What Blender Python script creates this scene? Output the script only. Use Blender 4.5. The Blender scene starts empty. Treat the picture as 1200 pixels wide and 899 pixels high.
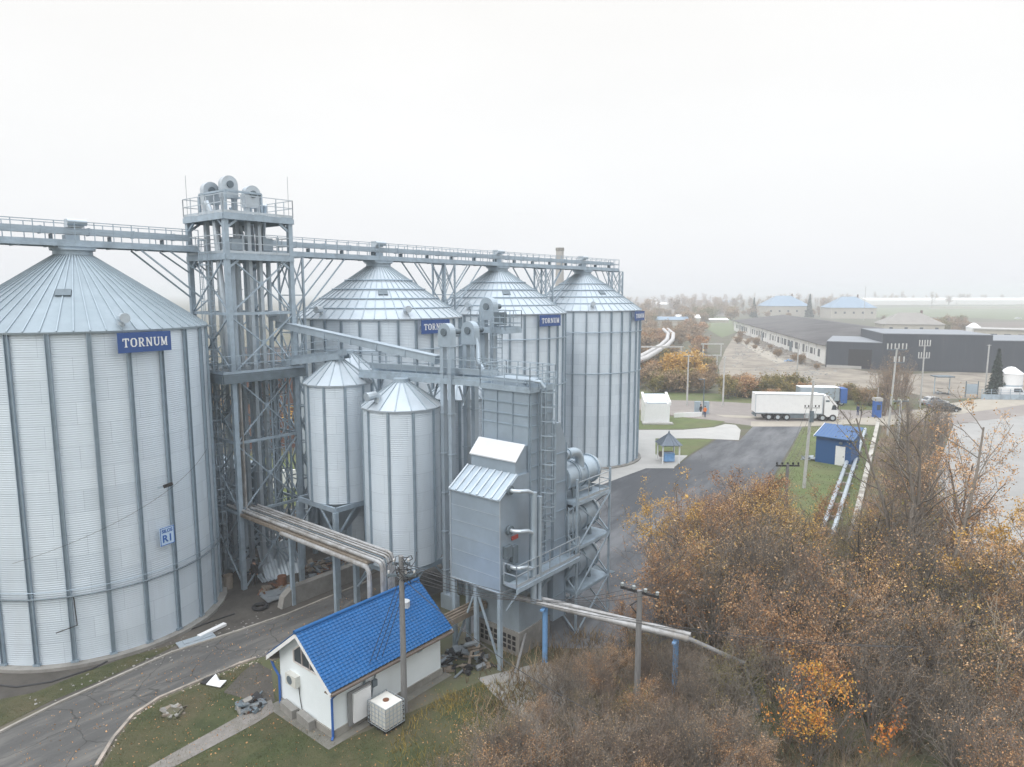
HAZE_D = 0.0009; HAZE_COL = (.87, .895, .93, 1); SUN_E = 0.95; EXPO = 0.25
SKY = [(.81, .825, .86, 1), (.87, .872, .872, 1), (.89, .873, .843, 1), (2.4, 2.52, 2.68, 1)]
import bpy, math, random
import numpy as np
from mathutils import Vector as V, Matrix
from math import sin, cos, pi, radians as rad, atan2, sqrt
random.seed(7)
SC = bpy.context.scene
COL = SC.collection

# ------------------------------------------------------------------ camera maths (ground position under a photo pixel)
PITCH, CH, FPX = rad(7.5155), 19.0, 807.72
def at(u, v, z=0.0):
    x = (u-600)/FPX; yc = (449.5-v)/FPX
    d = V((x, cos(PITCH)+yc*sin(PITCH), -sin(PITCH)+yc*cos(PITCH)))
    t = (z-CH)/d.z
    return V((d.x*t, d.y*t, z))
def atY(u, v, Y):
    x = (u-600)/FPX; yc = (449.5-v)/FPX
    d = V((x, cos(PITCH)+yc*sin(PITCH), -sin(PITCH)+yc*cos(PITCH)))
    t = Y/d.y
    return V((d.x*t, Y, CH+d.z*t))
TH = 0.88428
A = V((cos(TH), sin(TH), 0)); R = V((sin(TH), -cos(TH), 0)); UP = V((0, 0, 1))
R1 = V((-24.74, 39.46, 0))
def PL(s, t, z=0.0):
    return R1 + A*s + R*t + UP*z

# ------------------------------------------------------------------ materials
MATS = {}
def nd(nt, typ, loc=(0, 0), **kw):
    n = nt.nodes.new(typ)
    for k, v in kw.items():
        try: setattr(n, k, v)
        except Exception: pass
    return n
def mat(name, col, rough=0.6, metal=0.0, var=0.12, scale=3.0, bump=0.0, bscale=None, spec=0.5, dirt=None, stretch=(1, 1, 1), dirt_at=(0.5, 0.75), rnd=0.0, dscale=None, rot=None, crack=None):
    m = bpy.data.materials.new(name); m.use_nodes = True
    nt = m.node_tree; nt.nodes.clear()
    out = nd(nt, 'ShaderNodeOutputMaterial'); b = nd(nt, 'ShaderNodeBsdfPrincipled')
    nt.links.new(b.outputs[0], out.inputs[0])
    b.inputs['Roughness'].default_value = rough; b.inputs['Metallic'].default_value = metal
    b.inputs['Specular IOR Level'].default_value = spec
    tc = nd(nt, 'ShaderNodeTexCoord'); mp = nd(nt, 'ShaderNodeMapping'); mp.inputs['Scale'].default_value = stretch
    if rot is not None:
        mp.vector_type = 'TEXTURE'; mp.inputs['Scale'].default_value = [1/x for x in stretch]; mp.inputs['Rotation'].default_value = (0, 0, rot)
    nt.links.new(tc.outputs['Object'], mp.inputs[0])
    nz = nd(nt, 'ShaderNodeTexNoise'); nz.inputs['Scale'].default_value = scale; nz.inputs['Detail'].default_value = 6; nz.inputs['Roughness'].default_value = 0.65
    nt.links.new(mp.outputs[0], nz.inputs[0])
    rp = nd(nt, 'ShaderNodeValToRGB')
    c = np.array(col)
    rp.color_ramp.elements[0].position = 0.28; rp.color_ramp.elements[1].position = 0.72
    rp.color_ramp.elements[0].color = (*np.clip(c*(1-var), 0, 1), 1); rp.color_ramp.elements[1].color = (*np.clip(c*(1+var), 0, 1), 1)
    nt.links.new(nz.outputs[0], rp.inputs[0])
    cur = rp.outputs[0]
    if dirt is not None:
        n2 = nd(nt, 'ShaderNodeTexNoise'); n2.inputs['Scale'].default_value = dscale or scale*0.3; n2.inputs['Detail'].default_value = 8; n2.inputs['Roughness'].default_value = 0.7
        nt.links.new(mp.outputs[0], n2.inputs[0])
        r2 = nd(nt, 'ShaderNodeValToRGB'); r2.color_ramp.elements[0].position = dirt_at[0]; r2.color_ramp.elements[1].position = dirt_at[1]
        nt.links.new(n2.outputs[0], r2.inputs[0])
        mx = nd(nt, 'ShaderNodeMix', data_type='RGBA'); mx.inputs['B'].default_value = (*dirt, 1)
        nt.links.new(r2.outputs[0], mx.inputs['Factor']); nt.links.new(cur, mx.inputs['A']); cur = mx.outputs['Result']
    if crack:
        wn_ = nd(nt, 'ShaderNodeTexNoise'); wn_.inputs['Scale'].default_value = crack[0]*1.5; wn_.inputs['Detail'].default_value = 4; nt.links.new(tc.outputs['Object'], wn_.inputs[0])
        wa = nd(nt, 'ShaderNodeVectorMath', operation='MULTIPLY_ADD'); wa.inputs[1].default_value = (crack[2],)*3; nt.links.new(wn_.outputs['Color'], wa.inputs[0]); nt.links.new(tc.outputs['Object'], wa.inputs[2])
        vo = nd(nt, 'ShaderNodeTexVoronoi', feature='DISTANCE_TO_EDGE'); vo.inputs['Scale'].default_value = crack[0]; nt.links.new(wa.outputs[0], vo.inputs['Vector'])
        vr = nd(nt, 'ShaderNodeMapRange'); vr.inputs['From Max'].default_value = crack[1]; vr.inputs['To Min'].default_value = .42; vr.inputs['To Max'].default_value = 1; nt.links.new(vo.outputs[0], vr.inputs[0])
        mc = nd(nt, 'ShaderNodeVectorMath', operation='SCALE'); nt.links.new(cur, mc.inputs[0]); nt.links.new(vr.outputs[0], mc.inputs['Scale']); cur = mc.outputs[0]
    if rnd:
        oi = nd(nt, 'ShaderNodeObjectInfo'); mr = nd(nt, 'ShaderNodeMapRange'); mr.inputs['To Min'].default_value = 1-rnd; mr.inputs['To Max'].default_value = 1+rnd
        nt.links.new(oi.outputs['Random'], mr.inputs[0])
        hs = nd(nt, 'ShaderNodeHueSaturation'); nt.links.new(mr.outputs[0], hs.inputs['Value']); nt.links.new(cur, hs.inputs['Color']); cur = hs.outputs[0]
    nt.links.new(cur, b.inputs['Base Color'])
    if bump:
        n3 = nd(nt, 'ShaderNodeTexNoise'); n3.inputs['Scale'].default_value = bscale or scale*4; n3.inputs['Detail'].default_value = 5
        nt.links.new(mp.outputs[0], n3.inputs[0])
        bp = nd(nt, 'ShaderNodeBump'); bp.inputs['Strength'].default_value = bump; bp.inputs['Distance'].default_value = 0.05
        nt.links.new(n3.outputs[0], bp.inputs['Height']); nt.links.new(bp.outputs[0], b.inputs['Normal'])
    MATS[name] = m
    return m
def wave_bump(m, axis, scale, dist, strength=0.6, profile='SIN'):
    nt = m.node_tree; b = [n for n in nt.nodes if n.type == 'BSDF_PRINCIPLED'][0]
    tc = nd(nt, 'ShaderNodeTexCoord')
    w = nd(nt, 'ShaderNodeTexWave', wave_type='BANDS', bands_direction=axis, wave_profile=profile); w.inputs['Scale'].default_value = scale
    nt.links.new(tc.outputs['UV' if axis in 'XY' else 'Object'], w.inputs[0])
    bp = nd(nt, 'ShaderNodeBump'); bp.inputs['Strength'].default_value = strength; bp.inputs['Distance'].default_value = dist
    nt.links.new(w.outputs['Fac'], bp.inputs['Height']); nt.links.new(bp.outputs[0], b.inputs['Normal'])
    return w
def panels(m, c1, c2, cm, bw, rh, mortar=0.012):
    """bolted sheet panels laid out on the UV map in metres"""
    nt = m.node_tree; b = [n for n in nt.nodes if n.type == 'BSDF_PRINCIPLED'][0]
    tc = nd(nt, 'ShaderNodeTexCoord'); br = nd(nt, 'ShaderNodeTexBrick')
    nt.links.new(tc.outputs['UV'], br.inputs[0])
    br.inputs['Scale'].default_value = 1.0; br.inputs['Brick Width'].default_value = bw; br.inputs['Row Height'].default_value = rh
    br.inputs['Mortar Size'].default_value = mortar; br.inputs['Mortar Smooth'].default_value = 0.3
    br.inputs['Color1'].default_value = (*c1, 1); br.inputs['Color2'].default_value = (*c2, 1); br.inputs['Mortar'].default_value = (*cm, 1)
    old = b.inputs['Base Color'].links[0].from_socket
    mx = nd(nt, 'ShaderNodeMix', data_type='RGBA', blend_type='MULTIPLY'); mx.inputs['Factor'].default_value = 1.0
    nt.links.new(old, mx.inputs['A']); nt.links.new(br.outputs['Color'], mx.inputs['B']); nt.links.new(mx.outputs['Result'], b.inputs['Base Color'])

silo_m = mat('galvanized_corrugated', (.69, .775, .85), .45, .2, .05, .9, dirt=(.62, .68, .735), stretch=(1, 1, .25), dirt_at=(.5, .85))
panels(silo_m, (.905, .915, .925), (1.0, 1.0, 1.0), (.74, .76, .78), 2.85, 1.12, .013)
wave_bump(silo_m, 'Z', 2.75, .02, .5)
rib_m = mat('roof_rib', (.33, .40, .45), .5, .3, .1, 2.0)
roof_d = mat('weathered_roof_sheet', (.29, .35, .395), .55, .25, .10, 1.0, dirt=(.24, .30, .34), dirt_at=(.5, .8))
roof_m = mat('galvanized_roof_sheet', (.46, .52, .575), .5, .3, .08, 1.2, dirt=(.42, .49, .54), dirt_at=(.5, .8))
stif_m = mat('galvanized_stiffener', (.31, .39, .46), .5, .4, .12, 2.0)
steel_m = mat('galvanized_steel', (.38, .465, .54), .5, .35, .18, 1.6, dirt=(.23, .28, .33), dirt_at=(.52, .8))
steel_l = mat('bright_steel', (.52, .585, .64), .38, .5, .1, 2.0, dirt=(.45, .48, .50))
steel_d = mat('dark_steel', (.15, .19, .22), .6, .3, .2, 2.0)
duct_m = mat('duct_sheet', (.41, .49, .56), .45, .4, .12, 1.1, dirt=(.31, .37, .43), stretch=(1, 1, .5))
dry_m = mat('dryer_panel', (.39, .475, .56), .42, .45, .09, .8, dirt=(.31, .375, .44), dirt_at=(.42, .75), bump=.12, bscale=1.3)
pipe_m = mat('pipe_cladding', (.40, .405, .41), .6, .25, .2, 3.0, dirt=(.24, .225, .205), dirt_at=(.45, .65))
grate_m = mat('walkway_grating', (.33, .38, .41), .6, .3, .15, 6)
navy = mat('sign_navy', (.03, .085, .27), .45, 0, .08, 2)
white = mat('white_paint', (.80, .81, .82), .5, 0, .04, 2)
plaster = mat('white_plaster', (.77, .83, .86), .8, 0, .04, .8, dirt=(.66, .70, .70), bump=.1, bscale=20, dirt_at=(.55, .9))
bluetile = mat('blue_metal_tile', (.005, .09, .265), .5, 0, .14, 1.2, spec=.35, dirt=(.02, .10, .24), dirt_at=(.5, .8))
bluepaint = mat('blue_paint', (.03, .12, .40), .5, 0, .1, 2)
lightblue = mat('light_blue_paint', (.16, .34, .62), .55, 0, .18, 3, dirt=(.25, .36, .5))
concrete = mat('concrete', (.27, .262, .245), .9, 0, .2, 1.5, dirt=(.15, .145, .135), bump=.3, bscale=12)
wood_m = mat('old_wood', (.20, .165, .13), .85, 0, .25, 4, dirt=(.30, .27, .23), stretch=(1, 1, .2))
polewood = mat('weathered_pole', (.20, .20, .20), .9, 0, .22, 5, stretch=(3, 3, .3), bump=.3)
polecon = mat('pole_concrete', (.46, .46, .45), .9, 0, .1, 3)
black = mat('black_rubber', (.018, .018, .02), .7, 0, .1, 3)
glass = mat('dark_glass', (.05, .065, .08), .08, 0, .1, 1)
rust = mat('rusty_iron', (.17, .075, .04), .85, .1, .3, 3, dirt=(.08, .05, .04))
redp = mat('red_paint', (.42, .07, .05), .5, 0, .1, 2)
orange = mat('orange_vest', (.75, .2, .03), .8, 0, .1, 2)
scrap_m = mat('scrap_sheet', (.24, .27, .295), .5, .3, .2, 2, dirt=(.13, .12, .11))
plastic = mat('milky_plastic', (.74, .74, .70), .4, 0, .05, 4, dirt=(.62, .60, .54))
bark = mat('grey_bark', (.20, .175, .15), .95, 0, .3, 4, dirt=(.17, .155, .13), rnd=.25)
barkr = mat('reddish_bark', (.20, .155, .125), .95, 0, .3, 4, rnd=.25)
beige = mat('beige_render', (.47, .445, .39), .85, 0, .08, .7, dirt=(.44, .41, .36))
darkclad = mat('anthracite_cladding', (.035, .045, .062), .5, 0, .1, .5, dirt=(.06, .066, .08), stretch=(4, 4, .4))
slate = mat('asbestos_slate', (.095, .09, .09), .9, 0, .25, .4, dirt=(.045, .042, .045), dirt_at=(.45, .65), dscale=.06)
brickred = mat('red_brick', (.15, .085, .075), .9, 0, .2, 2, dirt=(.12, .085, .08))
cable = mat('cable_black', (.03, .03, .033), .6, 0, .1, 2)
skin_m = mat('skin', (.45, .28, .21), .6, 0, .05, 4)
cloth_k = mat('black_cloth', (.022, .022, .026), .9, 0, .2, 6)
cloth_b = mat('blue_work_cloth', (.03, .05, .13), .9, 0, .2, 6)

# ground materials
soil = mat('dirt_ground', (.115, .10, .078), .95, 0, .3, .35, dirt=(.085, .095, .042), bump=.5, bscale=3, dirt_at=(.42, .6), dscale=.11)
dirt_m = mat('packed_dirt', (.075, .068, .06), .95, 0, .3, .8, dirt=(.12, .108, .09), bump=.4, bscale=8, dirt_at=(.5, .7))
lawn = mat('lawn_turf', (.05, .062, .021), .95, 0, .35, 1.4, dirt=(.09, .074, .04), bump=.8, bscale=14, dirt_at=(.42, .68), dscale=.35)
lawn_f = mat('far_lawn_turf', (.105, .135, .045), .95, 0, .25, .6, dirt=(.13, .125, .06), bump=.4, bscale=6, dirt_at=(.45, .7), dscale=.22)
asph = mat('dark_asphalt', (.052, .057, .066), .65, 0, .15, .35, dirt=(.15, .155, .165), bump=.15, bscale=30, dirt_at=(.44, .60), dscale=.16, stretch=(.22, 1, 1), rot=1.04, crack=(.12, .006, 3.0))
asph_o = mat('old_asphalt', (.092, .091, .089), .9, 0, .2, 1.1, dirt=(.175, .167, .152), bump=.3, bscale=14, dirt_at=(.48, .7), dscale=1.1, stretch=(.16, 1, 1), rot=TH, crack=(.33, .012, 1.2))
publicroad = mat('pinkish_asphalt', (.24, .215, .20), .9, 0, .1, .5, dirt=(.32, .29, .26), dirt_at=(.5, .7), dscale=.12)
sandy = mat('sandy_verge', (.36, .325, .275), .95, 0, .14, .4, dirt=(.36, .33, .27), dirt_at=(.45, .7))
pale = mat('pale_concrete', (.41, .405, .39), .85, 0, .08, .6, dirt=(.47, .455, .43))
lot_m = mat('pale_gravel_lot', (.325, .32, .31), .9, 0, .12, .25, dirt=(.235, .235, .23), bump=.2, bscale=6, dirt_at=(.48, .75), dscale=.07)
rubble_m = mat('rubble_ground', (.285, .25, .205), .95, 0, .3, .35, dirt=(.155, .135, .115), bump=.6, bscale=1.2, dirt_at=(.45, .65), dscale=.12)
field_g = mat('green_field', (.14, .165, .085), .95, 0, .15, .02, dirt=(.19, .2, .11))
field_b = mat('ploughed_field', (.15, .125, .105), .95, 0, .15, .02, dirt=(.19, .165, .14))
paver = mat('pavers', (.22, .205, .19), .9, 0, .2, 3, dirt=(.15, .14, .115), bump=.4, bscale=9)

def leafmat(name, cols, rough=.75):
    m = bpy.data.materials.new(name); m.use_nodes = True; nt = m.node_tree
    b = nt.nodes['Principled BSDF']; b.inputs['Roughness'].default_value = rough; b.inputs['Specular IOR Level'].default_value = .25
    at_ = nd(nt, 'ShaderNodeAttribute', attribute_name='tint'); oi = nd(nt, 'ShaderNodeObjectInfo')
    ad = nd(nt, 'ShaderNodeMath', operation='MULTIPLY_ADD'); ad.inputs[1].default_value = .34; ad.use_clamp = True
    sb = nd(nt, 'ShaderNodeMath', operation='SUBTRACT'); sb.inputs[1].default_value = .17
    nt.links.new(oi.outputs['Random'], ad.inputs[0]); nt.links.new(at_.outputs['Fac'], sb.inputs[0]); nt.links.new(sb.outputs[0], ad.inputs[2])
    rp = nd(nt, 'ShaderNodeValToRGB'); cr = rp.color_ramp
    while len(cr.elements) < len(cols): cr.elements.new(.5)
    for i, c in enumerate(cols):
        cr.elements[i].position = i/(len(cols)-1); cr.elements[i].color = (*c, 1)
    nt.links.new(ad.outputs[0], rp.inputs[0]); nt.links.new(rp.outputs[0], b.inputs['Base Color'])
    return m
lf_rust = leafmat('leaf_rust', [(.16, .075, .035), (.31, .15, .065), (.44, .25, .12), (.54, .38, .23)])
lf_brown = leafmat('leaf_brown', [(.13, .10, .06), (.24, .17, .10), (.34, .23, .135), (.46, .33, .21)])
lf_gold = leafmat('leaf_gold', [(.28, .18, .045), (.50, .29, .065), (.62, .38, .10), (.56, .41, .20)])
lf_olive = leafmat('leaf_olive', [(.06, .06, .022), (.12, .115, .035), (.20, .17, .055), (.30, .23, .08)])
lf_orange = leafmat('leaf_orange', [(.45, .12, .045), (.60, .20, .05), (.66, .29, .055), (.50, .33, .08)])
lf_tan = leafmat('leaf_tan', [(.32, .16, .065), (.48, .26, .11), (.58, .36, .19), (.62, .44, .28)])
lf_needle = leafmat('needles', [(.02, .035, .028), (.035, .055, .04), (.05, .07, .055)])
lf_grass = leafmat('grass_blades', [(.06, .08, .024), (.08, .09, .032), (.12, .108, .05), (.17, .14, .08)])
lf_dead = leafmat('dead_grass', [(.09, .065, .04), (.17, .125, .075), (.27, .20, .12), (.36, .28, .18)])
lf_yellow = leafmat('yellow_weeds', [(.10, .095, .03), (.22, .17, .04), (.33, .24, .06), (.25, .17, .09)])
# ------------------------------------------------------------------ mesh builder
class MB:
    def __init__(s): s.v = []; s.f = []; s.m = []; s.uv = {}; s.mats = []
    def mi(s, m):
        if m not in s.mats: s.mats.append(m)
        return s.mats.index(m)
    def face(s, pts, m=None, uv=None):
        b = len(s.v); s.v += [V(p) for p in pts]; s.f.append(list(range(b, b+len(pts)))); s.m.append(m or 0)
        if uv: s.uv[len(s.f)-1] = uv
        return s
    def box(s, c, size, ex=None, ez=None, m=0):
        c = V(c); ex = V(ex) if ex is not None else V((1, 0, 0)); ez = V(ez) if ez is not None else UP
        ex = ex.normalized(); ey = ez.cross(ex).normalized(); ez = ex.cross(ey).normalized()
        h = [x*.5 for x in size]; b = len(s.v)
        for k in ((-1, -1, -1), (1, -1, -1), (1, 1, -1), (-1, 1, -1), (-1, -1, 1), (1, -1, 1), (1, 1, 1), (-1, 1, 1)):
            s.v.append(c+ex*h[0]*k[0]+ey*h[1]*k[1]+ez*h[2]*k[2])
        for f in ((3, 2, 1, 0), (4, 5, 6, 7), (0, 1, 5, 4), (1, 2, 6, 5), (2, 3, 7, 6), (3, 0, 4, 7)):
            s.f.append([b+i for i in f]); s.m.append(m)
        return s
    def beam(s, p, q, w, h=None, m=0):
        p = V(p); q = V(q); d = q-p; L = d.length
        if L < 1e-5: return s
        d /= L; ref = UP if abs(d.z) < .95 else V((A.x, A.y, 0))
        side = d.cross(ref).normalized(); upv = side.cross(d).normalized()
        h = h or w; b = len(s.v)
        for e in (p, q):
            for i, j in ((-1, -1), (1, -1), (1, 1), (-1, 1)): s.v.append(e+side*w*.5*i+upv*h*.5*j)
        for f in ((0, 1, 2, 3), (7, 6, 5, 4), (4, 5, 1, 0), (5, 6, 2, 1), (6, 7, 3, 2), (7, 4, 0, 3)):
            s.f.append([b+i for i in f]); s.m.append(m)
        return s
    def tube(s, pts, r, n=8, cap=True, m=0):
        pts = [V(p) for p in pts]; rr = r if isinstance(r, (list, tuple)) else [r]*len(pts)
        b = len(s.v); prev = None
        for i, p in enumerate(pts):
            d = (pts[min(i+1, len(pts)-1)]-pts[max(i-1, 0)]).normalized()
            if prev is None:
                ref = UP if abs(d.z) < .9 else V((1, 0, 0)); sd = d.cross(ref).normalized()
            else:
                sd = (prev - d*prev.dot(d)).normalized()
            prev = sd; up = d.cross(sd)
            for k in range(n):
                a = 2*pi*k/n; s.v.append(p+sd*cos(a)*rr[i]+up*sin(a)*rr[i])
        for i in range(len(pts)-1):
            for k in range(n):
                k2 = (k+1) % n; s.f.append([b+i*n+k, b+i*n+k2, b+(i+1)*n+k2, b+(i+1)*n+k]); s.m.append(m)
        if cap:
            s.f.append([b+k for k in range(n)][::-1]); s.m.append(m)
            e = b+(len(pts)-1)*n; s.f.append([e+k for k in range(n)]); s.m.append(m)
        return s
    def lathe(s, c, prof, n=48, m=0, capb=False, capt=False, a0=0.0):
        c = V(c); b = len(s.v); K = len(prof)
        for (r, z) in prof:
            for k in range(n):
                a = a0+2*pi*k/n; s.v.append(c+V((r*cos(a), r*sin(a), z)))
        acc = 0
        for i in range(K-1):
            L = sqrt((prof[i+1][0]-prof[i][0])**2+(prof[i+1][1]-prof[i][1])**2)
            for k in range(n):
                k2 = (k+1) % n
                s.f.append([b+i*n+k, b+i*n+k2, b+(i+1)*n+k2, b+(i+1)*n+k]); s.m.append(m)
                u0 = prof[0][0]*2*pi*k/n; u1 = prof[0][0]*2*pi*(k+1)/n
                s.uv[len(s.f)-1] = [(u0, acc), (u1, acc), (u1, acc+L), (u0, acc+L)]
            acc += L
        if capb: s.f.append([b+k for k in range(n)][::-1]); s.m.append(m)
        if capt: s.f.append([b+(K-1)*n+k for k in range(n)]); s.m.append(m)
        return s
    def prism(s, poly, vec, m=0):
        """poly: 3-D points of one end, extruded along vec"""
        poly = [V(p) for p in poly]; vec = V(vec); n = len(poly); b = len(s.v)
        s.v += poly+[p+vec for p in poly]
        s.f.append([b+i for i in range(n)][::-1]); s.m.append(m); s.f.append([b+n+i for i in range(n)]); s.m.append(m)
        for i in range(n):
            j = (i+1) % n; s.f.append([b+i, b+j, b+n+j, b+n+i]); s.m.append(m)
        return s
    def disc(s, c, nrm, r, th, n=20, m=0):
        nrm = V(nrm).normalized(); c = V(c)
        return s.tube([c-nrm*th*.5, c+nrm*th*.5], r, n, True, m)
    def build(s, name, mats, parent=None, loc=None, smooth=False, fix=True):
        me = bpy.data.meshes.new(name)
        base = V((0, 0, 0))
        if parent is not None:
            o_ = parent
            while o_ is not None: base += o_.location; o_ = o_.parent
        elif loc is not None: base = V(loc)
        me.from_pydata([(v-base)[:] for v in s.v], [], s.f)
        if not isinstance(mats, (list, tuple)): mats = [mats]
        for m in mats: me.materials.append(m)
        if len(mats) > 1: me.polygons.foreach_set('material_index', s.m)
        if s.uv:
            ul = me.uv_layers.new(name='UVMap')
            for fi, uvs in s.uv.items():
                p = me.polygons[fi]
                for li, uv in zip(p.loop_indices, uvs): ul.data[li].uv = uv
        if smooth:
            me.polygons.foreach_set('use_smooth', [True]*len(me.polygons)); me.set_sharp_from_angle(angle=rad(35))
        me.validate(); me.update()
        if fix:
            import bmesh
            bm = bmesh.new(); bm.from_mesh(me)
            bmesh.ops.recalc_face_normals(bm, faces=bm.faces); bm.to_mesh(me); bm.free()
        o = bpy.data.objects.new(name, me); COL.objects.link(o)
        if parent is not None: o.parent = parent
        elif loc is not None: o.location = base
        return o

def tag(o, label=None, cat=None, group=None, kind=None):
    if label: o['label'] = label
    if cat: o['category'] = cat
    if group: o['group'] = group
    if kind: o['kind'] = kind
    return o
def thing(name, label, cat, loc=(0, 0, 0), group=None):
    o = bpy.data.objects.new(name, None); COL.objects.link(o); o.location = loc
    o.empty_display_size = .3
    return tag(o, label, cat, group)
def copy_tree(o, loc=None, rz=None, sc=None, label=None, group=None, parent=None):
    c = o.copy(); COL.objects.link(c)
    if parent is not None: c.parent = parent
    for ch in [x for x in bpy.data.objects if x.parent == o]:
        copy_tree(ch, parent=c)
    if loc is not None: c.location = loc
    if rz is not None: c.rotation_euler = (0, 0, rz)
    if sc is not None: c.scale = sc if isinstance(sc, (list, tuple)) else (sc, sc, sc)
    if label: c['label'] = label
    if group: c['group'] = group
    return c
def sheet(name, pts, z, m, label=None, cat=None, kind='structure'):
    mb = MB(); mb.face([V((p[0], p[1], z)) for p in pts])
    o = mb.build(name, m, fix=False)
    if o.data.polygons[0].normal.z < 0: o.data.flip_normals()
    o['kind'] = kind
    return o
def G(px): return [at(u, v) for u, v in px]
def railing(mb, pts, h=1.1, step=1.4, r=.025, closed=False, rails=(.55, 1.0), toe=True):
    P_ = [V(p) for p in pts]
    if closed: P_.append(P_[0])
    for i in range(len(P_)-1):
        p, q = P_[i], P_[i+1]; L = (q-p).length; n = max(1, round(L/step))
        for k in range(n+1):
            x = p.lerp(q, k/n); mb.beam(x, x+UP*h, r*1.6)
        for f in rails: mb.beam(p+UP*h*f, q+UP*h*f, r*1.6)
        if toe: mb.beam(p+UP*.08, q+UP*.08, .015, .15)
    return mb
def text_mesh(s, size, th):
    cu = bpy.data.curves.new('t', 'FONT'); cu.body = s; cu.size = size; cu.extrude = th; cu.align_x = 'CENTER'; cu.align_y = 'CENTER'; cu.offset = size*.02
    o = bpy.data.objects.new('t', cu); COL.objects.link(o); bpy.context.view_layer.update()
    dg = bpy.context.evaluated_depsgraph_get(); me = bpy.data.meshes.new_from_object(o.evaluated_get(dg))
    bpy.data.objects.remove(o); bpy.data.curves.remove(cu)
    return me
def text_obj(name, s, size, th, origin, ex, ez, m, parent):
    me = text_mesh(s, size, th); me.materials.clear(); me.materials.append(m)
    base = V((0, 0, 0)); o_ = parent
    while o_ is not None: base += o_.location; o_ = o_.parent
    ex = V(ex).normalized(); ez = V(ez).normalized(); n = ex.cross(ez)
    M = Matrix((ex, ez, n)).transposed().to_4x4(); M.translation = V(origin)-base
    me.transform(M)
    o = bpy.data.objects.new(name, me); COL.objects.link(o); o.parent = parent
    return o
# slab-serif capitals as bars on a 1 x 1 cell: (x0,z0,x1,z1,width)
SER = {
 'T': [(.5, 0, .5, 1, .22), (.03, .92, .97, .92, .16), (.08, .92, .08, .68, .12), (.92, .92, .92, .68, .12), (.28, .05, .72, .05, .11)],
 'O': [(.13, .22, .13, .78, .23), (.87, .22, .87, .78, .23), (.3, .07, .7, .07, .14), (.3, .93, .7, .93, .14), (.13, .25, .33, .06, .18), (.87, .25, .67, .06, .18), (.13, .75, .33, .94, .18), (.87, .75, .67, .94, .18)],
 'R': [(.22, 0, .22, 1, .22), (.05, .05, .42, .05, .11), (.05, .95, .62, .95, .12), (.22, .5, .62, .5, .12), (.74, .6, .74, .86, .21), (.6, .94, .76, .82, .14), (.6, .51, .76, .62, .14), (.48, .5, .78, .06, .2), (.68, .05, 1.0, .05, .11)],
 'N': [(.17, 0, .17, 1, .14), (.83, 0, .83, 1, .14), (.17, .96, .83, .04, .22), (.02, .05, .34, .05, .11), (.0, .95, .28, .95, .11), (.68, .95, 1.0, .95, .11)],
 'U': [(.2, .22, .2, 1, .22), (.82, .22, .82, 1, .14), (.36, .07, .66, .07, .15), (.2, .26, .38, .06, .18), (.82, .26, .64, .06, .15), (.02, .95, .4, .95, .11), (.66, .95, .99, .95, .11)],
 'M': [(.14, 0, .14, 1, .13), (.86, 0, .86, 1, .2), (.16, .96, .5, .1, .2), (.84, .96, .5, .1, .14), (.0, .05, .3, .05, .11), (.68, .05, 1.02, .05, .11), (.0, .95, .24, .95, .11), (.78, .95, 1.02, .95, .11)],
}
def serif_word(mb, word, origin, ex, ez, cw, ch, gap, th):
    ex = V(ex).normalized(); ez = V(ez).normalized(); n = ex.cross(ez)
    W = len(word)*cw+(len(word)-1)*gap; x0 = -W/2; j = 0
    for c in word:
        for (ax, az, bx, bz, w) in SER[c]:
            p = V(origin)+ex*(x0+ax*cw)+ez*((az-.5)*ch); q = V(origin)+ex*(x0+bx*cw)+ez*((bz-.5)*ch)
            d = (q-p); L = d.length; d /= L; j += 1
            mb.box((p+q)/2+n*(.0007*(j % 9)), (L, w*cw, th), d, n)
        x0 += cw+gap
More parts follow.
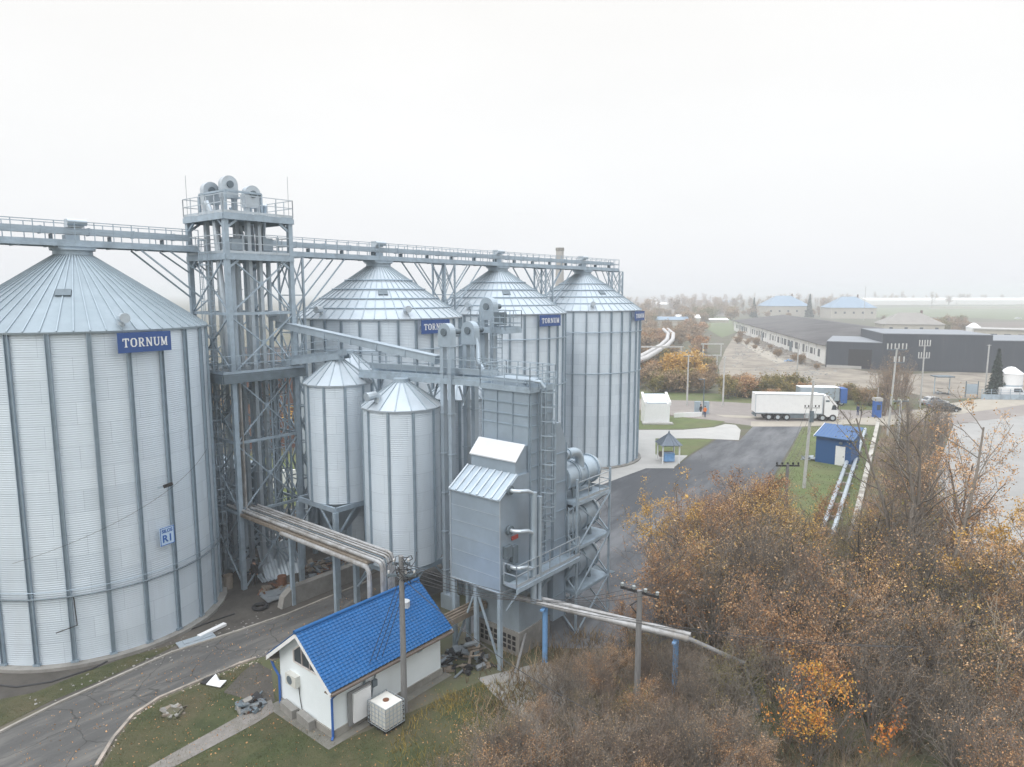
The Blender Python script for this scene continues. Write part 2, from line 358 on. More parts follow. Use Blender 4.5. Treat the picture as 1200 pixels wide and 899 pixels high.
# ------------------------------------------------------------------ big storage silos
SR, SE, SA = 6.56, 17.1, 21.05
def cone_roof(mb, c, r, ze, rt, zt, n, rib=.07, ribh=.09):
    mb.lathe(c, [(r, ze-.10), (r+.02, ze), (rt, zt)], n)
    for k in range(n):
        a = 2*pi*k/n; d = V((cos(a), sin(a), 0))
        mb.beam(V(c)+d*(r-.0)+UP*(ze+.03), V(c)+d*rt+UP*(zt+.03), rib, ribh, 1)
def ring_tube(mb, c, r, z, rad_, n=72):
    c = V(c)
    pts = [c+V((r*cos(2*pi*k/n), r*sin(2*pi*k/n), z)) for k in range(n+1)]
    mb.tube(pts, rad_, 5, False)
def silo(c, label, nst, rings, purlins, sign_deg, vents, first=False, skip=None):
    t = thing('grain_silo', label, 'silo', c, 'large grain silos in a row')
    MB().lathe(c, [(SR, .18), (SR, SE)], 144).build('wall', silo_m, t, smooth=True, fix=True)
    m = MB(); cone_roof(m, c, SR+.16, SE, .95, SA, 48 if purlins else 60, .055, .07)
    m.build('roof', [roof_m if purlins else roof_d, rib_m], t)
    m = MB().lathe(c, [(.98, SA-.12), (.98, SA+.28)], 24).lathe(c, [(1.12, SA+.28), (1.12, SA+.36)], 24, capt=True)
    m.build('apex_collar', steel_m, t, smooth=True)
    MB().lathe(c, [(SR+.45, 0), (SR+.45, .18), (SR-.2, .18)], 72).build('footing', concrete, t)
    for k in range(nst):
        a = 2*pi*(k+.35)/nst; d = V((cos(a), sin(a), 0)); e = V((-sin(a), cos(a), 0))
        p = V(c)+d*(SR+.04)
        mb = MB()
        # folded channel: two flanges and a web
        sw = .20 if not purlins else .15
        mb.box(p+UP*(SE/2+.08), (sw, .05, SE-.18), e, UP)
        mb.box(p+e*(sw/2-.01)+d*.05+UP*(SE/2+.08), (.025, .13, SE-.20), e, UP); mb.box(p-e*(sw/2-.01)+d*.05+UP*(SE/2+.08), (.025, .13, SE-.20), e, UP)
        mb.box(p+d*.02+UP*.24, (.34, .2, .1), e, UP)
        mb.build('stiffener', stif_m, t)
    for z in rings:
        m = MB(); ring_tube(m, c, SR+.20, z, .05 if z < 3.9 or purlins else .022); m.build('wind_ring', steel_d if z < 3.9 and not purlins else stif_m, t, smooth=True)
    if purlins:
        for f in (.16, .34, .52, .70):
            r = SR*(1-f)+.95*f+.05; z = SE*(1-f)+SA*f+.12
            m = MB(); ring_tube(m, c, r, z, .055); m.build('roof_ring', stif_m, t, smooth=True)
    for (deg, f) in vents:
        a = rad(deg); d = V((cos(a), sin(a), 0)); e = V((-sin(a), cos(a), 0))
        r = SR*(1-f)+.95*f; z = SE*(1-f)+SA*f
        p = V(c)+d*r+UP*z
        m = MB().tube([p-UP*.2, p+UP*.35, p+UP*.42+d*.12, p+UP*.42+d*.6], [.2, .2, .24, .26], 10)
        m.build('roof_vent', steel_l, t, smooth=True)
    # hatch on the roof
    a = rad(sign_deg-32); d = V((cos(a), sin(a), 0)); e = V((-sin(a), cos(a), 0)); f = .45
    p = V(c)+d*(SR*(1-f)+.95*f)+UP*(SE*(1-f)+SA*f+.1); sl = (d*(SR-.95)-UP*(SA-SE)).normalized()
    MB().box(p, (.7, .55, .14), e, e.cross(sl) if e.cross(sl).z > 0 else -e.cross(sl)).build('roof_hatch', steel_d, t)
    # name board
    a = rad(sign_deg); d = V((cos(a), sin(a), 0)); e = V((-sin(a), cos(a), 0)); p = V(c)+d*(SR+.42)+UP*(SE-.62)
    b = MB().box(p, (2.75, .05, 1.02), e, UP); sb = b.build('sign_board', navy, t)
    m = MB(); serif_word(m, 'TORNUM', p+d*.03, e, UP, .335, .46, .06, .02); m.build('lettering', white, sb)
    m = MB()
    for s_ in (-1, 1): m.beam(p+e*s_-d*.03, p+e*s_*1.05-d*.5, .06)
    m.build('sign_bracket', steel_m, t)
    return t
def cam_deg(c, off):  # direction from the silo towards the viewpoint, plus an offset in degrees
    return math.degrees(atan2(-c[1], -c[0]))+off
S1 = R1.copy(); S2 = PL(22.0, 0); S3 = PL(36.87, 0); S4 = PL(51.73, 0)
s1 = silo(S1, 'nearest and largest-looking galvanized silo at the left edge with a code plate on its wall', 24, [3.75, 4.1], False, cam_deg(S1, 24), [(cam_deg(S1, 17), .05)])
s2 = silo(S2, 'galvanized silo behind the two small hopper bins, ringed roof directly right of the lattice tower', 30, [14.8, 10.4], True, cam_deg(S2, 36), [(cam_deg(S2, -42), .06), (cam_deg(S2, 18), .07)])
s3 = silo(S3, 'galvanized silo rising directly behind the grain dryer, third one along the overhead conveyor', 30, [14.8, 10.4], True, cam_deg(S3, 43), [(cam_deg(S3, -25), .1)])
s4 = silo(S4, 'last galvanized silo in the row, its foot beside the dark asphalt yard', 30, [14.8, 10.4], True, cam_deg(S4, 64), [(cam_deg(S4, 10), .08)])
# code plate on the first silo
a_ = rad(cam_deg(S1, 28.5)); d_ = V((cos(a_), sin(a_), 0)); e_ = V((-sin(a_), cos(a_), 0)); p_ = S1+d_*(SR+.30)+UP*5.9
pb = MB().box(p_, (.82, .05, .98), e_, UP).build('code_plate', mat('pale_blue_plate', (.50, .64, .80), .5, 0, .04, 2), s1)
fr = MB()
for sx in (-1, 1): fr.box(p_+e_*.395*sx+d_*.03, (.03, .03, .98), e_, UP)
for sz in (-1, 1): fr.box(p_+UP*.475*sz+d_*.03, (.76, .03, .03), e_, UP)
fr.build('plate_border', bluepaint, pb)
text_obj('plate_heading', 'SILOS', .25, .008, p_+d_*.035+UP*.28, e_, UP, bluepaint, pb)
text_obj('plate_code', 'R1', .56, .008, p_+d_*.035-UP*.15, e_, UP, bluepaint, pb)
# small flood lamp on a wall bracket
a_ = rad(cam_deg(S1, 26.5)); d_ = V((cos(a_), sin(a_), 0)); e_ = V((-sin(a_), cos(a_), 0)); p_ = S1+d_*(SR+.15)+UP*8.6
lp = MB().beam(p_, p_+d_*.55+UP*.15, .05).build('lamp_bracket', steel_m, s1)
MB().box(p_+d_*.75+e_*.12+UP*.24, (.46, .22, .16), e_*.8+d_*.6+UP*.3, UP).build('flood_lamp', black, s1)
# sagging cable fixed across the first silo's wall
pts = []
for k in range(25):
    f = k/24; a_ = rad(cam_deg(S1, -32+92*f)); pts.append(S1+V((cos(a_), sin(a_), 0))*(SR+.24)+UP*(5.7+4.2*f-1.0*f*(1-f)))
MB().tube(pts, .008, 4).build('wall_cable', cable, s1)
pts = []
a_ = rad(cam_deg(S1, -10)); d_ = V((cos(a_), sin(a_), 0)); e_ = V((-sin(a_), cos(a_), 0))
pts = [S1+d_*(SR+.22)+UP*3.7, S1+d_*(SR+.22)+UP*2.2+e_*.05, S1+d_*(SR+.2)+UP*1.95-e_*.9]
MB().tube(pts, .03, 5).build('wall_cable', cable, s1)

# ------------------------------------------------------------------ hopper bins
def hopper_bin(c, r, zb, ze, zt, nst, label, legs, half, cone_to, vent=None):
    t = thing('hopper_bin', label, 'hopper bin', c, 'small hopper bins between the silos')
    MB().lathe(c, [(r, zb), (r, ze)], 64).build('wall', silo_m, t, smooth=True)
    m = MB(); cone_roof(m, c, r+.12, ze, .42, zt, 16, .05, .06); m.build('roof', [roof_m, rib_m], t)
    MB().lathe(c, [(.46, zt-.08), (.46, zt+.2)], 14, capt=True).build('apex_collar', steel_m, t, smooth=True)
    MB().lathe(c, [(.3, cone_to), (r-.03, zb-.03), (r-.03, zb+.02)], 32, capb=True).build('discharge_cone', duct_m, t, smooth=True)
    for k in range(nst):
        a = 2*pi*(k+.2)/nst; d = V((cos(a), sin(a), 0)); e = V((-sin(a), cos(a), 0)); p = c+d*(r+.03)
        m = MB().box(p+UP*((zb+ze)/2), (.17, .04, ze-zb-.06), e, UP).box(p+d*.04+UP*((zb+ze)/2), (.06, .05, ze-zb-.08), e, UP)
        m.build('stiffener', stif_m, t)
    if legs:
        m = MB(); cs = [c+A*half*i+R*half*j for i, j in ((-1, -1), (1, -1), (1, 1), (-1, 1))]
        for i in range(4):
            p, q = cs[i], cs[(i+1) % 4]
            m.beam(p+UP*(zb-.16), q+UP*(zb-.16), .16, .3)
            MB().beam(p, p+UP*(zb-.31), .28, .28).build('leg', steel_m, t)
        m.build('ring_beam', steel_m, t)
        for i in range(4):
            p, q = cs[i], cs[(i+1) % 4]; mid = p.lerp(q, .5)
            for x in (p, q): MB().beam(x.lerp(mid, .04)+UP*(zb-1.9), x.lerp(mid, .75)+UP*(zb-.34), .1).build('knee_brace', steel_m, t)
    if vent:
        a = rad(vent); d = V((cos(a), sin(a), 0)); p = c+d*r*.78+UP*(ze+.25*(zt-ze))
        MB().tube([p, p+UP*.35, p+UP*.45+d*.2, p+UP*.4+d*.8], [.2, .2, .24, .26], 10).build('roof_vent', steel_l, t, smooth=True)
    return t
BA = V((-11.15, 43.8, 0)); BB = V((-6.6, 40.7, 0)); BC = V((-11.7, 48.9, 0)); BD = V((-3.5, 44.6, 0))
hopper_bin(BA, 2.05, 5.85, 13.35, 14.75, 10, 'small conical-roofed bin standing on tall steel legs left of its twin', True, 1.95, 3.6)
hopper_bin(BB, 2.28, 3.0, 12.35, 13.75, 10, 'small conical-roofed bin right behind the blue-roofed hut, roof vent on its left', True, 2.1, 1.4, cam_deg(BB, -50))
hopper_bin(BC, 2.05, 5.85, 13.35, 14.75, 12, 'small bin almost hidden behind the one on tall steel legs', True, 1.95, 3.6)
hopper_bin(BD, 2.05, 3.0, 12.35, 13.6, 12, 'small bin in shade between its twin and the grain dryer', True, 2.0, 1.4)

# ------------------------------------------------------------------ lattice towers
def lattice(t, corners, z0, z1, nlev, cw=.2, bw=.09, mat_=None, brace='brace'):
    mat_ = mat_ or steel_m
    for p in corners: MB().beam(V((p.x, p.y, z0)), V((p.x, p.y, z1)), cw, cw).build('column', mat_, t)
    n = len(corners)
    for k in range(nlev):
        a0 = z0+(z1-z0)*k/nlev; a1 = z0+(z1-z0)*(k+1)/nlev; m = MB()
        for i in range(n):
            p, q = corners[i], corners[(i+1) % n]; off = (q-p).normalized().cross(UP)*.02
            m.beam(V((p.x, p.y, a1)), V((q.x, q.y, a1)), bw*1.25)
            m.beam(V((p.x, p.y, a0))+off, V((q.x, q.y, a1))+off, bw); m.beam(V((p.x, p.y, a1))-off, V((q.x, q.y, a0))-off, bw)
        m.build(brace, mat_, t)
TS0, TS1, TT0, TT1 = 7.0, 11.4, -.7, 3.9
tower = thing('elevator_tower', 'tall galvanized lattice tower with two railed platforms beside the left silo', 'tower', PL(9.2, 1.6))
tc4 = [PL(TS0, TT0), PL(TS0, TT1), PL(TS1, TT1), PL(TS1, TT0)]
for p in tc4: MB().beam(p, p+UP*23.75, .29, .29).build('column', steel_m, tower)
lv = [0, 5.0, 9.6, 14.0, 17.7, 21.4]
for k in range(5):
    z0, z1 = lv[k], lv[k+1]; m = MB()
    for i in range(4):
        p, q = tc4[i], tc4[(i+1) % 4]; off = (q-p).normalized().cross(UP)*.05
        m.beam(p+UP*z1, q+UP*z1, .13, .17)
        m.beam(p+UP*z0+off, q+UP*(z1-.1)+off, .08); m.beam(p+UP*(z1-.1)-off, q+UP*z0-off, .08)
        mid = (p+q)/2+UP*((z0+z1)/2); m.box(mid, (.28, .14, .28), (q-p), UP)
    m.build('cross_brace', steel_m, tower)
def tower_platform(z, ext, rail=True):
    cs = [PL(TS0-ext, TT0-ext, z), PL(TS0-ext, TT1+ext, z), PL(TS1+ext, TT1+ext, z), PL(TS1+ext, TT0-ext, z)]
    m = MB()
    m.prism([p-UP*.03 for p in cs], UP*.06)
    for i in range(4): m.beam(cs[i]-UP*.2, cs[(i+1) % 4]-UP*.2, .14, .32)
    for f in (.33, .66): m.beam(cs[0].lerp(cs[3], f)-UP*.2, cs[1].lerp(cs[2], f)-UP*.2, .12, .26)
    pf = m.build('platform', steel_m, tower)
    if rail:
        m = MB(); railing(m, [p+UP*.04 for p in cs], 1.1, 1.1, .028, True); m.build('railing', steel_l, pf)
    # corner knee plates under the deck
    for i in range(4):
        p, q = tc4[i]+UP*(z-.35), tc4[(i+1) % 4]+UP*(z-.35); u = (q-p).normalized()
        MB().beam(p-UP*.55, p+u*.75, .12, .14).build('haunch', steel_m, tower); MB().beam(q-UP*.55, q-u*.75, .12, .14).build('haunch', steel_m, tower)
tower_platform(23.75, .18); tower_platform(21.35, .12)
# half-open plan deck and cross gallery at mid height
m = MB()
cs = [PL(TS0-.9, TT0-.4, 14.0), PL(TS0-.9, TT1+.5, 14.0), PL(TS1+.4, TT1+.5, 14.0), PL(TS1+.4, TT0-.4, 14.0)]
m.prism([p-UP*.04 for p in cs], UP*.08)
for i in range(4): m.beam(cs[i]-UP*.28, cs[(i+1) % 4]-UP*.28, .16, .5)
pf = m.build('platform', steel_d, tower)
m = MB(); railing(m, [p+UP*.05 for p in cs], 1.1, 1.2, .025, True); m.build('railing', steel_m, pf)
lattice(tower, [PL(9.7, 2.3), PL(9.7, 3.6), PL(11.0, 3.6), PL(11.0, 2.3)], 0, 14.0, 8, .10, .045, None, 'shaft_brace')
lattice(tower, [PL(7.3, -.45), PL(7.3, .5), PL(8.5, .5), PL(8.5, -.45)], 0, 14.0, 8, .09, .045, None, 'shaft_brace')
for k in range(8):   # zigzag stair flights inside the tower
    z0, z1 = .3+k*2.6, .3+(k+1)*2.6
    if z1 > 14.5: break
    s0_, s1_ = (7.6, 10.8) if k % 2 == 0 else (10.8, 7.6); mst = MB()
    for t_ in (.75, 1.35): mst.beam(PL(s0_, t_, z0), PL(s1_, t_, z1), .05, .2)
    for j in range(11): f = (j+.5)/11; mst.box(PL(s0_+(s1_-s0_)*f, 1.05, z0+(z1-z0)*f), (.26, .58, .04), A, UP)
    for t_ in (.75, 1.35):
        mst.beam(PL(s0_, t_, z0+1.0), PL(s1_, t_, z1+1.0), .04)
        for f in (0, .25, .5, .75, 1): mst.beam(PL(s0_+(s1_-s0_)*f, t_, z0+(z1-z0)*f), PL(s0_+(s1_-s0_)*f, t_, z0+(z1-z0)*f+1.0), .035)
    mst.box(PL(s1_+(.3 if s1_ > s0_ else -.3), 1.05, z1), (.7, .7, .05), A, UP)
    mst.build('stair_flight', steel_m, tower)
# antenna rods and lamp masts on the top deck
for s_, t_, h in ((TS0, TT0, 2.6), (TS1, TT1, 2.6)):
    MB().tube([PL(s_, t_, 23.8), PL(s_, t_, 23.8+h)], .013, 5).build('lightning_rod', steel_d, tower)
# caged ladder on the near face
def cage_ladder(name, base, ez0, ez1, out, side, parent, m_, cage=True):
    m = MB()
    for s_ in (-.22, .22): m.beam(base+side*s_+UP*ez0, base+side*s_+UP*ez1, .05)
    z = ez0
    while z < ez1: m.beam(base-side*.22+UP*z, base+side*.22+UP*z, .03); z += .3
    o = m.build(name, m_, parent)
    if cage:
        m = MB(); z = ez0+2.2
        while z < ez1+1.0:
            pts = [base+side*(.36*cos(a))+out*(.1+.62*sin(a))+UP*z for a in [pi*k/8 for k in range(9)]]
            for p, q in zip(pts, pts[1:]): m.beam(p, q, .03, .05)
            z += .75
        for k in (1, 3, 4, 5, 7):
            a = pi*k/8; p = base+side*(.36*cos(a))+out*(.1+.62*sin(a)); m.beam(p+UP*(ez0+2.2), p+UP*(ez1+.9), .03)
        m.build('ladder_cage', m_, o)
    return o
cage_ladder('ladder', PL(TS0-.05, 2.0), 2.0, 21.3, -A, R, tower, steel_m)

# bucket elevators (two trunks, a rounded head, a motor)
def elevator(name, label, p, ax, ztop, tw=.42, td=.3, gap=.85, head=.62, group=None, stand=None, m_=None):
    m_ = m_ or duct_m
    ax = ax.normalized(); nx = ax.cross(UP)
    t = thing(name, label, 'bucket elevator', p, group)
    for s_ in (-1, 1):
        m = MB(); c = p+ax*s_*gap/2
        m.box(c+UP*(ztop-head*1.2)/2+UP*.3, (td, tw, ztop-head*1.2-.6), ax, UP)
        z = 2.4
        while z < ztop-1.2: m.box(c+UP*z, (td+.09, tw+.09, .06), ax, UP); z += 2.4
        m.build('trunk_casing', m_, t)
    m = MB(); m.box(p+UP*.45, (gap+td+.25, tw+.15, .9), ax, UP); m.build('boot', m_, t)
    # head: box with a rounded top
    W = gap+td+.12; prof = []
    for k in range(13):
        a = pi*k/12; prof.append(p+ax*(W/2*cos(a))+UP*(ztop-W/2+W/2*sin(a)))
    prof = [p+ax*(W/2)+UP*(ztop-W/2-.85)]+prof+[p-ax*(W/2)+UP*(ztop-W/2-.85)]
    m = MB().prism([x-nx*(tw/2+.06) for x in prof], nx*(tw+.12)); hd = m.build('head', m_, t)
    m = MB().disc(p+nx*(tw/2+.10)+UP*(ztop-W/2), nx, .22, .1, 14).disc(p-nx*(tw/2+.10)+UP*(ztop-W/2), nx, .22, .1, 14); m.build('head_bearing', steel_d, hd)
    m = MB().tube([p+nx*-(tw/2+.12)+UP*(ztop-W/2)+ax*.1, p-nx*(tw/2+.75)+UP*(ztop-W/2)+ax*.1], .17, 12).box(p-nx*(tw/2+.4)+UP*(ztop-W/2-.25), (.5, .6, .08), ax, UP)
    m.build('motor', steel_d, hd, smooth=True)
    return t
g_ = 'bucket elevators inside the lattice tower'
elevator('bucket_elevator', 'bucket elevator in the tower with the leftmost of the three rounded heads', PL(8.0, .4), A, 26.0, .34, .24, .72, .55, g_, None, steel_l)
elevator('bucket_elevator', 'bucket elevator in the tower with the middle and tallest rounded head', PL(8.6, 1.6), A, 26.35, .34, .24, .72, .55, g_, None, steel_l)
elevator('bucket_elevator', 'bucket elevator in the tower with the rightmost of the three rounded heads', PL(9.4, 2.9), A, 25.7, .34, .24, .72, .55, g_, None, steel_l)
# spouts falling from the heads, and machine frames on the top deck
m = MB()
for (s_, t_, s2_, t2_, zz) in ((9.4, .4, 10.6, -.1, 21.9), (10.0, 1.6, 10.7, .6, 21.9), (10.3, 2.9, 10.9, 1.4, 21.9), (7.1, 1.6, 7.4, 2.9, 14.2)):
    m.tube([PL(s_, t_, 24.6), PL((s_+s2_)/2, (t_+t2_)/2, 23.4), PL(s2_, t2_, zz)], .17, 8)
m.build('spout', steel_l, tower, smooth=True)
m = MB()
for s_ in (7.5, 9.9):
    for t_ in (.0, 3.2): m.beam(PL(s_, t_, 23.8), PL(s_, t_, 25.2), .12)
for t_ in (.0, 3.2): m.beam(PL(7.5, t_, 25.2), PL(9.9, t_, 25.2), .12)
for s_ in (7.5, 9.9): m.beam(PL(s_, .0, 25.2), PL(s_, 3.2, 25.2), .12)
m.build('head_frame', steel_m, tower)
m = MB()
m.box(PL(9.3, .5, 22.2), (1.2, .8, .8), A, UP).box(PL(8.4, 2.4, 22.0), (.9, .9, .7), A, UP).box(PL(10.4, 2.6, 22.1), (.7, .7, .8), A, UP)
m.build('drive_housing', duct_m, tower)
# long vertical down-spouts inside the tower
m = MB()
for s_, t_ in ((10.8, 2.2), (10.8, 1.2), (7.6, 3.4), (10.3, .2)): m.tube([PL(s_, t_, 2.6), PL(s_, t_, 21.2)], .16, 8)
m.build('down_spout', duct_m, tower, smooth=True)

# ------------------------------------------------------------------ overhead conveyor galleries
def gallery(label, s0, s1, heads):
    t = thing('conveyor_gallery', label, 'conveyor', PL((s0+s1)/2, 0, 21.7))
    m = MB()
    m.prism([PL(s0, -.75, 21.68), PL(s0, .75, 21.68), PL(s0, .75, 21.74), PL(s0, -.75, 21.74)], A*(s1-s0))
    for t_ in (-.78, .78): m.beam(PL(s0, t_, 21.62), PL(s1, t_, 21.62), .08, .17)
    n = int((s1-s0)/1.5)
    for k in range(n+1): m.beam(PL(s0+(s1-s0)*k/n, -.8, 21.56), PL(s0+(s1-s0)*k/n, .8, 21.56), .08, .12)
    m.build('deck', steel_m, t)
    m = MB(); m.box(PL((s0+s1)/2, -.1, 22.42), (s1-s0-.4, .46, .36), A, UP)
    k = s0+.5
    while k < s1-.3: m.box(PL(k, -.1, 22.42), (.07, .54, .44), A, UP); k += 2.4
    m.build('conveyor_trunk', duct_m, t)
    m = MB(); k = s0+1.0
    while k < s1-.5:
        m.box(PL(k, -.1, 21.98), (.1, .34, .46), A, UP); k += 3.0
    m.build('trunk_foot', steel_d, t)
    for t_ in (-.74, .74):
        m = MB(); railing(m, [PL(s0, t_, 21.74), PL(s1, t_, 21.74)], 1.15, 1.0, .026); m.build('railing', steel_m, t)
    for h in heads:
        m = MB().box(PL(h, -.1, 22.86), (.8, .55, .45), A, UP).tube([PL(h-.5, .3, 22.9), PL(h+.5, .3, 22.9)], .18, 10)
        m.build('drive_unit', steel_l, t)
    return t
gl = gallery('overhead conveyor gallery running left from the lattice tower over the nearest silo', -14, TS0-.1, [.2])
gr = gallery('long overhead conveyor gallery running right from the lattice tower over three silos', TS1+.1, 58.5, [22, 36.9, 51.7])
for c, g in ((S1, gl), (S2, gr), (S3, gr), (S4, gr)):
    MB().box(c+UP*21.54, (1.9, 1.5, .24), A, UP).box(c-R*.1+UP*21.95, (.7, .6, .5), A, UP).build('inlet_box', steel_m, g)
m = MB()
for t_ in (-.75, .75): m.beam(PL(58.4, t_, 22.3), PL(58.4, -t_, 22.3), .04)
railing(m, [PL(58.45, -.74, 21.74), PL(58.45, .74, 21.74)], 1.15, .7, .026); m.build('railing', steel_m, gr)
def trestle(s, label, hw=.62, ht=.75, struts=(), z0=0):
    t = thing('conveyor_trestle', label, 'trestle', PL(s, 0, z0), 'lattice trestles holding up the overhead conveyor')
    cs = [PL(s-hw, -ht), PL(s-hw, ht), PL(s+hw, ht), PL(s+hw, -ht)]
    lattice(t, cs, z0, 21.5, 8, .14, .06)
    for d in struts:
        m = MB()
        for t_ in (-ht, ht):
            m.beam(PL(s+hw*np.sign(d), t_, 17.6), PL(s+d, t_, 21.5), .09); m.beam(PL(s+hw*np.sign(d), t_, 19.6), PL(s+d*.55, t_, 21.5), .07)
        m.build('strut', steel_m, t)
trestle(13.9, 'lattice trestle under the conveyor just right of the tower', .5, .75, (4.2,))
trestle(29.43, 'lattice trestle under the conveyor between the second and third silo roofs', .62, .75, (-4.2, 4.2))
trestle(44.3, 'lattice trestle under the conveyor between the third and last silo roofs', .62, .75, (-4.2, 4.2))
trestle(59.0, 'lattice trestle at the far right end of the overhead conveyor', .4, .75, (-3.4,))
m = MB()
for t_ in (-.7, .7): m.beam(PL(TS0, t_, 18.6), PL(TS0-3.6, t_, 21.5), .09); m.beam(PL(TS0, t_, 20.2), PL(TS0-1.9, t_, 21.5), .08)
m.build('strut', steel_m, gl)

# ------------------------------------------------------------------ elevators by the dryer, catwalk and inclined conveyor
g_ = 'bucket elevators between the small bins and the dryer'
E1 = V((-3.75, 39.7, 0)); E2 = V((-2.5, 41.4, 0)); E3 = V((-1.45, 43.4, 0))
elevator('bucket_elevator', 'slim twin-trunk bucket elevator standing left of the dryer hot-air box', E1, R, 17.25, .32, .26, .62, .5, g_)
elevator('bucket_elevator', 'slim bucket elevator with rounded head between its twin and the railed service platform', E2, R, 17.3, .34, .3, .66, .5, g_)
e3 = elevator('bucket_elevator', 'taller bucket elevator carrying a small railed service platform near its head', E3, R, 18.7, .36, .3, .72, .5, g_)
cs = [E3+A*i+R*j+UP*16.75 for i, j in ((-.7, -.9), (-.7, 1.9), (.9, 1.9), (.9, -.9))]
m = MB().prism([p-UP*.04 for p in cs], UP*.08)
for i in range(4): m.beam(cs[i]-UP*.12, cs[(i+1) % 4]-UP*.12, .08, .2)
pf = m.build('service_platform', steel_m, e3)
m = MB(); railing(m, cs, 1.15, .8, .026, True, (.33, .66, 1.0)); m.build('railing', steel_m, pf)
MB().box(E3+R*.9+UP*17.4, (.7, .5, .8), R, UP).build('gear_box', steel_d, e3)
cage_ladder('ladder', E3+R*1.2-A*.4, 13.5, 16.7, -A, R, e3, steel_m)
# spouts from elevator heads
sp = thing('grain_spout', 'bent round grain spouts dropping from the elevator heads to the catwalk', 'spout', E2+R*.8+UP*14)
m = MB()
m.tube([E2+R*.4+UP*16.4, E2+R*.6+UP*15.9, E2+R*.9-A*.3+UP*15.0, E2+R*1.5-A*.5+UP*14.5], .12, 8)
m.build('pipe', duct_m, sp, smooth=True)
m = MB().tube([E3-R*.4+UP*17.6, E3-R*.6+UP*16.9, E3-R*.65+UP*15.6, E3-R*.5-A*.3+UP*14.4], .13, 8)
m.build('pipe', duct_m, sp, smooth=True)

cw = thing('catwalk', 'railed steel catwalk crossing over the small bins to the top of the dryer', 'catwalk', V((-6, 41, 14)))
ca, cb = V((-9.3, 43.6, 14.0)), V((-.5, 38.4, 14.05)); cd = (cb-ca).normalized(); cn = cd.cross(UP)
m = MB(); m.prism([ca-cn*.6, ca+cn*.6, ca+cn*.6+UP*.06, ca-cn*.6+UP*.06], cb-ca)
for s_ in (-.62, .62): m.beam(ca+cn*s_-UP*.14, cb+cn*s_-UP*.14, .1, .3)
m.build('deck', steel_m, cw)
for s_ in (-.6, .6):
    m = MB(); railing(m, [ca+cn*s_+UP*.06, cb+cn*s_+UP*.06], 1.1, 1.2, .024); m.build('railing', steel_m, cw)
m = MB(); m.box((ca+cb)/2+UP*.42-cn*.1, ((cb-ca).length-.8, .34, .32), cd, UP); m.build('conveyor_trunk', duct_m, cw)
m = MB()
for f in (.1, .3, .52, .74):
    p = ca.lerp(cb, f); m.beam(p-UP*.4-cn*.5, p-UP*1.6+cn*.1, .09); m.beam(p-UP*.4+cn*.5, p-UP*1.5-cn*.05, .09)
m.build('strut', steel_m, cw)
ic = thing('inclined_conveyor', 'sloping closed conveyor from the lattice tower down to the small bins', 'conveyor', V((-10, 44, 16)))
p0 = PL(10.9, 3.0, 16.9); p1 = V((-4.4, 40.3, 15.1)); d = (p1-p0).normalized(); sd = d.cross(UP).normalized(); un = sd.cross(d)
m = MB(); m.box((p0+p1)/2, ((p1-p0).length, .5, .4), d, un); m.box((p0+p1)/2+un*.23, ((p1-p0).length+.1, .6, .05), d, un)
m.build('conveyor_trunk', duct_m, ic)
for f in (.0, .16, .33, .5, .66, .83, 1): MB().box(p0.lerp(p1, f), (.07, .58, .5), d, un).build('flange', steel_m, ic)
m = MB().box(p0+UP*.55, (.9, .7, .6), d, UP).tube([p0+UP*.7+sd*.3, p0+UP*.7+sd*.9], .2, 10); m.build('drive_unit', steel_l, ic)
# second level beam tower -> first small bin
br = thing('bridge_beam', 'level lattice beam bridging from the lattice tower to the bin on tall legs', 'beam', V((-13, 45, 14)))
p0, p1 = PL(11.2, 3.4, 14.3), V((-10.6, 43.5, 15.0)); d = (p1-p0).normalized(); sd = d.cross(UP).normalized()
m = MB()
for s_ in (-.5, .5): m.beam(p0+sd*s_, p1+sd*s_, .12, .3)
m.box((p0+p1)/2+UP*.25, ((p1-p0).length, .4, .4), d, UP)
m.build('girder', steel_m, br)
m = MB(); railing(m, [p0+sd*.52+UP*.1, p1+sd*.52+UP*.1], 1.05, 1.1, .024); m.build('railing', steel_m, br)
# ------------------------------------------------------------------ grain dryer  (i along A, j along -R)
DB = V((.9, 34.5, 0))
def D(i, j, z=0.0): return DB+A*i-R*j+UP*z
def dbox(mb, i0, i1, j0, j1, z0, z1, m=0):
    return mb.prism([D(i0, j0, z0), D(i1, j0, z0), D(i1, j1, z0), D(i0, j1, z0)], UP*(z1-z0), m)
dr = thing('grain_dryer', 'tall grey grain dryer tower with sloped hot-air hoods in front of the third silo', 'grain dryer', D(1, 1.6))
m = MB(); dbox(m, 0, 2.0, .05, 3.1, 12.2, 13.95)
m.build('column_top', dry_m, dr)
m = MB(); dbox(m, -.02, 2.0, -.0, 3.25, 3.4, 12.2)
m.build('column_body', dry_m, dr)
m = MB()   # panel joints proud of the column
for z in (12.2, 12.75, 13.35, 13.95):
    m.beam(D(-.03, 0, z), D(-.03, 3.2, z), .05, .05); m.beam(D(0, -.0, z), D(2.0, -.0, z), .05, .05)
for j in (.05, 1.1, 2.15, 3.15): m.beam(D(-.04, j, 9.9), D(-.04, j, 13.95), .05)
for i in (.05, .7, 1.35, 1.95): m.beam(D(i, -.03, 3.4), D(i, -.03, 13.95), .05)
z = 3.6
while z < 12.1:
    m.beam(D(0, -.03, z), D(2.0, -.03, z), .04); z += .72
m.build('panel_joint', stif_m, dr)
m = MB(); dbox(m, -.12, 2.1, -.1, 3.3, 13.95, 14.1); rf = m.build('roof', steel_m, dr)
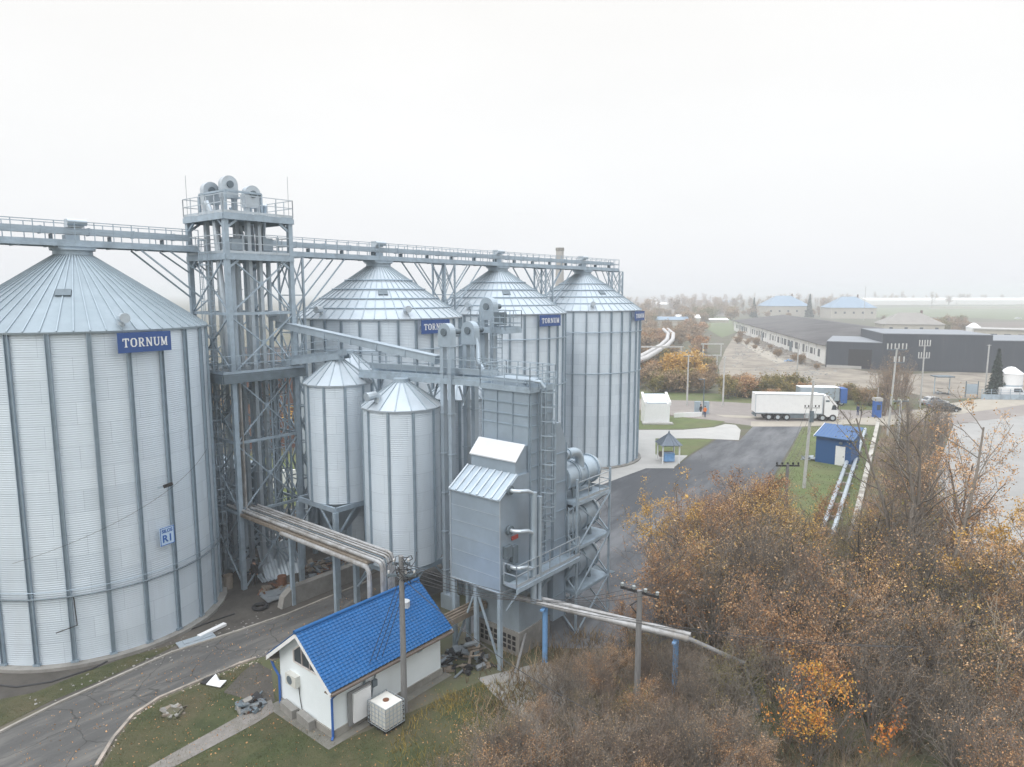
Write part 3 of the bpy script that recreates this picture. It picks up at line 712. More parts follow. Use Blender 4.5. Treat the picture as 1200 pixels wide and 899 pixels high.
m = MB(); railing(m, [D(-.1, -.08, 14.1), D(2.08, -.08, 14.1), D(2.08, 3.28, 14.1), D(-.1, 3.28, 14.1)], 1.15, .85, .026, True, (.33, .66, 1.0)); m.build('railing', steel_m, rf)
m = MB(); dbox(m, .3, 1.5, .4, 2.7, 14.1, 14.55); m.tube([D(.3, .6, 14.4), D(.1, .3, 14.6), D(.5, -.3, 14.5), D(.6, -.5, 14.2)], .1, 8); m.build('distribution_chute', duct_m, rf)
# mid hood with a pale sloped cover
m = MB()
m.prism([D(-.02, .12, 8.6), D(-1.0, .12, 8.6), D(-1.0, .12, 10.55), D(-.30, .12, 11.25), D(-.02, .12, 11.25)], -R*3.0)
m.build('upper_hood', dry_m, dr)
m = MB(); m.prism([D(-1.08, .04, 10.53), D(-.32, .04, 11.29), D(-.32, .04, 11.35), D(-1.08, .04, 10.59)], -R*3.16); m.build('hood_cover', mat('pale_hood_sheet', (.62, .645, .67), .5, .1, .04, 1), dr)
# lower big hot-air box with ribbed sloped roof
m = MB()
m.prism([D(-.03, 0, 4.1), D(-2.35, 0, 4.1), D(-2.35, 0, 8.95), D(-1.02, 0, 9.85), D(-.03, 0, 9.85)], -R*3.35)
m.build('hot_air_box', dry_m, dr)
m = MB()
up_ = (D(-1.0, 0, 9.87)-D(-2.45, 0, 8.89)); nrm = up_.cross(-R).normalized(); nrm = nrm if nrm.z > 0 else -nrm
m.prism([D(-2.47, -.08, 8.88), D(-1.0, -.08, 9.88), D(-1.0, -.08, 9.93), D(-2.47, -.08, 8.93)], -R*3.5)
for k in range(8):
    j = .02+k*.475
    m.beam(D(-2.46, j, 8.95)+nrm*.02, D(-1.01, j, 9.94)+nrm*.02, .10, .05, 1)
m.build('hood_roof', [duct_m, steel_l], dr)
m = MB()
for z in (4.12, 8.85): m.beam(D(-2.37, -.02, z), D(-2.37, 3.37, z), .06)
for j in (-.01, 3.36): m.beam(D(-2.37, j, 4.1), D(-2.37, j, 8.9), .05)
for z in (4.9, 5.7, 6.5, 7.3, 8.1): m.beam(D(-2.36, .02, z), D(-2.36, 3.33, z), .015, .02)
m.beam(D(-2.35, -.02, 4.12), D(-1.0, -.02, 4.12), .06)
m.build('box_trim', steel_l, dr)
# base: hopper, concrete foot with pierced blocks
m = MB(); dbox(m, -.6, 1.9, .2, 3.1, 1.3, 3.4); m.build('base_hopper', duct_m, dr)
m = MB(); dbox(m, -.7, 2.0, .1, 3.3, 0, 1.3); bw = m.build('base_wall', concrete, dr)
m = MB()
for a_ in range(8):
    for b_ in range(3):
        m.box(D(-.71, .45+a_*.32, .35+b_*.3), (.2, .03, .2), R, UP)
m.build('block_opening', black, bw)
m = MB()
for (i, j) in ((-2.25, .1), (-2.25, 3.25), (-2.25, 1.7), (-1.2, 3.25)): m.beam(D(i, j, 0), D(i, j, 4.05), .2)
m.beam(D(-2.25, .1, 4.0), D(-.1, .1, 4.0), .18); m.beam(D(-2.25, 3.25, 4.0), D(-.1, 3.25, 4.0), .18)
m.beam(D(-2.25, .1, .2), D(-2.25, 1.7, 3.9), .09); m.beam(D(-2.25, 3.25, .2), D(-2.25, 1.7, 3.9), .09)
m.build('support_leg', steel_m, dr)
cage_ladder('ladder', D(1.0, -.16), 5.0, 14.1, R, A, dr, steel_m)
cage_ladder('ladder', D(3.0, -.55), 4.6, 7.4, R, A, dr, steel_m, False)
# exhaust side plenum
m = MB(); m.prism([D(2.02, -.1, 1.0), D(3.15, -.1, 1.0), D(3.15, -.1, 10.9), D(2.55, -.1, 12.1), D(2.02, -.1, 12.1)], -R*3.0)
m.build('exhaust_plenum', dry_m, dr)
m = MB()
for z in (2.4, 4.0, 5.6, 7.2, 8.8, 10.4): m.beam(D(2.04, -.12, z), D(3.13, -.12, z), .04)
m.beam(D(3.13, -.12, 1), D(3.13, -.12, 10.9), .06); m.build('panel_joint', stif_m, dr)
# walkways on the side
for (i0, i1, z) in ((-2.2, 3.3, 4.55),):
    m = MB(); m.prism([D(i0, -.12, z), D(i1, -.12, z), D(i1, -.95, z), D(i0, -.95, z)], UP*.06)
    m.beam(D(i0, -.95, z-.1), D(i1, -.95, z-.1), .1, .22); o = m.build('side_walkway', steel_m, dr)
    m = MB(); railing(m, [D(i0, -.12, z+.06), D(i0, -.93, z+.06), D(i1, -.93, z+.06)], 1.1, 1.0, .026); m.build('railing', steel_l, o)
    m = MB()
    for i in (i0+.2, .6, i1-.2): m.beam(D(i, -.9, z-.2), D(i, -.12, z-1.4), .09)
    m.build('walkway_strut', steel_m, o)
# burner pipes with elbows and one manifold
for z in (9.3, 7.25, 5.35):
    MB().tube([D(-1.7, -.02, z), D(-1.7, -.35, z), D(-1.55, -.62, z), D(-1.1, -.74, z-.05), D(-.72, -.8, z-.25), D(-.66, -.8, z-1.2)], .105, 10).build('burner_pipe', steel_l, dr, smooth=True)
m = MB().tube([D(-.66, -.8, 9.1), D(-.66, -.8, 3.3)], .16, 12); m.tube([D(-.25, -.85, 8.8), D(-.25, -.85, 3.2)], .13, 10); m.build('manifold_pipe', duct_m, dr, smooth=True)
m = MB()
for z in (9.3, 7.25, 5.35): m.disc(D(-1.7, -.12, z), R, .24, .12, 14)
m.build('valve_flange', steel_d, dr)
MB().box(D(-1.25, -.05, 6.75), (.5, .05, .2), A, UP).build('warning_plate', redp, dr)
m = MB()
for (i, z, w, h) in ((-1.9, 6.2, .5, .6), (-1.4, 5.9, .4, .9), (-1.75, 4.8, .9, .5)): m.box(D(i, -.12, z), (w, .22, h), A, UP)
m.build('control_box', steel_d, dr)

# fan frame with three cylindrical exhaust fans
fr = thing('fan_frame', 'braced steel frame stacked with platforms on the yard side of the dryer', 'steel frame', D(5, .4))
fc = [D(3.3, -.75), D(6.7, -.75), D(6.7, 1.9), D(3.3, 1.9)]
for p in fc: MB().beam(p, p+UP*8.9, .11).build('column', steel_m, fr)
for z in (2.4, 5.0, 7.55):
    m = MB(); m.prism([p+UP*z for p in fc], UP*.06)
    for i in range(4): m.beam(fc[i]+UP*(z-.06), fc[(i+1) % 4]+UP*(z-.06), .1, .18)
    m.build('platform', steel_m, fr)
for z0, z1 in ((0, 2.4), (2.4, 5.0), (5.0, 7.5)):
    m = MB()
    for i in range(4):
        p, q = fc[i], fc[(i+1) % 4]; off = (q-p).normalized().cross(UP)*.04
        m.beam(p+UP*z0+off, q+UP*z1+off, .07); m.beam(p+UP*z1-off, q+UP*z0-off, .07)
    m.build('cross_brace', steel_m, fr)
m = MB(); railing(m, [D(3.3, -.75, 7.6), D(6.7, -.75, 7.6), D(6.7, 1.9, 7.6)], 1.1, 1.2, .024); m.build('railing', steel_l, fr)
m = MB().prism([D(6.2, -.75, 2.4), D(7.6, -.75, 2.2), D(7.6, 1.0, 2.2), D(6.2, 1.0, 2.4)], UP*.05); m.build('fold_out_hatch', steel_d, fr)
for z, lab in ((8.75, 'topmost of the three big cylindrical exhaust fans in the braced frame, elbow pipe above it'),
               (6.15, 'middle one of the three big cylindrical exhaust fans in the braced frame'), (3.5, 'lowest of the three big cylindrical exhaust fans in the braced frame')):
    fan = thing('exhaust_fan', lab, 'exhaust fan', D(4.9, .4, z), 'exhaust fans of the dryer')
    c0, c1 = D(3.2, .5, z), D(6.3, .5, z)
    m = MB().tube([c0, c0.lerp(c1, .35), c0.lerp(c1, .36), c0.lerp(c1, .45), c0.lerp(c1, .46), c1], [.80, .80, .88, .88, .77, .77], 28)
    m.build('casing', duct_m, fan, smooth=True)
    for f in (.02, .33, .62, .98):
        p = c0.lerp(c1, f); MB().tube([p-A*.04, p+A*.04], .86, 28).build('flange', steel_m, fan)
    e = c1
    m = MB().tube([e, e+A*.25, e+A*.55, e+A*.8], [.77, .75, .58, .2], 24); m.build('outlet_dome', steel_l, fan, smooth=True)
    m = MB()
    for f in (.2, .75):
        p = c0.lerp(c1, f)
        m.beam(p-R*.58-UP*.5, p-R*.68-UP*1.1, .1, .2); m.beam(p+R*.58-UP*.5, p+R*.68-UP*1.1, .1, .2)
    m.build('cradle', steel_d, fan)
ep = thing('elbow_duct', 'round elbow duct curving out of the dryer side plenum above the top fan', 'duct', D(3.6, .4, 10.2))
pts = [D(3.1, -.0, 10.2), D(3.9, -.0, 10.2)]+[D(3.9+.75*sin(pi/2*k/6), 0, 9.45+.75*cos(pi/2*k/6)) for k in range(1, 7)]+[D(4.65, 0, 8.9)]
MB().tube(pts, .26, 16).build('pipe', duct_m, ep, smooth=True)
m = MB()
for i in (2.0,): m.disc(D(4.65, 0, 9.15), UP, .33, .08, 16).disc(D(3.35, 0, 10.2), A, .33, .08, 16)
m.build('flange', steel_m, ep)

# ------------------------------------------------------------------ pipe bridges
pbz = 5.25
pbx = thing('pipe_bridge', 'tray of silvery pipes running on posts from the tower foot to the blue-roofed hut', 'pipe bridge', V((-12, 38.8, 0)))
q0, q1 = V((-17.0, 43.1, pbz)), V((-7.0, 34.9, pbz)); d = (q1-q0).normalized(); sd = d.cross(UP).normalized()
m = MB(); m.box((q0+q1)/2-UP*.22, ((q1-q0).length, 1.5, .06), d, UP)
for s_ in (-.78, .78): m.beam(q0+sd*s_-UP*.25, q1+sd*s_-UP*.25, .08, .2)
k = 0
while k < (q1-q0).length: m.beam(q0+d*k-sd*.8-UP*.3, q0+d*k+sd*.8-UP*.3, .06, .1); k += 1.6
m.build('tray', wood_m, pbx)
for i, s_ in enumerate((-.62, -.36, -.12, .12, .34, .62)):
    r = (.09, .05, .06, .04, .06, .10)[i]
    e = q1+sd*s_
    pts = [q0+sd*s_-d*(.3*i), e+d*(.12*i)]
    b0 = e+d*(.12*i)
    pts += [b0+d*.22-UP*.06, b0+d*.32-UP*.25, b0+d*.34-UP*2.4]
    MB().tube(pts, r, 10).build('pipe', pipe_m if i != 3 else steel_d, pbx, smooth=True)
for p in (q0.lerp(q1, .36), q0.lerp(q1, .70)):
    MB().beam(V((p.x, p.y, 0)), V((p.x, p.y, pbz-.3)), .22).build('post', steel_m, pbx)
rp_ = [MB().tube([q0-d*1.2+UP*.9, q0-d*.5+UP*.85, q0-d*.2+UP*.0, q0+d*.6-UP*.02], .11, 10), MB().tube([q0-d*.1+sd*.3+UP*5.6, q0-d*.1+sd*.3+UP*.1, q0+sd*.3+d*.5], .09, 8), MB().tube([q0+d*.15+sd*.3+UP*8.9, q0+d*.15+sd*.3+UP*.1], .07, 8), MB().tube([q0+d*.38+sd*.35+UP*8.7, q0+d*.38+sd*.35+UP*.1], .05, 8), MB().tube([q0.lerp(q1, .40)+sd*.95-UP*.3, q1+sd*.95-UP*.32+d*.1, q1+sd*.95+d*.3-UP*.6, q1+sd*.95+d*.32-UP*2.4], .13, 10)]
for m in rp_: m.build('riser_pipe', pipe_m, pbx, smooth=True)
# bridge between the hut and the dryer foot
hb = thing('cable_tray', 'short weathered tray bridging from the hut gutter to the dryer foot', 'cable tray', V((-2.4, 34, 2.3)))
p0, p1 = V((-3.6, 33.2, 2.3)), D(-.7, 2.7, 2.2); d = (p1-p0).normalized(); sd = d.cross(UP).normalized()
m = MB(); m.box((p0+p1)/2, ((p1-p0).length, .75, .3), d, UP)
for s_ in (-.25, 0, .25): m.tube([p0+sd*s_+UP*.2, p1+sd*s_+UP*.2], .06, 8)
m.build('tray', wood_m, hb)
# pipe pair towards the thicket on light blue posts
pp = thing('insulated_pipeline', 'pair of shiny pipes on light blue posts leading from the dryer into the thicket', 'pipeline', V((4, 33, 0)))
p0, p1 = V((.35, 34.2, 3.3)), V((8.3, 30.4, 3.0)); d = (p1-p0).normalized(); sd = d.cross(UP).normalized()
MB().tube([p0+sd*.16, p1+sd*.16], .15, 14).build('pipe', pipe_m, pp, smooth=True)
MB().tube([D(-.2, -.85, 3.6), p0-sd*.3+d*.4, p1-sd*.3], .12, 14).build('pipe', pipe_m, pp, smooth=True)
MB().tube([p1+sd*.16-d*.6, p1+sd*.16+d*.1, p1+sd*.16+d*2.5-UP*.5, p1+d*3.2-UP*2.8], .11, 12).build('pipe', polewood, pp, smooth=True)
for f in (.17, .93):
    p = p0.lerp(p1, f); MB().tube([V((p.x, p.y, 0)), V((p.x, p.y, p.z-.3))], .14, 12).box(V((p.x, p.y, p.z-.26)), (.2, .9, .08), d, UP).build('post', lightblue, pp, smooth=True)

# ------------------------------------------------------------------ blue-roofed hut  (a along A from the near corner, b along -R)
HN = V((-7.67, 27.4, 0)); HL, HW = 6.45, 3.96
def Hh(a, b, z=0.0): return HN+A*a-R*b+UP*z
hut = thing('pump_house', 'small white hut with a glossy blue metal tile roof beside the asphalt lane', 'hut', Hh(HL/2, HW/2))
EZ, RZ = 2.72, 4.22
mb = MB(); W_ = HW
for a in (0, HL):
    mb.face([Hh(a, 0, 0), Hh(a, W_, 0), Hh(a, W_, EZ), Hh(a, W_/2, RZ-.05), Hh(a, 0, EZ)])
mb.face([Hh(0, 0, 0), Hh(HL, 0, 0), Hh(HL, 0, EZ), Hh(0, 0, EZ)]); mb.face([Hh(0, W_, 0), Hh(HL, W_, 0), Hh(HL, W_, EZ), Hh(0, W_, EZ)])
hw = mb.build('wall', plaster, hut)
mb = MB()
mb.box(Hh(-.02, HW/2, .17), (.1, HW+.14, .34), A, UP); mb.box(Hh(HL/2+.02, -.02, .17), (HL+.1, .1, .34), A, UP)
mb.build('plinth', mat('dirty_plinth', (.27, .26, .235), .95, 0, .2, 2, dirt=(.16, .15, .13)), hut)
# metal tile roof: real stepped waves
def tile_roof(side):
    mb = MB(); oh = .42; n_a = 200; rows = 20
    run = HW/2+.48
    sl = (RZ-EZ+.02)/(HW/2)
    def pt(ia, ib):
        a = -oh+(HL+2*oh)*ia/n_a
        row, st = divmod(ib, 2)
        f = min(1.0, (row+(0.985 if st else 0.0))/rows)
        w = .028*abs(sin(pi*(ia/n_a)*(HL+2*oh)/.21))
        h = .035*((1-st)*0+st) # drop at each step
        x = run*f
        z = RZ+.08-sl*x+w+(.034 if st else 0.0)
        b = HW/2-x if side < 0 else HW/2+x
        return Hh(a, b, z)
    nb = rows*2
    idx = {}
    for ib in range(nb):
        for ia in range(n_a+1):
            idx[ia, ib] = len(mb.v); mb.v.append(pt(ia, ib))
    for ib in range(nb-1):
        for ia in range(n_a):
            mb.f.append([idx[ia, ib], idx[ia+1, ib], idx[ia+1, ib+1], idx[ia, ib+1]]); mb.m.append(0)
    return mb
rf = tile_roof(-1).build('roof', bluetile, hut, fix=False)
tile_roof(1).build('roof', bluetile, hut, fix=False)
MB().tube([Hh(-.45, HW/2, RZ+.12), Hh(HL+.45, HW/2, RZ+.12)], .09, 10).build('ridge_cap', bluetile, rf, smooth=True)
sl = (RZ-EZ+.02)/(HW/2); run = HW/2+.47
for a in (-.42, HL+.42):
    for sgn in (-1, 1):
        p = Hh(a, HW/2, RZ+.0); q = Hh(a, HW/2+sgn*run, RZ-sl*run)
        MB().prism([p+UP*.05, q+UP*.05, q-UP*.15, p-UP*.15], A*(.035 if a < 0 else -.035)).build('bargeboard', white, hut)
mb = MB()
for sgn in (-1, 1):
    q = HW/2+sgn*(run-.06)
    mb.prism([Hh(-.38, q, RZ-sl*run-.03), Hh(-.38, HW/2+sgn*(HW/2-.02), RZ-sl*run-.03), Hh(-.38, HW/2+sgn*(HW/2-.02), RZ-sl*run-.07), Hh(-.38, q, RZ-sl*run-.07)], A*(HL+.76))
    mb.beam(Hh(-.42, HW/2+sgn*(run-.02), RZ-sl*run-.04), Hh(HL+.42, HW/2+sgn*(run-.02), RZ-sl*run-.04), .03, .16)
mb.build('soffit', wood_m, hut)
mb = MB()
for sgn in (-1, 1): mb.tube([Hh(-.4, HW/2+sgn*(run+.06), RZ-sl*run-.0), Hh(HL+.4, HW/2+sgn*(run+.06), RZ-sl*run-.05)], .07, 8)
mb.build('gutter', mat('brown_gutter', (.12, .095, .08), .5, 0, .1, 3), hut, smooth=True)
zg = RZ-sl*run-.05
MB().tube([Hh(-.12, -.5, zg), Hh(-.1, -.2, zg-.28), Hh(-.08, -.07, zg-.42), Hh(-.08, -.07, .15), Hh(-.2, -.16, .06)], .055, 8).build('downpipe', bluepaint, hut, smooth=True)
MB().tube([Hh(-.2, HW+.5, zg), Hh(-.15, HW+.25, zg-.5), Hh(-.08, HW-.02, zg-.85), Hh(-.08, HW-.02, .1)], .055, 8).build('downpipe', bluepaint, hut, smooth=True)
# gable window: three slanted lights
mb = MB(); gl_ = MB()
def gz(b): return RZ-.05-abs(b-HW/2)*(RZ-EZ)/(HW/2)-.50
bs = [1.05, 1.42, 1.82, 2.25]; bs = [HW/2-1.05+x*.0 for x in bs]
b0, b1, b2, b3 = .95, 1.5, 2.1, 2.75; zs = 2.56
def gpoly(x0, x1):
    pts = [(x0, zs), (x1, zs)]
    z1, z0 = gz(x1), gz(x0)
    pts += [(x1, max(z1, zs+.02))]
    if x0 < HW/2 < x1: pts += [(HW/2, gz(HW/2))]
    pts += [(x0, max(z0, zs+.02))]
    return pts
for x0, x1 in ((b0, b1), (b1, b2), (b2, b3)):
    gl_.prism([Hh(-.012, b, z) for b, z in gpoly(x0+.05, x1-.05)], -A*.012)
    P_ = gpoly(x0, x1)
    for i in range(len(P_)):
        (ba, za), (bb, zb) = P_[i], P_[(i+1) % len(P_)]
        mb.beam(Hh(-.03, ba, za), Hh(-.03, bb, zb), .07, .06)
wn = mb.build('window', mat('window_frame', (.66, .62, .60), .5), hut); gl_.build('pane', glass, wn)
mb = MB().box(Hh(-.13, 2.75, 1.72), (.26, .78, .52), A, UP); ac = mb.build('air_conditioner', mat('ac_casing', (.62, .62, .58), .5, 0, .05, 3), hut)
MB().disc(Hh(-.265, 2.82, 1.72), A, .2, .02, 18).build('fan_grille', steel_d, ac)
MB().tube([Hh(-.06, 2.4, 1.5), Hh(-.05, 2.35, .9), Hh(-.05, 2.2, .3)], .018, 6).build('cable', cable, hut)
# meter cabinet and conduits on the long wall
cb_ = MB().box(Hh(1.35, -.1, .98), (1.25, .1, 1.55), A, UP).build('cabinet_frame', mat('cabinet_grey', (.22, .225, .23), .6), hut)
MB().box(Hh(1.4, -.17, .98), (.95, .16, 1.35), A, UP).build('cabinet_door', white, cb_)
mb = MB(); mb.tube([Hh(1.6, -.1, 1.75), Hh(1.7, -.1, 2.1), Hh(1.85, -.1, 2.6)], .05, 8).tube([Hh(2.0, -.1, .9), Hh(2.12, -.1, 1.6), Hh(2.3, -.1, 2.0), Hh(2.5, -.1, 2.6)], .035, 8).box(Hh(1.6, -.1, 2.25), (.35, .14, .4), A, UP).box(Hh(2.2, -.1, 1.55), (.25, .12, .3), A, UP)
mb.build('conduit', steel_d, hut)
mb = MB(); mb.box(Hh(5.6, -.06, 2.25), (.14, .1, .18), A, UP).box(Hh(5.05, -.03, 1.95), (.3, .03, .3), A, UP); mb.build('wall_fitting', steel_m, hut)
MB().tube([Hh(5.3, HW/2-.7, RZ-.62), Hh(5.3, HW/2-.7, RZ-.30)], .26, 14).build('roof_vent', mat('vent_dome', (.5, .52, .53), .5), hut, smooth=True)
sheet('hut_apron', [Hh(-.62, -.5), Hh(HL+.3, -.5), Hh(HL+.3, 0), Hh(0, 0), Hh(0, HW+.3), Hh(-.62, HW+.3)], .022, mat('dark_apron', (.17, .165, .145), .95, 0, .25, 2, dirt=(.26, .25, .23)))
mb = MB()
for b in (1.7, 3.0): mb.box(Hh(-.22, b, .22), (.32, 1.1, .44), A+R*.1, UP)
o = mb.build('concrete_block', concrete, None, Hh(-.22, 2.4)); tag(o, 'low grey concrete blocks laid against the hut gable under the air conditioner', 'concrete block')

# IBC tank
it = thing('cage_tank', 'white plastic liquid tank in a wire cage beside the hut wall', 'tank', at(453, 849))
c = at(453, 849); ex = A
MB().box(c+UP*.67, (.95, 1.06, .98), ex, UP).build('bottle', plastic, it)
MB().disc(c+UP*1.17, UP, .14, .05, 14).build('lid', rust, it)
m = MB()
for k in range(6):
    f = -.5+k/5
    for s_ in (-1, 1):
        m.beam(c+ex*f*1.08+R*.6*s_+UP*.15, c+ex*f*1.08+R*.6*s_+UP*1.2, .022); m.beam(c+R*f*1.2+ex*.54*s_+UP*.15, c+R*f*1.2+ex*.54*s_+UP*1.2, .022)
for k in range(6):
    z = .18+k*.2
    for s_ in (-1, 1):
        m.beam(c-ex*.55+R*.6*s_+UP*z, c+ex*.55+R*.6*s_+UP*z, .022); m.beam(c-R*.61+ex*.54*s_+UP*z, c+R*.61+ex*.54*s_+UP*z, .022)
m.build('cage', steel_l, it)
m = MB()
for s_ in (-.45, 0, .45): m.box(c+R*s_+UP*.06, (1.05, .12, .12), ex, UP)
m.box(c+UP*.14, (1.1, 1.22, .04), ex, UP); m.build('pallet', black, it)
# ------------------------------------------------------------------ ground and its sheets
sheet('ground', [(-3000, -300), (3000, -300), (3000, 5200), (-3000, 5200)], 0.0, soil)
def S(name, px, z, m, kind='structure'): return sheet(name, G(px), z, m, kind=kind)
# left lane (old asphalt)
lane_up = [(-260, 990), (0, 859), (66, 826), (133, 796), (200, 766), (280, 740), (336, 721), (431, 682), (520, 645)]
lane_lo = [(560, 672), (470, 717), (380, 752), (300, 772), (280, 779), (233, 799), (186, 819), (156, 839), (133, 866), (113, 899), (60, 990)]
S('lane_asphalt', lane_up+lane_lo, .012, asph_o)
def kerb(name, pts, w, h, m):
    P_ = [V((p[0], p[1], 0)) for p in pts]; mb = MB()
    for i in range(len(P_)-1): mb.beam(P_[i]+UP*h/2, P_[i+1]+UP*(h/2+.0005*(i % 2)), w, h)
    return tag(mb.build(name, m), kind='structure')
kerb('lane_kerb', G(lane_up[1:-1]), .13, .10, mat('worn_kerb', (.33, .31, .28), .95, 0, .25, 2, dirt=(.2, .19, .17)))
kerb('lane_kerb', G(lane_lo[3:-1]), .14, .10, mat('reddish_kerb', (.42, .36, .31), .95, 0, .3, 1.5, dirt=(.2, .19, .17), dirt_at=(.45, .6)))
# ground round the first silo and under the plant
sheet('silo_yard', [PL(-16, 7.3), PL(-6, 8.6), PL(2, 9.6), PL(6, 10.4), PL(7.5, 12.9), PL(14, 13.2), PL(24, 16), PL(34, 18), PL(34, -9), PL(-16, -9)], .006, dirt_m)
grass_strip = [(-260, 960), (0, 852), (60, 822), (125, 795), (190, 765), (215, 752), (150, 770), (90, 792), (40, 812), (0, 820), (-200, 900)]
S('verge_lawn', grass_strip, .016, lawn)
S('front_lawn', [(120, 899), (138, 866), (160, 840), (190, 821), (236, 801), (284, 781), (305, 776), (316, 800), (330, 830), (395, 872), (560, 800), (640, 780), (760, 990), (40, 990)], .008, lawn)
S('garden_path', [(128, 925), (290, 834), (318, 820), (322, 834), (300, 848), (180, 912)], .024, paver)
S('dark_patch', [(262, 812), (284, 788), (300, 776), (318, 786), (322, 822), (312, 826)], .018, dirt_m)
S('hut_slab', [(560, 795), (640, 775), (690, 800), (640, 850), (600, 836)], .012, concrete)
# main yard
S('yard_asphalt', [(540, 740), (560, 690), (640, 640), (690, 575), (700, 568), (757, 549), (790, 549), (806, 536), (840, 515), (866, 517), (885, 497), (942, 497), (934, 512), (925, 526), (905, 560), (890, 610), (880, 700), (760, 760), (650, 760)], .012, asph)
S('public_road', [(300, 452), (640, 462), (760, 468), (850, 471), (900, 474), (1000, 481), (1080, 480), (1230, 470), (1500, 462), (1500, 474), (1230, 486), (1110, 499), (1040, 497), (1000, 496), (940, 499), (880, 499), (800, 489), (760, 481), (640, 476), (300, 466)], .008, publicroad)
S('sandy_shoulder', [(880, 494), (965, 494), (1010, 490), (1040, 488), (1100, 475), (1230, 455), (1230, 470), (1120, 486), (1040, 499), (1000, 497), (940, 500), (880, 500)], .016, sandy)
S('road_edge', [(838, 486), (890, 488), (890, 491), (850, 489)], .02, sandy)
S('silo_apron', [(640, 600), (700, 570), (757, 549), (790, 549), (792, 540), (768, 535), (768, 512), (700, 512), (640, 530)], .020, pale)
S('concrete_path', [(700, 504), (800, 504), (836, 501), (850, 497), (862, 498), (868, 504), (866, 516), (840, 515), (820, 514), (700, 514)], .024, pale)
S('kiosk_lawn', [(640, 484), (760, 487), (800, 489), (850, 494), (835, 500), (800, 503), (640, 504)], .016, lawn_f)
S('gazebo_lawn', [(768, 514), (836, 515), (806, 534), (792, 533), (768, 533)], .026, lawn_f)
S('gazebo_slab', [(762, 549), (768, 533), (806, 534), (790, 548)], .030, pale)
S('shed_lawn', [(940, 501), (1000, 499), (1031, 500), (1022, 540), (1000, 610), (985, 680), (890, 680), (895, 600), (910, 558), (930, 523)], .014, lawn_f)
S('strip_lawn', [(1034, 500), (1116, 497), (1092, 560), (1075, 640), (1060, 760), (985, 760), (1005, 610)], .010, mat('scrub_turf', (.12, .12, .05), .95, 0, .35, .8, dirt=(.15, .11, .085), bump=.6, bscale=9, dirt_at=(.4, .55), dscale=.16))
S('gravel_lot', [(1118, 497), (1102, 540), (1086, 600), (1070, 680), (1060, 780), (1500, 780), (1900, 560), (1500, 470), (1230, 484)], .018, lot_m)
# beyond the road
S('road_verge', [(640, 455), (860, 462), (1040, 462), (1060, 480), (1000, 481), (900, 474), (850, 471), (760, 468), (640, 462)], .010, lawn_f)
S('rubble_field', [(846, 455), (842, 430), (850, 410), (862, 392), (868, 388), (910, 400), (985, 430), (1040, 440), (1120, 436), (1230, 440), (1230, 464), (1100, 468), (1045, 456), (960, 453)], .014, rubble_m)
S('dirt_track', [(858, 396), (870, 396), (900, 411), (925, 424), (910, 426), (880, 410)], .022, sandy)
S('green_field', [(1005, 372), (1010, 361), (1230, 357), (1800, 357), (1800, 376), (1230, 377), (1120, 372)], .10, field_g)
S('ploughed_field', [(740, 372), (860, 370), (860, 350), (740, 350)], .06, field_b)
S('green_patch', [(826, 372), (856, 372), (862, 390), (846, 396), (826, 384)], .05, field_g)
S('brown_field', [(1060, 388), (1060, 378), (1230, 377), (1500, 378), (1500, 388)], .07, field_b)
# debris, oil and tyre marks stay in the materials; retaining wall
rw = MB()
w0, w1 = V((-13.9, 39.5, 0)), V((-8.9, 45.6, 0)); d = (w1-w0).normalized(); sd = d.cross(UP)
rw.prism([w0, w0+d*1.0, w0+d*.75+UP*1.05, w0+d*.2+UP*.7], -sd*.5); rw.box((w0+d*.8+w1)/2-sd*.25+UP*.55, ((w1-w0).length-.8, .5, 1.1), d, UP)
tag(rw.build('retaining_wall', concrete, None, w0), 'low weathered concrete retaining wall along the lane behind the hut', 'wall')

# ------------------------------------------------------------------ scrap and small things on the ground
def corrugated(name, label, c, w, l, ang, tilt, m_, cat='metal sheet', group=None, lift=.05):
    n = int(w/.06); mb = MB(); ex = V((cos(ang), sin(ang), 0)); ey = V((-sin(ang)*cos(tilt), cos(ang)*cos(tilt), sin(tilt))); nn = ex.cross(ey)
    for k in range(n):
        def P(i): return V(c)+UP*lift+ex*(-w/2+w*i/n)+nn*(.03*sin(i*2*pi/4))
        p, q = P(k), P(k+1); mb.face([p, q, q+ey*l, p+ey*l]); mb.face([p-nn*.012, p+ey*l-nn*.012, q+ey*l-nn*.012, q-nn*.012])
    return tag(mb.build(name, m_, None, V(c), fix=False), label, cat, group)
corrugated('corrugated_sheet', 'large corrugated sheet leaning on scrap behind the standing man', at(333, 676), 2.4, 2.6, .62, .75, steel_l)
corrugated('corrugated_sheet', 'narrow corrugated sheet lying flat at the foot of the leaning one', at(318, 681), 1.2, 1.2, .7, .15, steel_l)
def plank(name, label, p, q, w, h, m_, cat):
    mb = MB().beam(p, q, w, h); return tag(mb.build(name, m_, None, V(p)), label, cat)
plank('white_profile', 'long white metal profile lying by the lane under the first silo', at(233, 749)+UP*.14, at(264, 734)+UP*.14, .28, .14, white, 'metal profile')
mb = MB(); c = at(230, 752); mb.box(c+UP*.10, (1.9, .75, .05), at(250, 745)-at(212, 757), UP); mb.box(c+UP*.16+A*.1, (1.5, .4, .04), at(250, 745)-at(212, 757), UP)
tag(mb.build('steel_sheet', steel_l, None, c), 'flat bluish steel sheet lying beside the white profile at the lane kerb', 'metal sheet')
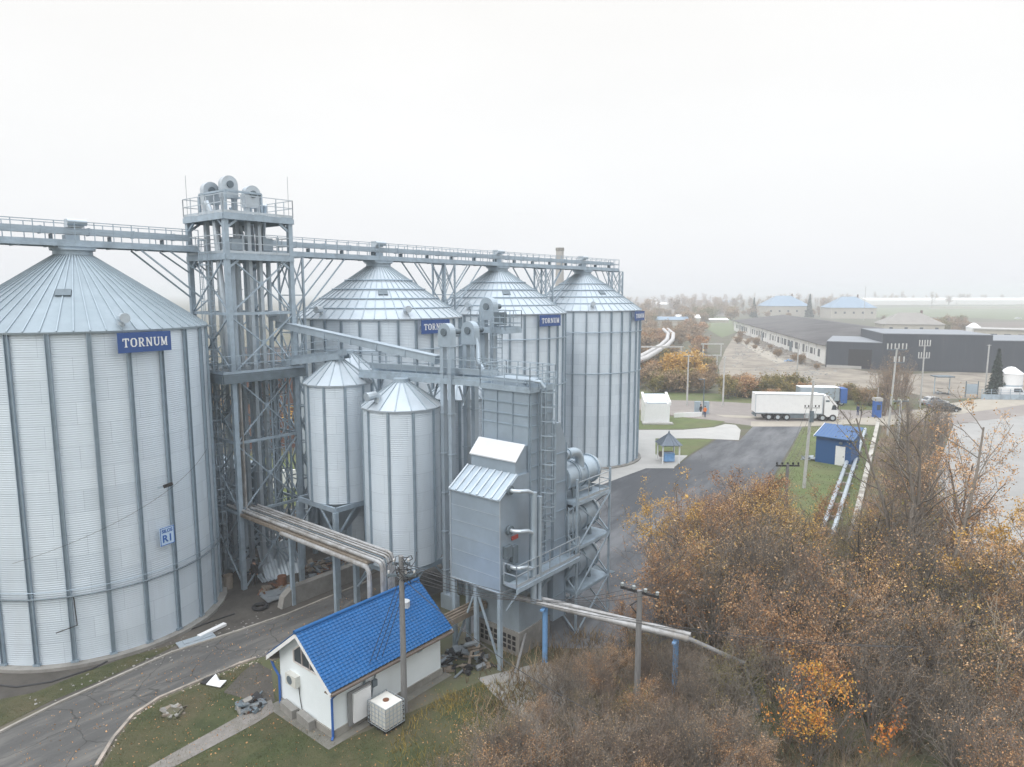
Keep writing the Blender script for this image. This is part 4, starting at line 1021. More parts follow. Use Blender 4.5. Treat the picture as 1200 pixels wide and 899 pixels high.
# white torn board on the front lawn
mb = MB(); c = at(250, 802)
ex = (at(268, 804)-at(236, 799)).normalized(); ey = UP.cross(ex)
def Q(x, y, z): return c+ex*x+ey*y+UP*z
mb.prism([Q(-.25, -.2, .05), Q(.6, -.28, .08), Q(.68, .1, .22), Q(.25, .16, .12), Q(-.1, .35, .3)], UP*.04, 0); mb.prism([Q(-.6, -.2, .08), Q(-.27, -.2, .06), Q(-.12, .33, .3), Q(-.5, .22, .12)], UP*.04, 1)
tag(mb.build('torn_board', [white, black], None, c), 'torn white foam board with a black flap lying on the front lawn', 'board')
# heaps
def heap(name, label, c, rad_, n, mats, seed, cat, hmax=.6):
    rg = random.Random(seed); mb = MB()
    for k in range(n):
        a = rg.uniform(0, 6.28); r = rad_*sqrt(rg.random()); z = hmax*(1-r/rad_)*rg.random()
        p = V(c)+V((cos(a)*r, sin(a)*r, z+.06)); t_ = rg.uniform(0, 6.28)
        ex = V((cos(t_), sin(t_), rg.uniform(-.3, .3))).normalized()
        if rg.random() < .5: mb.box(p, (rg.uniform(.3, 1.1), rg.uniform(.05, .16), rg.uniform(.03, .1)), ex, V((rg.uniform(-.4, .4), rg.uniform(-.4, .4), 1)), rg.randrange(len(mats)))
        else: mb.box(p, (rg.uniform(.2, .7), rg.uniform(.2, .5), rg.uniform(.03, .2)), ex, V((rg.uniform(-.5, .5), rg.uniform(-.5, .5), 1)), rg.randrange(len(mats)))
    o = mb.build(name, mats, None, V(c)); return tag(o, label, cat)
heap('scrap_heap', 'heap of broken boards and scrap under the pipe bridge near the retaining wall', at(330, 692), 1.2, 46, [scrap_m, wood_m, rust], 3, 'scrap heap')
heap('scrap_heap', 'long jumble of planks and dark scrap between the bin legs and the retaining wall', at(385, 668), 1.9, 90, [wood_m, scrap_m, steel_d, rust], 4, 'scrap heap', 1.2)
heap('scrap_heap', 'dark tangled scrap at the foot of the lattice tower', at(275, 655), 1.5, 60, [scrap_m, steel_d, wood_m], 5, 'scrap heap', 1.3)
heap('scrap_heap', 'mixed scrap iron behind the pipe bridge under the bins', at(420, 640), 1.8, 70, [scrap_m, wood_m, concrete], 6, 'scrap heap', 1.0)
heap('rubble_pile', 'small pile of dark rubble beside the hut gable on the path', at(294, 828), .42, 60, [scrap_m, concrete, black, steel_d, scrap_m, rust], 8, 'rubble pile', .4)
heap('stone_pile', 'low pile of stones and dead grass on the front lawn', at(203, 836), .26, 30, [concrete, wood_m, soil], 9, 'stone pile', .05)
heap('scrap_heap', 'black wooden junk heap between the hut and the dryer foot', at(545, 775), 1.3, 60, [wood_m, black, scrap_m], 12, 'scrap heap', 1.3)
mb = MB(); c = at(305, 713)
for z in (.1,):
    pts = [c+V((.38*cos(a), .38*sin(a), .12)) for a in [2*pi*k/20 for k in range(21)]]; mb.tube(pts, .12, 8, False)
tag(mb.build('old_tyre', black, None, c, smooth=True), 'old black tyre lying in the dirt beside the lane', 'tyre')
mb = MB(); mb.box(at(321, 703)+UP*.25, (1.3, .9, .06), A, V((.1, -.2, 1))).box(at(324, 700)+UP*.33, (1.2, .7, .05), A*.9+R*.3, V((-.1, -.2, 1)))
tag(mb.build('sheet_bundle', scrap_m, None, at(321, 703)), 'dark stacked metal sheets lying between the tyre and the retaining wall', 'metal sheet')
mb = MB(); mb.box(at(352, 694)+UP*.35, (1.8, .5, .08), A*.6+R*.8, UP); tag(mb.build('metal_panel', duct_m, None, at(352, 694)), 'pale blue metal panel lying on scrap beside the left bin leg', 'metal panel')
for i, (px, lab) in enumerate((((331, 690), 'rusty steel drum standing right of the man by the tower'), ((268, 689), 'dull steel drum standing at the edge of the first silo'))):
    c = at(*px); t = thing('oil_drum', lab, 'drum', c, 'drums near the tower')
    MB().tube([c, c+UP*.3, c+UP*.32, c+UP*.58, c+UP*.6, c+UP*.88], [.29, .29, .305, .305, .29, .29], 18).build('body', rust if i == 0 else wood_m, t, smooth=True)
# black hose along the first silo
hp = [(-40, 800), (20, 806), (60, 800), (110, 784), (133, 772)]
MBh = MB().tube([p+UP*.04 for p in G(hp)], .045, 6)
tag(MBh.build('ground_hose', cable, None, at(20, 806), smooth=True), 'black hose curving over the dirt at the left foot of the first silo', 'hose')
hp = [(160, 765), (200, 748), (240, 732), (275, 720)]
tag(MB().tube([p+UP*.05 for p in G(hp)], .04, 6).build('ground_hose', cable, None, at(200, 748), smooth=True), 'straight black hose between the first silo foot and the lane kerb', 'hose')
plank('leaning_plank', 'grey plank leaning against the scrap left of the dryer base wall', at(548, 788)+UP*.05, at(560, 752)+UP*1.3, .14, .06, wood_m, 'plank')
plank('leaning_post', 'thin grey post propped at a slant in front of the dryer base wall', at(604, 790)+UP*.05, at(616, 765)+UP*1.1, .12, .1, polewood, 'post')
heap('scrap_heap', 'scrap with pale sheet offcuts behind the tower foot', at(345, 625), 2.2, 70, [steel_l, white, scrap_m, wood_m], 61, 'scrap heap', .9)
heap('scrap_heap', 'dark scrap between the standing man and the leaning corrugated sheet', at(312, 668), 1.1, 50, [scrap_m, steel_d, wood_m], 62, 'scrap heap', .9)
# grey intake shed and brick building behind the plant
sh = thing('intake_shed', 'dark grey sheet-metal shed at the back of the lattice tower', 'shed', PL(9.5, -4))
m = MB(); m.box(PL(9.0, -4.2, 3.2), (5.5, 4.0, 6.4), A, UP); m.build('wall', steel_d, sh)
m = MB(); m.box(PL(9.0, -4.2, 6.45), (5.8, 4.3, .12), A, UP); m.build('roof', steel_m, sh)
bb = thing('brick_building', 'red-brown brick building glimpsed behind the lattice tower', 'building', V((-27, 88, 0)))
m = MB(); m.box(V((-27, 88, 5)), (15, 9, 10), V((1, .2, 0)), UP); m.build('wall', brickred, bb)
m = MB()
ex = V((1, .2, 0)).normalized(); ey = UP.cross(ex)
m.prism([V((-27, 88, 10))+ex*8-ey*5, V((-27, 88, 10))+ex*8+ey*5, V((-27, 88, 12.2))+ex*8], -ex*16); m.build('roof', slate, bb)
for k in range(5): MB().box(V((-27, 88, 0))+ex*(-6+k*3)-ey*4.52+UP*6.5, (1.4, .06, 1.8), ex, UP).build('window', glass, bb)
sheet('back_lawn', [(-60, 60), (-6, 60), (-6, 80), (-60, 80)], .008, lawn_f)
mb = MB(); mb.box(V((-20, 66, .9)), (7, .3, 1.8), V((1, .1, 0)), UP); tag(mb.build('back_wall', white, None, V((-20, 66, 0))), 'low white wall glimpsed through the legs of the lattice tower', 'wall')
# ------------------------------------------------------------------ utility poles and wires
def arm_with_insulators(parent, c, ax, L, n, m_arm, m_ins, z_in=.18, r=.045, name='crossarm'):
    o = MB().beam(c-ax*L/2, c+ax*L/2, .09, .11).build(name, m_arm, parent)
    for k in range(n):
        p = c+ax*(-L/2+.08+(L-.16)*k/(n-1))
        MB().tube([p+UP*.02, p+UP*.08, p+UP*.09, p+UP*(z_in+.02), p+UP*(z_in+.05)], [.015, .015, r, r*1.2, r*.4], 8).build('insulator', m_ins, o, smooth=True)
    return o
INS = mat('insulator_glass', (.30, .33, .33), .3, 0, .05, 3)
INSW = mat('insulator_porcelain', (.58, .58, .57), .3, 0, .05, 3)
def pole(label, base, top_z, r0, r1, m_, lean=(0, 0)):
    t = thing('utility_pole', label, 'utility pole', base)
    top = V((base.x+lean[0], base.y+lean[1], top_z))
    MB().tube([base, base.lerp(top, .5), top], [r0, (r0+r1)/2, r1], 10).build('post', m_, t, smooth=True)
    return t, top
X1 = V((1, 0, 0))
# pole in front of the hut
b = at(474, 834); topP1 = atY(470, 652, b.y-.05)
p1, tp = pole('grey wooden pole before the hut wall with a tangle of cables at its top', b, topP1.z, .15, .11, polewood)
m = MB()
rg = random.Random(5)
for k in range(16):
    c0 = tp+V((rg.uniform(-.1, .1), rg.uniform(-.1, .1), -rg.uniform(.2, 1.2))); pts = [c0]
    a0 = rg.uniform(0, 6.28)
    for j in range(5): pts.append(c0+V((cos(a0+j*.5), sin(a0+j*.5), 0))*(.15+.14*j)+UP*(.25*sin(j*1.2+k)))
    m.tube(pts, .02, 4)
m.build('cable_tangle', cable, p1)
arm_with_insulators(p1, tp-UP*.9, X1, 1.3, 4, steel_d, INSW)
arm_with_insulators(p1, tp-UP*.35, X1, .8, 2, steel_d, INSW)
# pole at 743
b = at(746, 834); topz = atY(741, 692, b.y).z
p2, tp2 = pole('grey pole rising out of the thicket right of the dryer with one slanted crossarm', b, topz, .15, .12, polewood)
ar = (V((.92, -.4, -.10))).normalized()
arm_with_insulators(p2, tp2-UP*.08, ar, 1.75, 4, black, INS, .2, .07)
MB().tube([tp2-UP*.5-X1*.1, tp2-UP*.7-X1*.4, tp2-UP*.9-X1*.25, tp2-UP*1.2], .03, 5).build('cable_loop', cable, p2)
# pole 917 in the middle of the thicket
b = at(918, 640); topz = atY(917, 545, b.y).z
p3, tp3 = pole('short dark pole with a straight five-insulator crossarm above the rusty bushes by the yard', b, topz+.1, .13, .11, polewood)
arm_with_insulators(p3, tp3-UP*.15, X1, 1.75, 5, black, black, .22, .07)
# pole 947: tall pale
b = at(942, 572); topz = atY(949, 446, b.y).z
p4, tp4 = pole('tall pale concrete pole standing in front of the white lorry', b, topz, .17, .10, polecon, (.35, 0))
arm_with_insulators(p4, V((tp4.x, tp4.y, atY(947, 478, b.y).z)), X1, 1.5, 5, polecon, black, .22, .06)
MB().box(V((tp4.x-.05, tp4.y-.15, atY(947, 482, b.y).z-.5)), (.34, .2, 1.1), X1, UP).build('pole_box', steel_d, p4)
# poles in the right strip
b = at(1050, 548); topz = atY(1053, 468, b.y).z
p5, tp5 = pole('pale concrete pole on the scrubby strip right of the low concrete wall', b, topz, .15, .11, polecon)
arm_with_insulators(p5, tp5-UP*.2, X1, 1.7, 4, steel_d, INSW)
b = at(1040, 512); topz = atY(1046, 408, b.y).z
p6, tp6 = pole('pale pole among bare branches with two insulator crossarms left of its neighbour', b, topz, .15, .1, polecon, (.4, 0))
arm_with_insulators(p6, tp6-UP*.2, X1, 2.6, 6, steel_d, INSW, .75, .07); arm_with_insulators(p6, tp6-UP*1.9+V((.4, 0, 0)), X1, 1.4, 3, steel_d, INSW, .75, .07)
b = at(1078, 478); topz = atY(1080, 404, b.y).z
p7, tp7 = pole('pale pole behind the parked cars with two rows of tall white insulators', b, topz, .14, .1, polecon)
arm_with_insulators(p7, tp7-UP*.2, X1, 1.9, 5, polecon, INSW, .9, .075); arm_with_insulators(p7, tp7-UP*2.2, X1, 1.9, 5, polecon, INSW, .9, .075)
for (u, vb, vt, lab) in ((805, 475, 416, 'pale pole with a short crossarm beside the golden bush near the road'), (847, 475, 418, 'thin pole at the corner of the rubble field beside the road'),
                         (1154, 463, 404, 'pale lamp-like pole against the dark building left of the spruce'), (1012, 376, 336, 'tall far pole beside the pale house with the light blue roof'), (933, 455, 405, 'thin far pole in front of the long white barn')):
    b = at(u, vb); t, tp_ = pole(lab, b, atY(u, vt, b.y).z, .16, .11, polecon)
    if u in (805, 1012): arm_with_insulators(t, tp_-UP*.25, X1, 1.7, 4, steel_d, INSW)
    else: MB().beam(tp_-X1*.4-UP*.1, tp_+X1*.4-UP*.1, .08).build('crossarm', polecon, t)
# wires
def wire(label, p, q, sag, r=.014):
    pts = []
    for k in range(15):
        f = k/14; pts.append(p.lerp(q, f)-UP*sag*4*f*(1-f))
    o = MB().tube(pts, r, 4).build('overhead_wire', cable, None, p); tag(o, label, 'wire', 'wires strung between the poles')
for i in range(3):
    wire('thin wires strung from the hut pole to the slanted crossarm in the thicket', tp-UP*(.7+.1*i)+X1*(.4-.3*i), tp2+ar*(.8-.5*i)+UP*.1, .9)
for i in range(3):
    wire('thin wires running down from the hut pole to the hut eave', tp-UP*(.8+.25*i)+X1*.1*i, Hh(1.8+.35*i, -.3, 2.75), .05)
for i in range(4):
    wire('thin wires from the slanted crossarm to the short dark pole by the yard', tp2+ar*(-.75+.5*i)+UP*.15, tp3+X1*(-.7+.45*i)+UP*.1, .8)
for i in range(2):
    wire('thin wires leaving the hut pole towards the lower right over the thicket', tp-UP*.4+X1*.3*i, V((14+i, 24, 6.0)), .8)
wire('dark cable hanging from the hut pole down across the lawn corner', tp-UP*1.0, V((3.5, 26.0, 2.0)), .5, .02)
for i in range(3):
    wire('thin wires crossing the yard from the short dark pole to the pale concrete pole', tp3+X1*(-.4+.4*i), V((tp4.x-.5+.5*i, tp4.y, tp4.z-2.6)), .4)

# ------------------------------------------------------------------ lorry
def wheel(parent, c, ax, r=.5, w=.3):
    o = MB().tube([c-ax*w/2, c+ax*w/2], r, 20).build('wheel', black, parent, smooth=True)
    MB().tube([c-ax*(w/2+.02), c+ax*(w/2+.02)], r*.55, 14).build('rim', steel_l, o, smooth=True); return o
lc = at(927, 491.5); lx = V((1, -.10, 0)).normalized(); ly = UP.cross(lx)
lor = thing('articulated_lorry', 'white articulated lorry standing on the road behind the tall concrete pole', 'lorry', lc)
def Lp(x, y, z): return lc+lx*x+ly*y+UP*z
m = MB().prism([Lp(-5.6, -1.25, 1.15), Lp(4.05, -1.25, 1.15), Lp(4.05, -1.25, 3.95), Lp(3.9, -1.25, 4.0), Lp(-5.6, -1.25, 4.0)], ly*2.5); body = m.build('trailer', white, lor)
m = MB()
for x in (-5.61, 4.05): m.beam(Lp(x, -1.27, 1.1), Lp(x, -1.27, 4.0), .07)
m.beam(Lp(-5.6, -1.27, 1.13), Lp(4.05, -1.27, 1.13), .05, .12); m.beam(Lp(-5.6, -1.27, 3.97), Lp(4.05, -1.27, 3.97), .05, .08); m.build('trailer_trim', steel_l, body)
m = MB().prism([Lp(4.35, -1.2, .75), Lp(6.3, -1.2, .55), Lp(6.35, -1.2, 1.3), Lp(6.25, -1.2, 2.3), Lp(5.95, -1.2, 2.75), Lp(5.2, -1.2, 3.65), Lp(4.9, -1.2, 3.85), Lp(4.35, -1.2, 3.85)], ly*2.4); cab = m.build('cab', white, lor)
m = MB().prism([Lp(5.35, -1.215, 1.75), Lp(6.1, -1.215, 1.75), Lp(6.0, -1.215, 2.45), Lp(5.5, -1.215, 2.45)], ly*2.43).prism([Lp(6.33, -1.1, 1.7), Lp(6.28, -1.1, 2.25), Lp(5.98, -1.1, 2.75), Lp(6.0, -1.1, 2.76), Lp(6.31, -1.1, 2.26), Lp(6.36, -1.1, 1.7)], ly*2.2); m.build('window', glass, cab)
m = MB().box(Lp(4.75, -1.21, 3.05), (.55, .03, .26), lx, UP); m.build('side_marker', steel_d, cab)
m = MB().box(Lp(6.2, -1.35, 2.1), (.1, .22, .5), lx, UP).box(Lp(6.2, 1.35, 2.1), (.1, .22, .5), lx, UP); m.build('mirror', black, cab)
m = MB().box(Lp(-.5, 0, .95), (10.2, .9, .3), lx, UP).box(Lp(.2, -1.05, .72), (2.6, .25, .6), lx, UP).box(Lp(-5.5, 0, .7), (.15, 2.3, .3), lx, UP); m.build('chassis', steel_d, lor)
m = MB().box(Lp(2.5, -1.1, .8), (1.6, .3, .7), lx, UP); m.build('side_box', steel_l, lor)
for x in (-3.6, -2.3, -1.0, 4.15, 5.6):
    for y in (-1.05, 1.05): wheel(lor, Lp(x, y, .52), ly, .52, .36)
m = MB().box(Lp(6.3, -.85, .85), (.12, .4, .22), lx, UP); m.build('headlight', glass, cab)
m = MB().box(Lp(6.3, .85, .85), (.12, .4, .22), lx, UP); m.build('headlight', glass, cab)
# blue-grey box trailer behind
bc = at(957, 474); t = thing('box_trailer', 'grey box trailer with a bright blue end standing behind the lorry cab', 'trailer', bc)
m = MB().box(bc+UP*1.95, (6.4, 2.5, 2.2), V((1, -.1, 0)), UP); m.build('body', duct_m, t)
bx = V((1, -.1, 0)).normalized()
m = MB().box(bc+bx*3.95+UP*1.7, (1.1, 2.45, 2.5), bx, UP); m.build('cab', bluepaint, t)
MB().box(bc+UP*3.08, (6.5, 2.56, .06), bx, UP).build('roof', white, t)
for x in (-2.2, -1.0, 3.6):
    for y in (-1.05, 1.05): wheel(t, bc+bx*x+UP.cross(bx)*y+UP*.5, UP.cross(bx), .5, .3)

# ------------------------------------------------------------------ cars
def car(label, c, ang, paint):
    cx = V((cos(ang), sin(ang), 0)); cy = UP.cross(cx)
    t = thing('parked_car', label, 'car', c, 'cars parked on the gravel')
    def K(x, y, z): return c+cx*x+cy*y+UP*z
    lower = [(-2.1, .35), (-2.15, .62), (-2.05, .86), (-1.3, .95), (.95, .93), (1.75, .80), (2.1, .62), (2.12, .35), (1.7, .25), (-1.7, .25)]
    m = MB(); m.prism([K(x, -.84, z) for x, z in lower], cy*1.68); m.build('body', paint, t)
    up = [(-1.65, .92), (-1.15, 1.32), (-.6, 1.45), (.25, 1.43), (1.0, .93)]
    m = MB(); n = len(up); b0 = [K(x, -.80+.14*(z-.92)/.5, z) for x, z in up]; b1 = [K(x, .80-.14*(z-.92)/.5, z) for x, z in up]
    m.face(b0); m.face(b1)
    for i in range(n-1): m.face([b0[i], b0[i+1], b1[i+1], b1[i]])
    cb = m.build('cabin', paint, t)
    m = MB()
    for s_ in (-1, 1):
        def Wn(x, z): return K(x, s_*(.815-.14*(z-.92)/.5), z)
        m.face([Wn(-1.2, .98), Wn(-.35, .98), Wn(-.35, 1.36), Wn(-.62, 1.37), Wn(-.98, 1.28)]); m.face([Wn(-.27, .98), Wn(.80, .98), Wn(.3, 1.35), Wn(-.27, 1.36)])
    m.face([K(.40, -.62, 1.36), K(.40, .62, 1.36), K(.98, .70, .98), K(.98, -.70, .98)]); m.face([K(-1.22, -.6, 1.29), K(-1.22, .6, 1.29), K(-1.62, .68, .98), K(-1.62, -.68, .98)])
    m.build('window', glass, cb, fix=False)
    for x in (-1.32, 1.32):
        for y in (-.78, .78): wheel(t, K(x, y, .31), cy, .31, .2)
    for y in (-.6, .6):
        MB().box(K(2.08, y, .66), (.1, .35, .14), cx, UP).build('headlight', steel_l, t); MB().box(K(-2.1, y, .76), (.08, .3, .14), cx, UP).build('tail_light', redp, t)
    m = MB().box(K(-.0, -.85, .4), (2.0, .03, .12), cx, UP).box(K(0, .85, .4), (2.0, .03, .12), cx, UP); m.build('sill_trim', black, t)
carblk = mat('car_black', (.02, .028, .032), .22, 0, .05, 1); carblue = mat('car_blue', (.07, .12, .18), .25, .2, .05, 1); carsil = mat('car_silver', (.55, .56, .57), .3, .3, .05, 1)
car('black car parked at the front of the three cars on the gravel', at(1107, 482), -.12, carblk)
car('dark blue car parked between the silver car and the black car', at(1101, 479), -.05, carblue)
car('silver car parked behind the two dark cars', at(1094, 474.5), .02, carsil)
# far white car
car('tiny white car on the far field road at the right edge', at(1193, 374), 0.0, white)

# ------------------------------------------------------------------ people (one continuous skinned body each)
def person(label, c, ang, top, trousers, h=1.75, pose='stand', group=None, hair=True):
    k = h/1.75
    J = [(0, 0, .95), (0, 0, 1.15), (0, 0, 1.38), (0, .0, 1.50), (0, .03, 1.62), (0, .04, 1.70)]
    Rr = [(.155, .11), (.15, .11), (.17, .11), (.055, .055), (.085, .095), (.07, .08)]
    E_ = [(0, 1), (1, 2), (2, 3), (3, 4), (4, 5)]
    fwd = .22 if pose == 'walk' else .02
    def limb(start, pts, rs):
        prev = start
        for p, r in zip(pts, rs):
            J.append(p); Rr.append((r, r)); E_.append((prev, len(J)-1)); prev = len(J)-1
    for s_ in (-1, 1):
        f = fwd*s_
        limb(0, [(.09*s_, 0, .88), (.10*s_, f*.6, .48), (.10*s_, f-.02, .09), (.105*s_, f+.13, .05)], [.095, .062, .045, .042])
        if pose == 'work': arm = [(.20*s_, 0, 1.40), (.27*s_, .10, 1.14), (.16*s_, .32, 1.05), (.13*s_, .40, 1.04)]
        elif pose == 'vest': arm = [(.20*s_, 0, 1.40), (.28*s_, -.02, 1.12), (.24*s_, .14, .92), (.23*s_, .2, .86)]
        else: arm = [(.20*s_, 0, 1.40), (.26*s_, -.03*s_, 1.12), (.27*s_, .08-f*.3, .86), (.27*s_, .10-f*.3, .77)]
        limb(2, arm, [.068, .05, .038, .04])
    me = bpy.data.meshes.new('person'); me.from_pydata([(x*k, y*k, z*k) for x, y, z in J], E_, [])
    o = bpy.data.objects.new('person', me); COL.objects.link(o)
    md = o.modifiers.new('s', 'SKIN'); md.use_smooth_shade = True
    for sv, (a_, b_) in zip(me.skin_vertices[0].data, Rr): sv.radius = (a_*k, b_*k)
    me.skin_vertices[0].data[0].use_root = True
    o.modifiers.new('u', 'SUBSURF').levels = 1; o.modifiers['u'].render_levels = 1
    bpy.context.view_layer.update(); dg = bpy.context.evaluated_depsgraph_get()
    m2 = bpy.data.meshes.new_from_object(o.evaluated_get(dg)); bpy.data.objects.remove(o)
    m2.materials.clear()
    for mm in (top, trousers, skin_m, black): m2.materials.append(mm)
    for p in m2.polygons:
        z = p.center.z/k; x = abs(p.center.x/k)
        if z > 1.46: p.material_index = 2
        elif z < .10: p.material_index = 3
        elif z < .93 and x < .205: p.material_index = 1
        elif z < .86 and x > .2: p.material_index = 2
        else: p.material_index = 0
    o = bpy.data.objects.new('person', m2); COL.objects.link(o); o.location = c; o.rotation_euler = (0, 0, ang)
    tag(o, label, 'person', group)
    hm = MB().lathe(V((0, 0, 0)), [(.095*k, 1.60*k), (.105*k, 1.66*k), (.10*k, 1.72*k), (.07*k, 1.78*k), (.0, 1.795*k)], 14)
    hm.v = [V((v.x, v.y-.0*k+.02*k, v.z)) for v in hm.v]
    hm.build('hair', cloth_k if hair else orange, o, loc=None, smooth=True) if False else None
    hb_ = MB(); hb_.v = [v+V(c) for v in hm.v]; hb_.f = hm.f; hb_.m = hm.m
    hb_.build('hair', cloth_k, o, smooth=True)
    face = MB()
    for s_ in (-1, 1): face.box(V(c)+V((.035*s_*k, .125*k, 1.655*k)), (.022, .015, .012), X1, UP)
    face.box(V(c)+V((0, .14*k, 1.625*k)), (.02, .03, .04), X1, UP).box(V(c)+V((0, .125*k, 1.585*k)), (.045, .012, .01), X1, UP)
    for s_ in (-1, 1): face.box(V(c)+V((.09*s_*k, .03*k, 1.64*k)), (.02, .04, .06), X1, UP)
    face.build('face_features', skin_m, o)
    return o
person('person in dark clothes and white-soled shoes standing at the foot of the lattice tower', at(299, 686), 2.9, cloth_k, cloth_k)
person('person in an orange work vest standing by the grey posts near the white kiosk', at(826, 489), 2.2, orange, cloth_b, pose='vest')
person('person in dark clothing beside the one in the orange vest near the white kiosk', at(821, 487), .6, cloth_k, cloth_k)
person('person in blue work clothes standing on the grass behind the lorry front', at(1005, 487), 2.0, cloth_b, cloth_b)
person('person in black crouched to the right of the one in blue work clothes', at(1009, 488), .8, cloth_k, cloth_k, 1.45, 'work')

# ------------------------------------------------------------------ yard furniture and small buildings
gz_c = at(783, 541); t = thing('gazebo', 'small smoking shelter with a grey pointed hip roof at the yard edge', 'shelter', gz_c)
gx = V((1, .1, 0)).normalized(); gy = UP.cross(gx)
for i, j in ((-1, -1), (1, -1), (1, 1), (-1, 1)): MB().beam(gz_c+gx*.95*i+gy*.95*j, gz_c+gx*.95*i+gy*.95*j+UP*2.15, .12).build('post', white, t)
m = MB(); cs = [gz_c+gx*1.25*i+gy*1.25*j+UP*2.1 for i, j in ((-1, -1), (1, -1), (1, 1), (-1, 1))]; ap = gz_c+UP*3.35
for i in range(4):
    m.face([cs[i], cs[(i+1) % 4], ap])
    for f in (.2, .4, .6, .8):
        p = cs[i].lerp(cs[(i+1) % 4], f); q = p.lerp(ap, 1-abs(2*f-1)) if False else ap.lerp(p, .06); m.beam(p+UP*.02, q+UP*.02, .04)
m.face(cs); m.build('roof', mat('shelter_roof', (.13, .16, .20), .5, .2), t)
MB().tube([ap-UP*.05, ap+UP*.12, ap+UP*.2, ap+UP*.32], [.1, .1, .03, .01], 8).build('finial', steel_d, t)
m = MB().box(gz_c+UP*.45+gy*.75, (1.6, .35, .08), gx, UP).box(gz_c+UP*.75+gy*.92, (1.6, .06, .5), gx, UP); m.build('bench', wood_m, t)
m = MB().box(gz_c+UP*1.9+gy*.95, (1.9, .08, .3), gx, UP).box(gz_c+UP*2.02-gy*.95, (1.9, .08, .1), gx, UP); m.build('beam', steel_d, t)
bq = MB().box(gz_c+UP*.55-gy*.1, (1.15, .8, .85), gx, UP).box(gz_c+UP*1.0-gy*.1, (1.2, .85, .06), gx, UP); tag(bq.build('blue_bin', lightblue, None, gz_c), 'light blue bin standing inside the small pointed-roof shelter', 'bin')
# white kiosk / pump housing
kc = at(770, 496.5); t = thing('white_kiosk', 'white windowless kiosk with a sloping pale roof on the far lawn', 'kiosk', kc)
def Kp(x, y, z): return kc+X1*x+V((0, 1, 0))*y+UP*z
m = MB().prism([Kp(-1.9, 0, 0), Kp(-1.9, 0, 2.9), Kp(-1.9, 2.6, 4.0), Kp(-1.9, 2.6, 0)], X1*3.7); m.build('wall', white, t)
m = MB().prism([Kp(-1.5, -.0, 2.96), Kp(-1.5, 2.5, 4.02), Kp(-1.5, 2.5, 4.08), Kp(-1.5, 0, 3.02)], X1*2.9); m.build('roof', steel_l, t)
m = MB()
for x in (-1.95, 1.6): m.prism([Kp(x, -.1, 2.7), Kp(x, -.1, 3.2), Kp(x, 2.7, 4.3), Kp(x, 2.7, 3.8)], X1*.35)
m.build('parapet', white, t)
MB().box(kc+UP*.1-V((0, .3, 0)), (4.4, 1.2, .2), X1, UP).build('step', pale, t)
mb = MB()
p, q = at(790, 489.5), at(822, 488); mb.beam(p+UP*.35, q+UP*.35, .2, .7); tag(mb.build('low_wall', white, None, p), 'low white wall running right from the white kiosk', 'wall')
# grey meter posts by the road
for u, lab in ((817, 'left one of the pair of grey metal cabinets by the road near the white kiosk'), (827, 'right one of the pair of grey metal cabinets by the road near the white kiosk')):
    c = at(u, 485); t = thing('meter_cabinet', lab, 'cabinet', c)
    MB().box(c+UP*1.0, (.9, .5, 2.0), X1, UP).build('body', duct_m, t); MB().box(c+UP*1.05-V((0, .26, 0)), (.7, .03, 1.6), X1, UP).build('door', steel_m, t)
c = at(824, 486); t = thing('road_lamp', 'dark lamp post with a small head beside the grey cabinets', 'lamp post', c)
MB().tube([c, c+UP*5.6], [.1, .06], 8).build('post', steel_d, t); MB().box(c+UP*5.6-X1*.4, (.9, .25, .12), X1, UP).build('lamp_head', steel_d, t)
# blue shed
sc_ = at(955, 541); sx = (at(992, 547)-sc_); SL = 3.75; sx.z = 0; sx.normalize(); sy = UP.cross(sx)
t = thing('blue_shed', 'bright blue metal shed with a white door on the lawn', 'shed', sc_)
def Sp(x, y, z): return sc_+sx*x+sy*y+UP*z
bl_wall = mat('blue_cladding', (.018, .085, .24), .45, 0, .06, 1)
m = MB().prism([Sp(0, 0, 0), Sp(0, 0, 3.0), Sp(0, 2.8, 3.8), Sp(0, 2.8, 0)], sx*SL); m.build('wall', bl_wall, t)
m = MB().prism([Sp(-.15, -.35, 2.98), Sp(-.15, 3.0, 3.93), Sp(-.15, 3.0, 4.02), Sp(-.15, -.35, 3.07)], sx*(SL+.45)); rf_ = m.build('roof', mat('blue_shed_roof', (.045, .12, .26), .4, 0, .06, 1), t)
m = MB()
k = .0
while k < SL+.3: m.beam(Sp(-.1+k, -.33, 3.08), Sp(-.1+k, 2.98, 4.03), .04); k += .35
m.build('roof_rib', bluepaint, rf_)
m = MB().box(Sp(2.65, -.03, 1.1), (1.0, .06, 2.15), sx, UP); d_o = m.build('door', white, t); MB().box(Sp(3.0, -.08, 1.05), (.05, .05, .16), sx, UP).build('handle', black, d_o)
m = MB().beam(Sp(-.17, -.36, 3.0), Sp(-.17, 3.02, 3.97), .06, .2); m.build('bargeboard', white, t)
m = MB().box(Sp(2.7, -.2, 2.55), (.3, .3, .2), sx, UP); m.build('door_lamp', steel_d, t)
heap('junk_pile', 'grey junk leaning against the left side of the blue shed', Sp(-.8, .6, 0), .9, 20, [concrete, steel_l, scrap_m], 21, 'junk pile', .9)
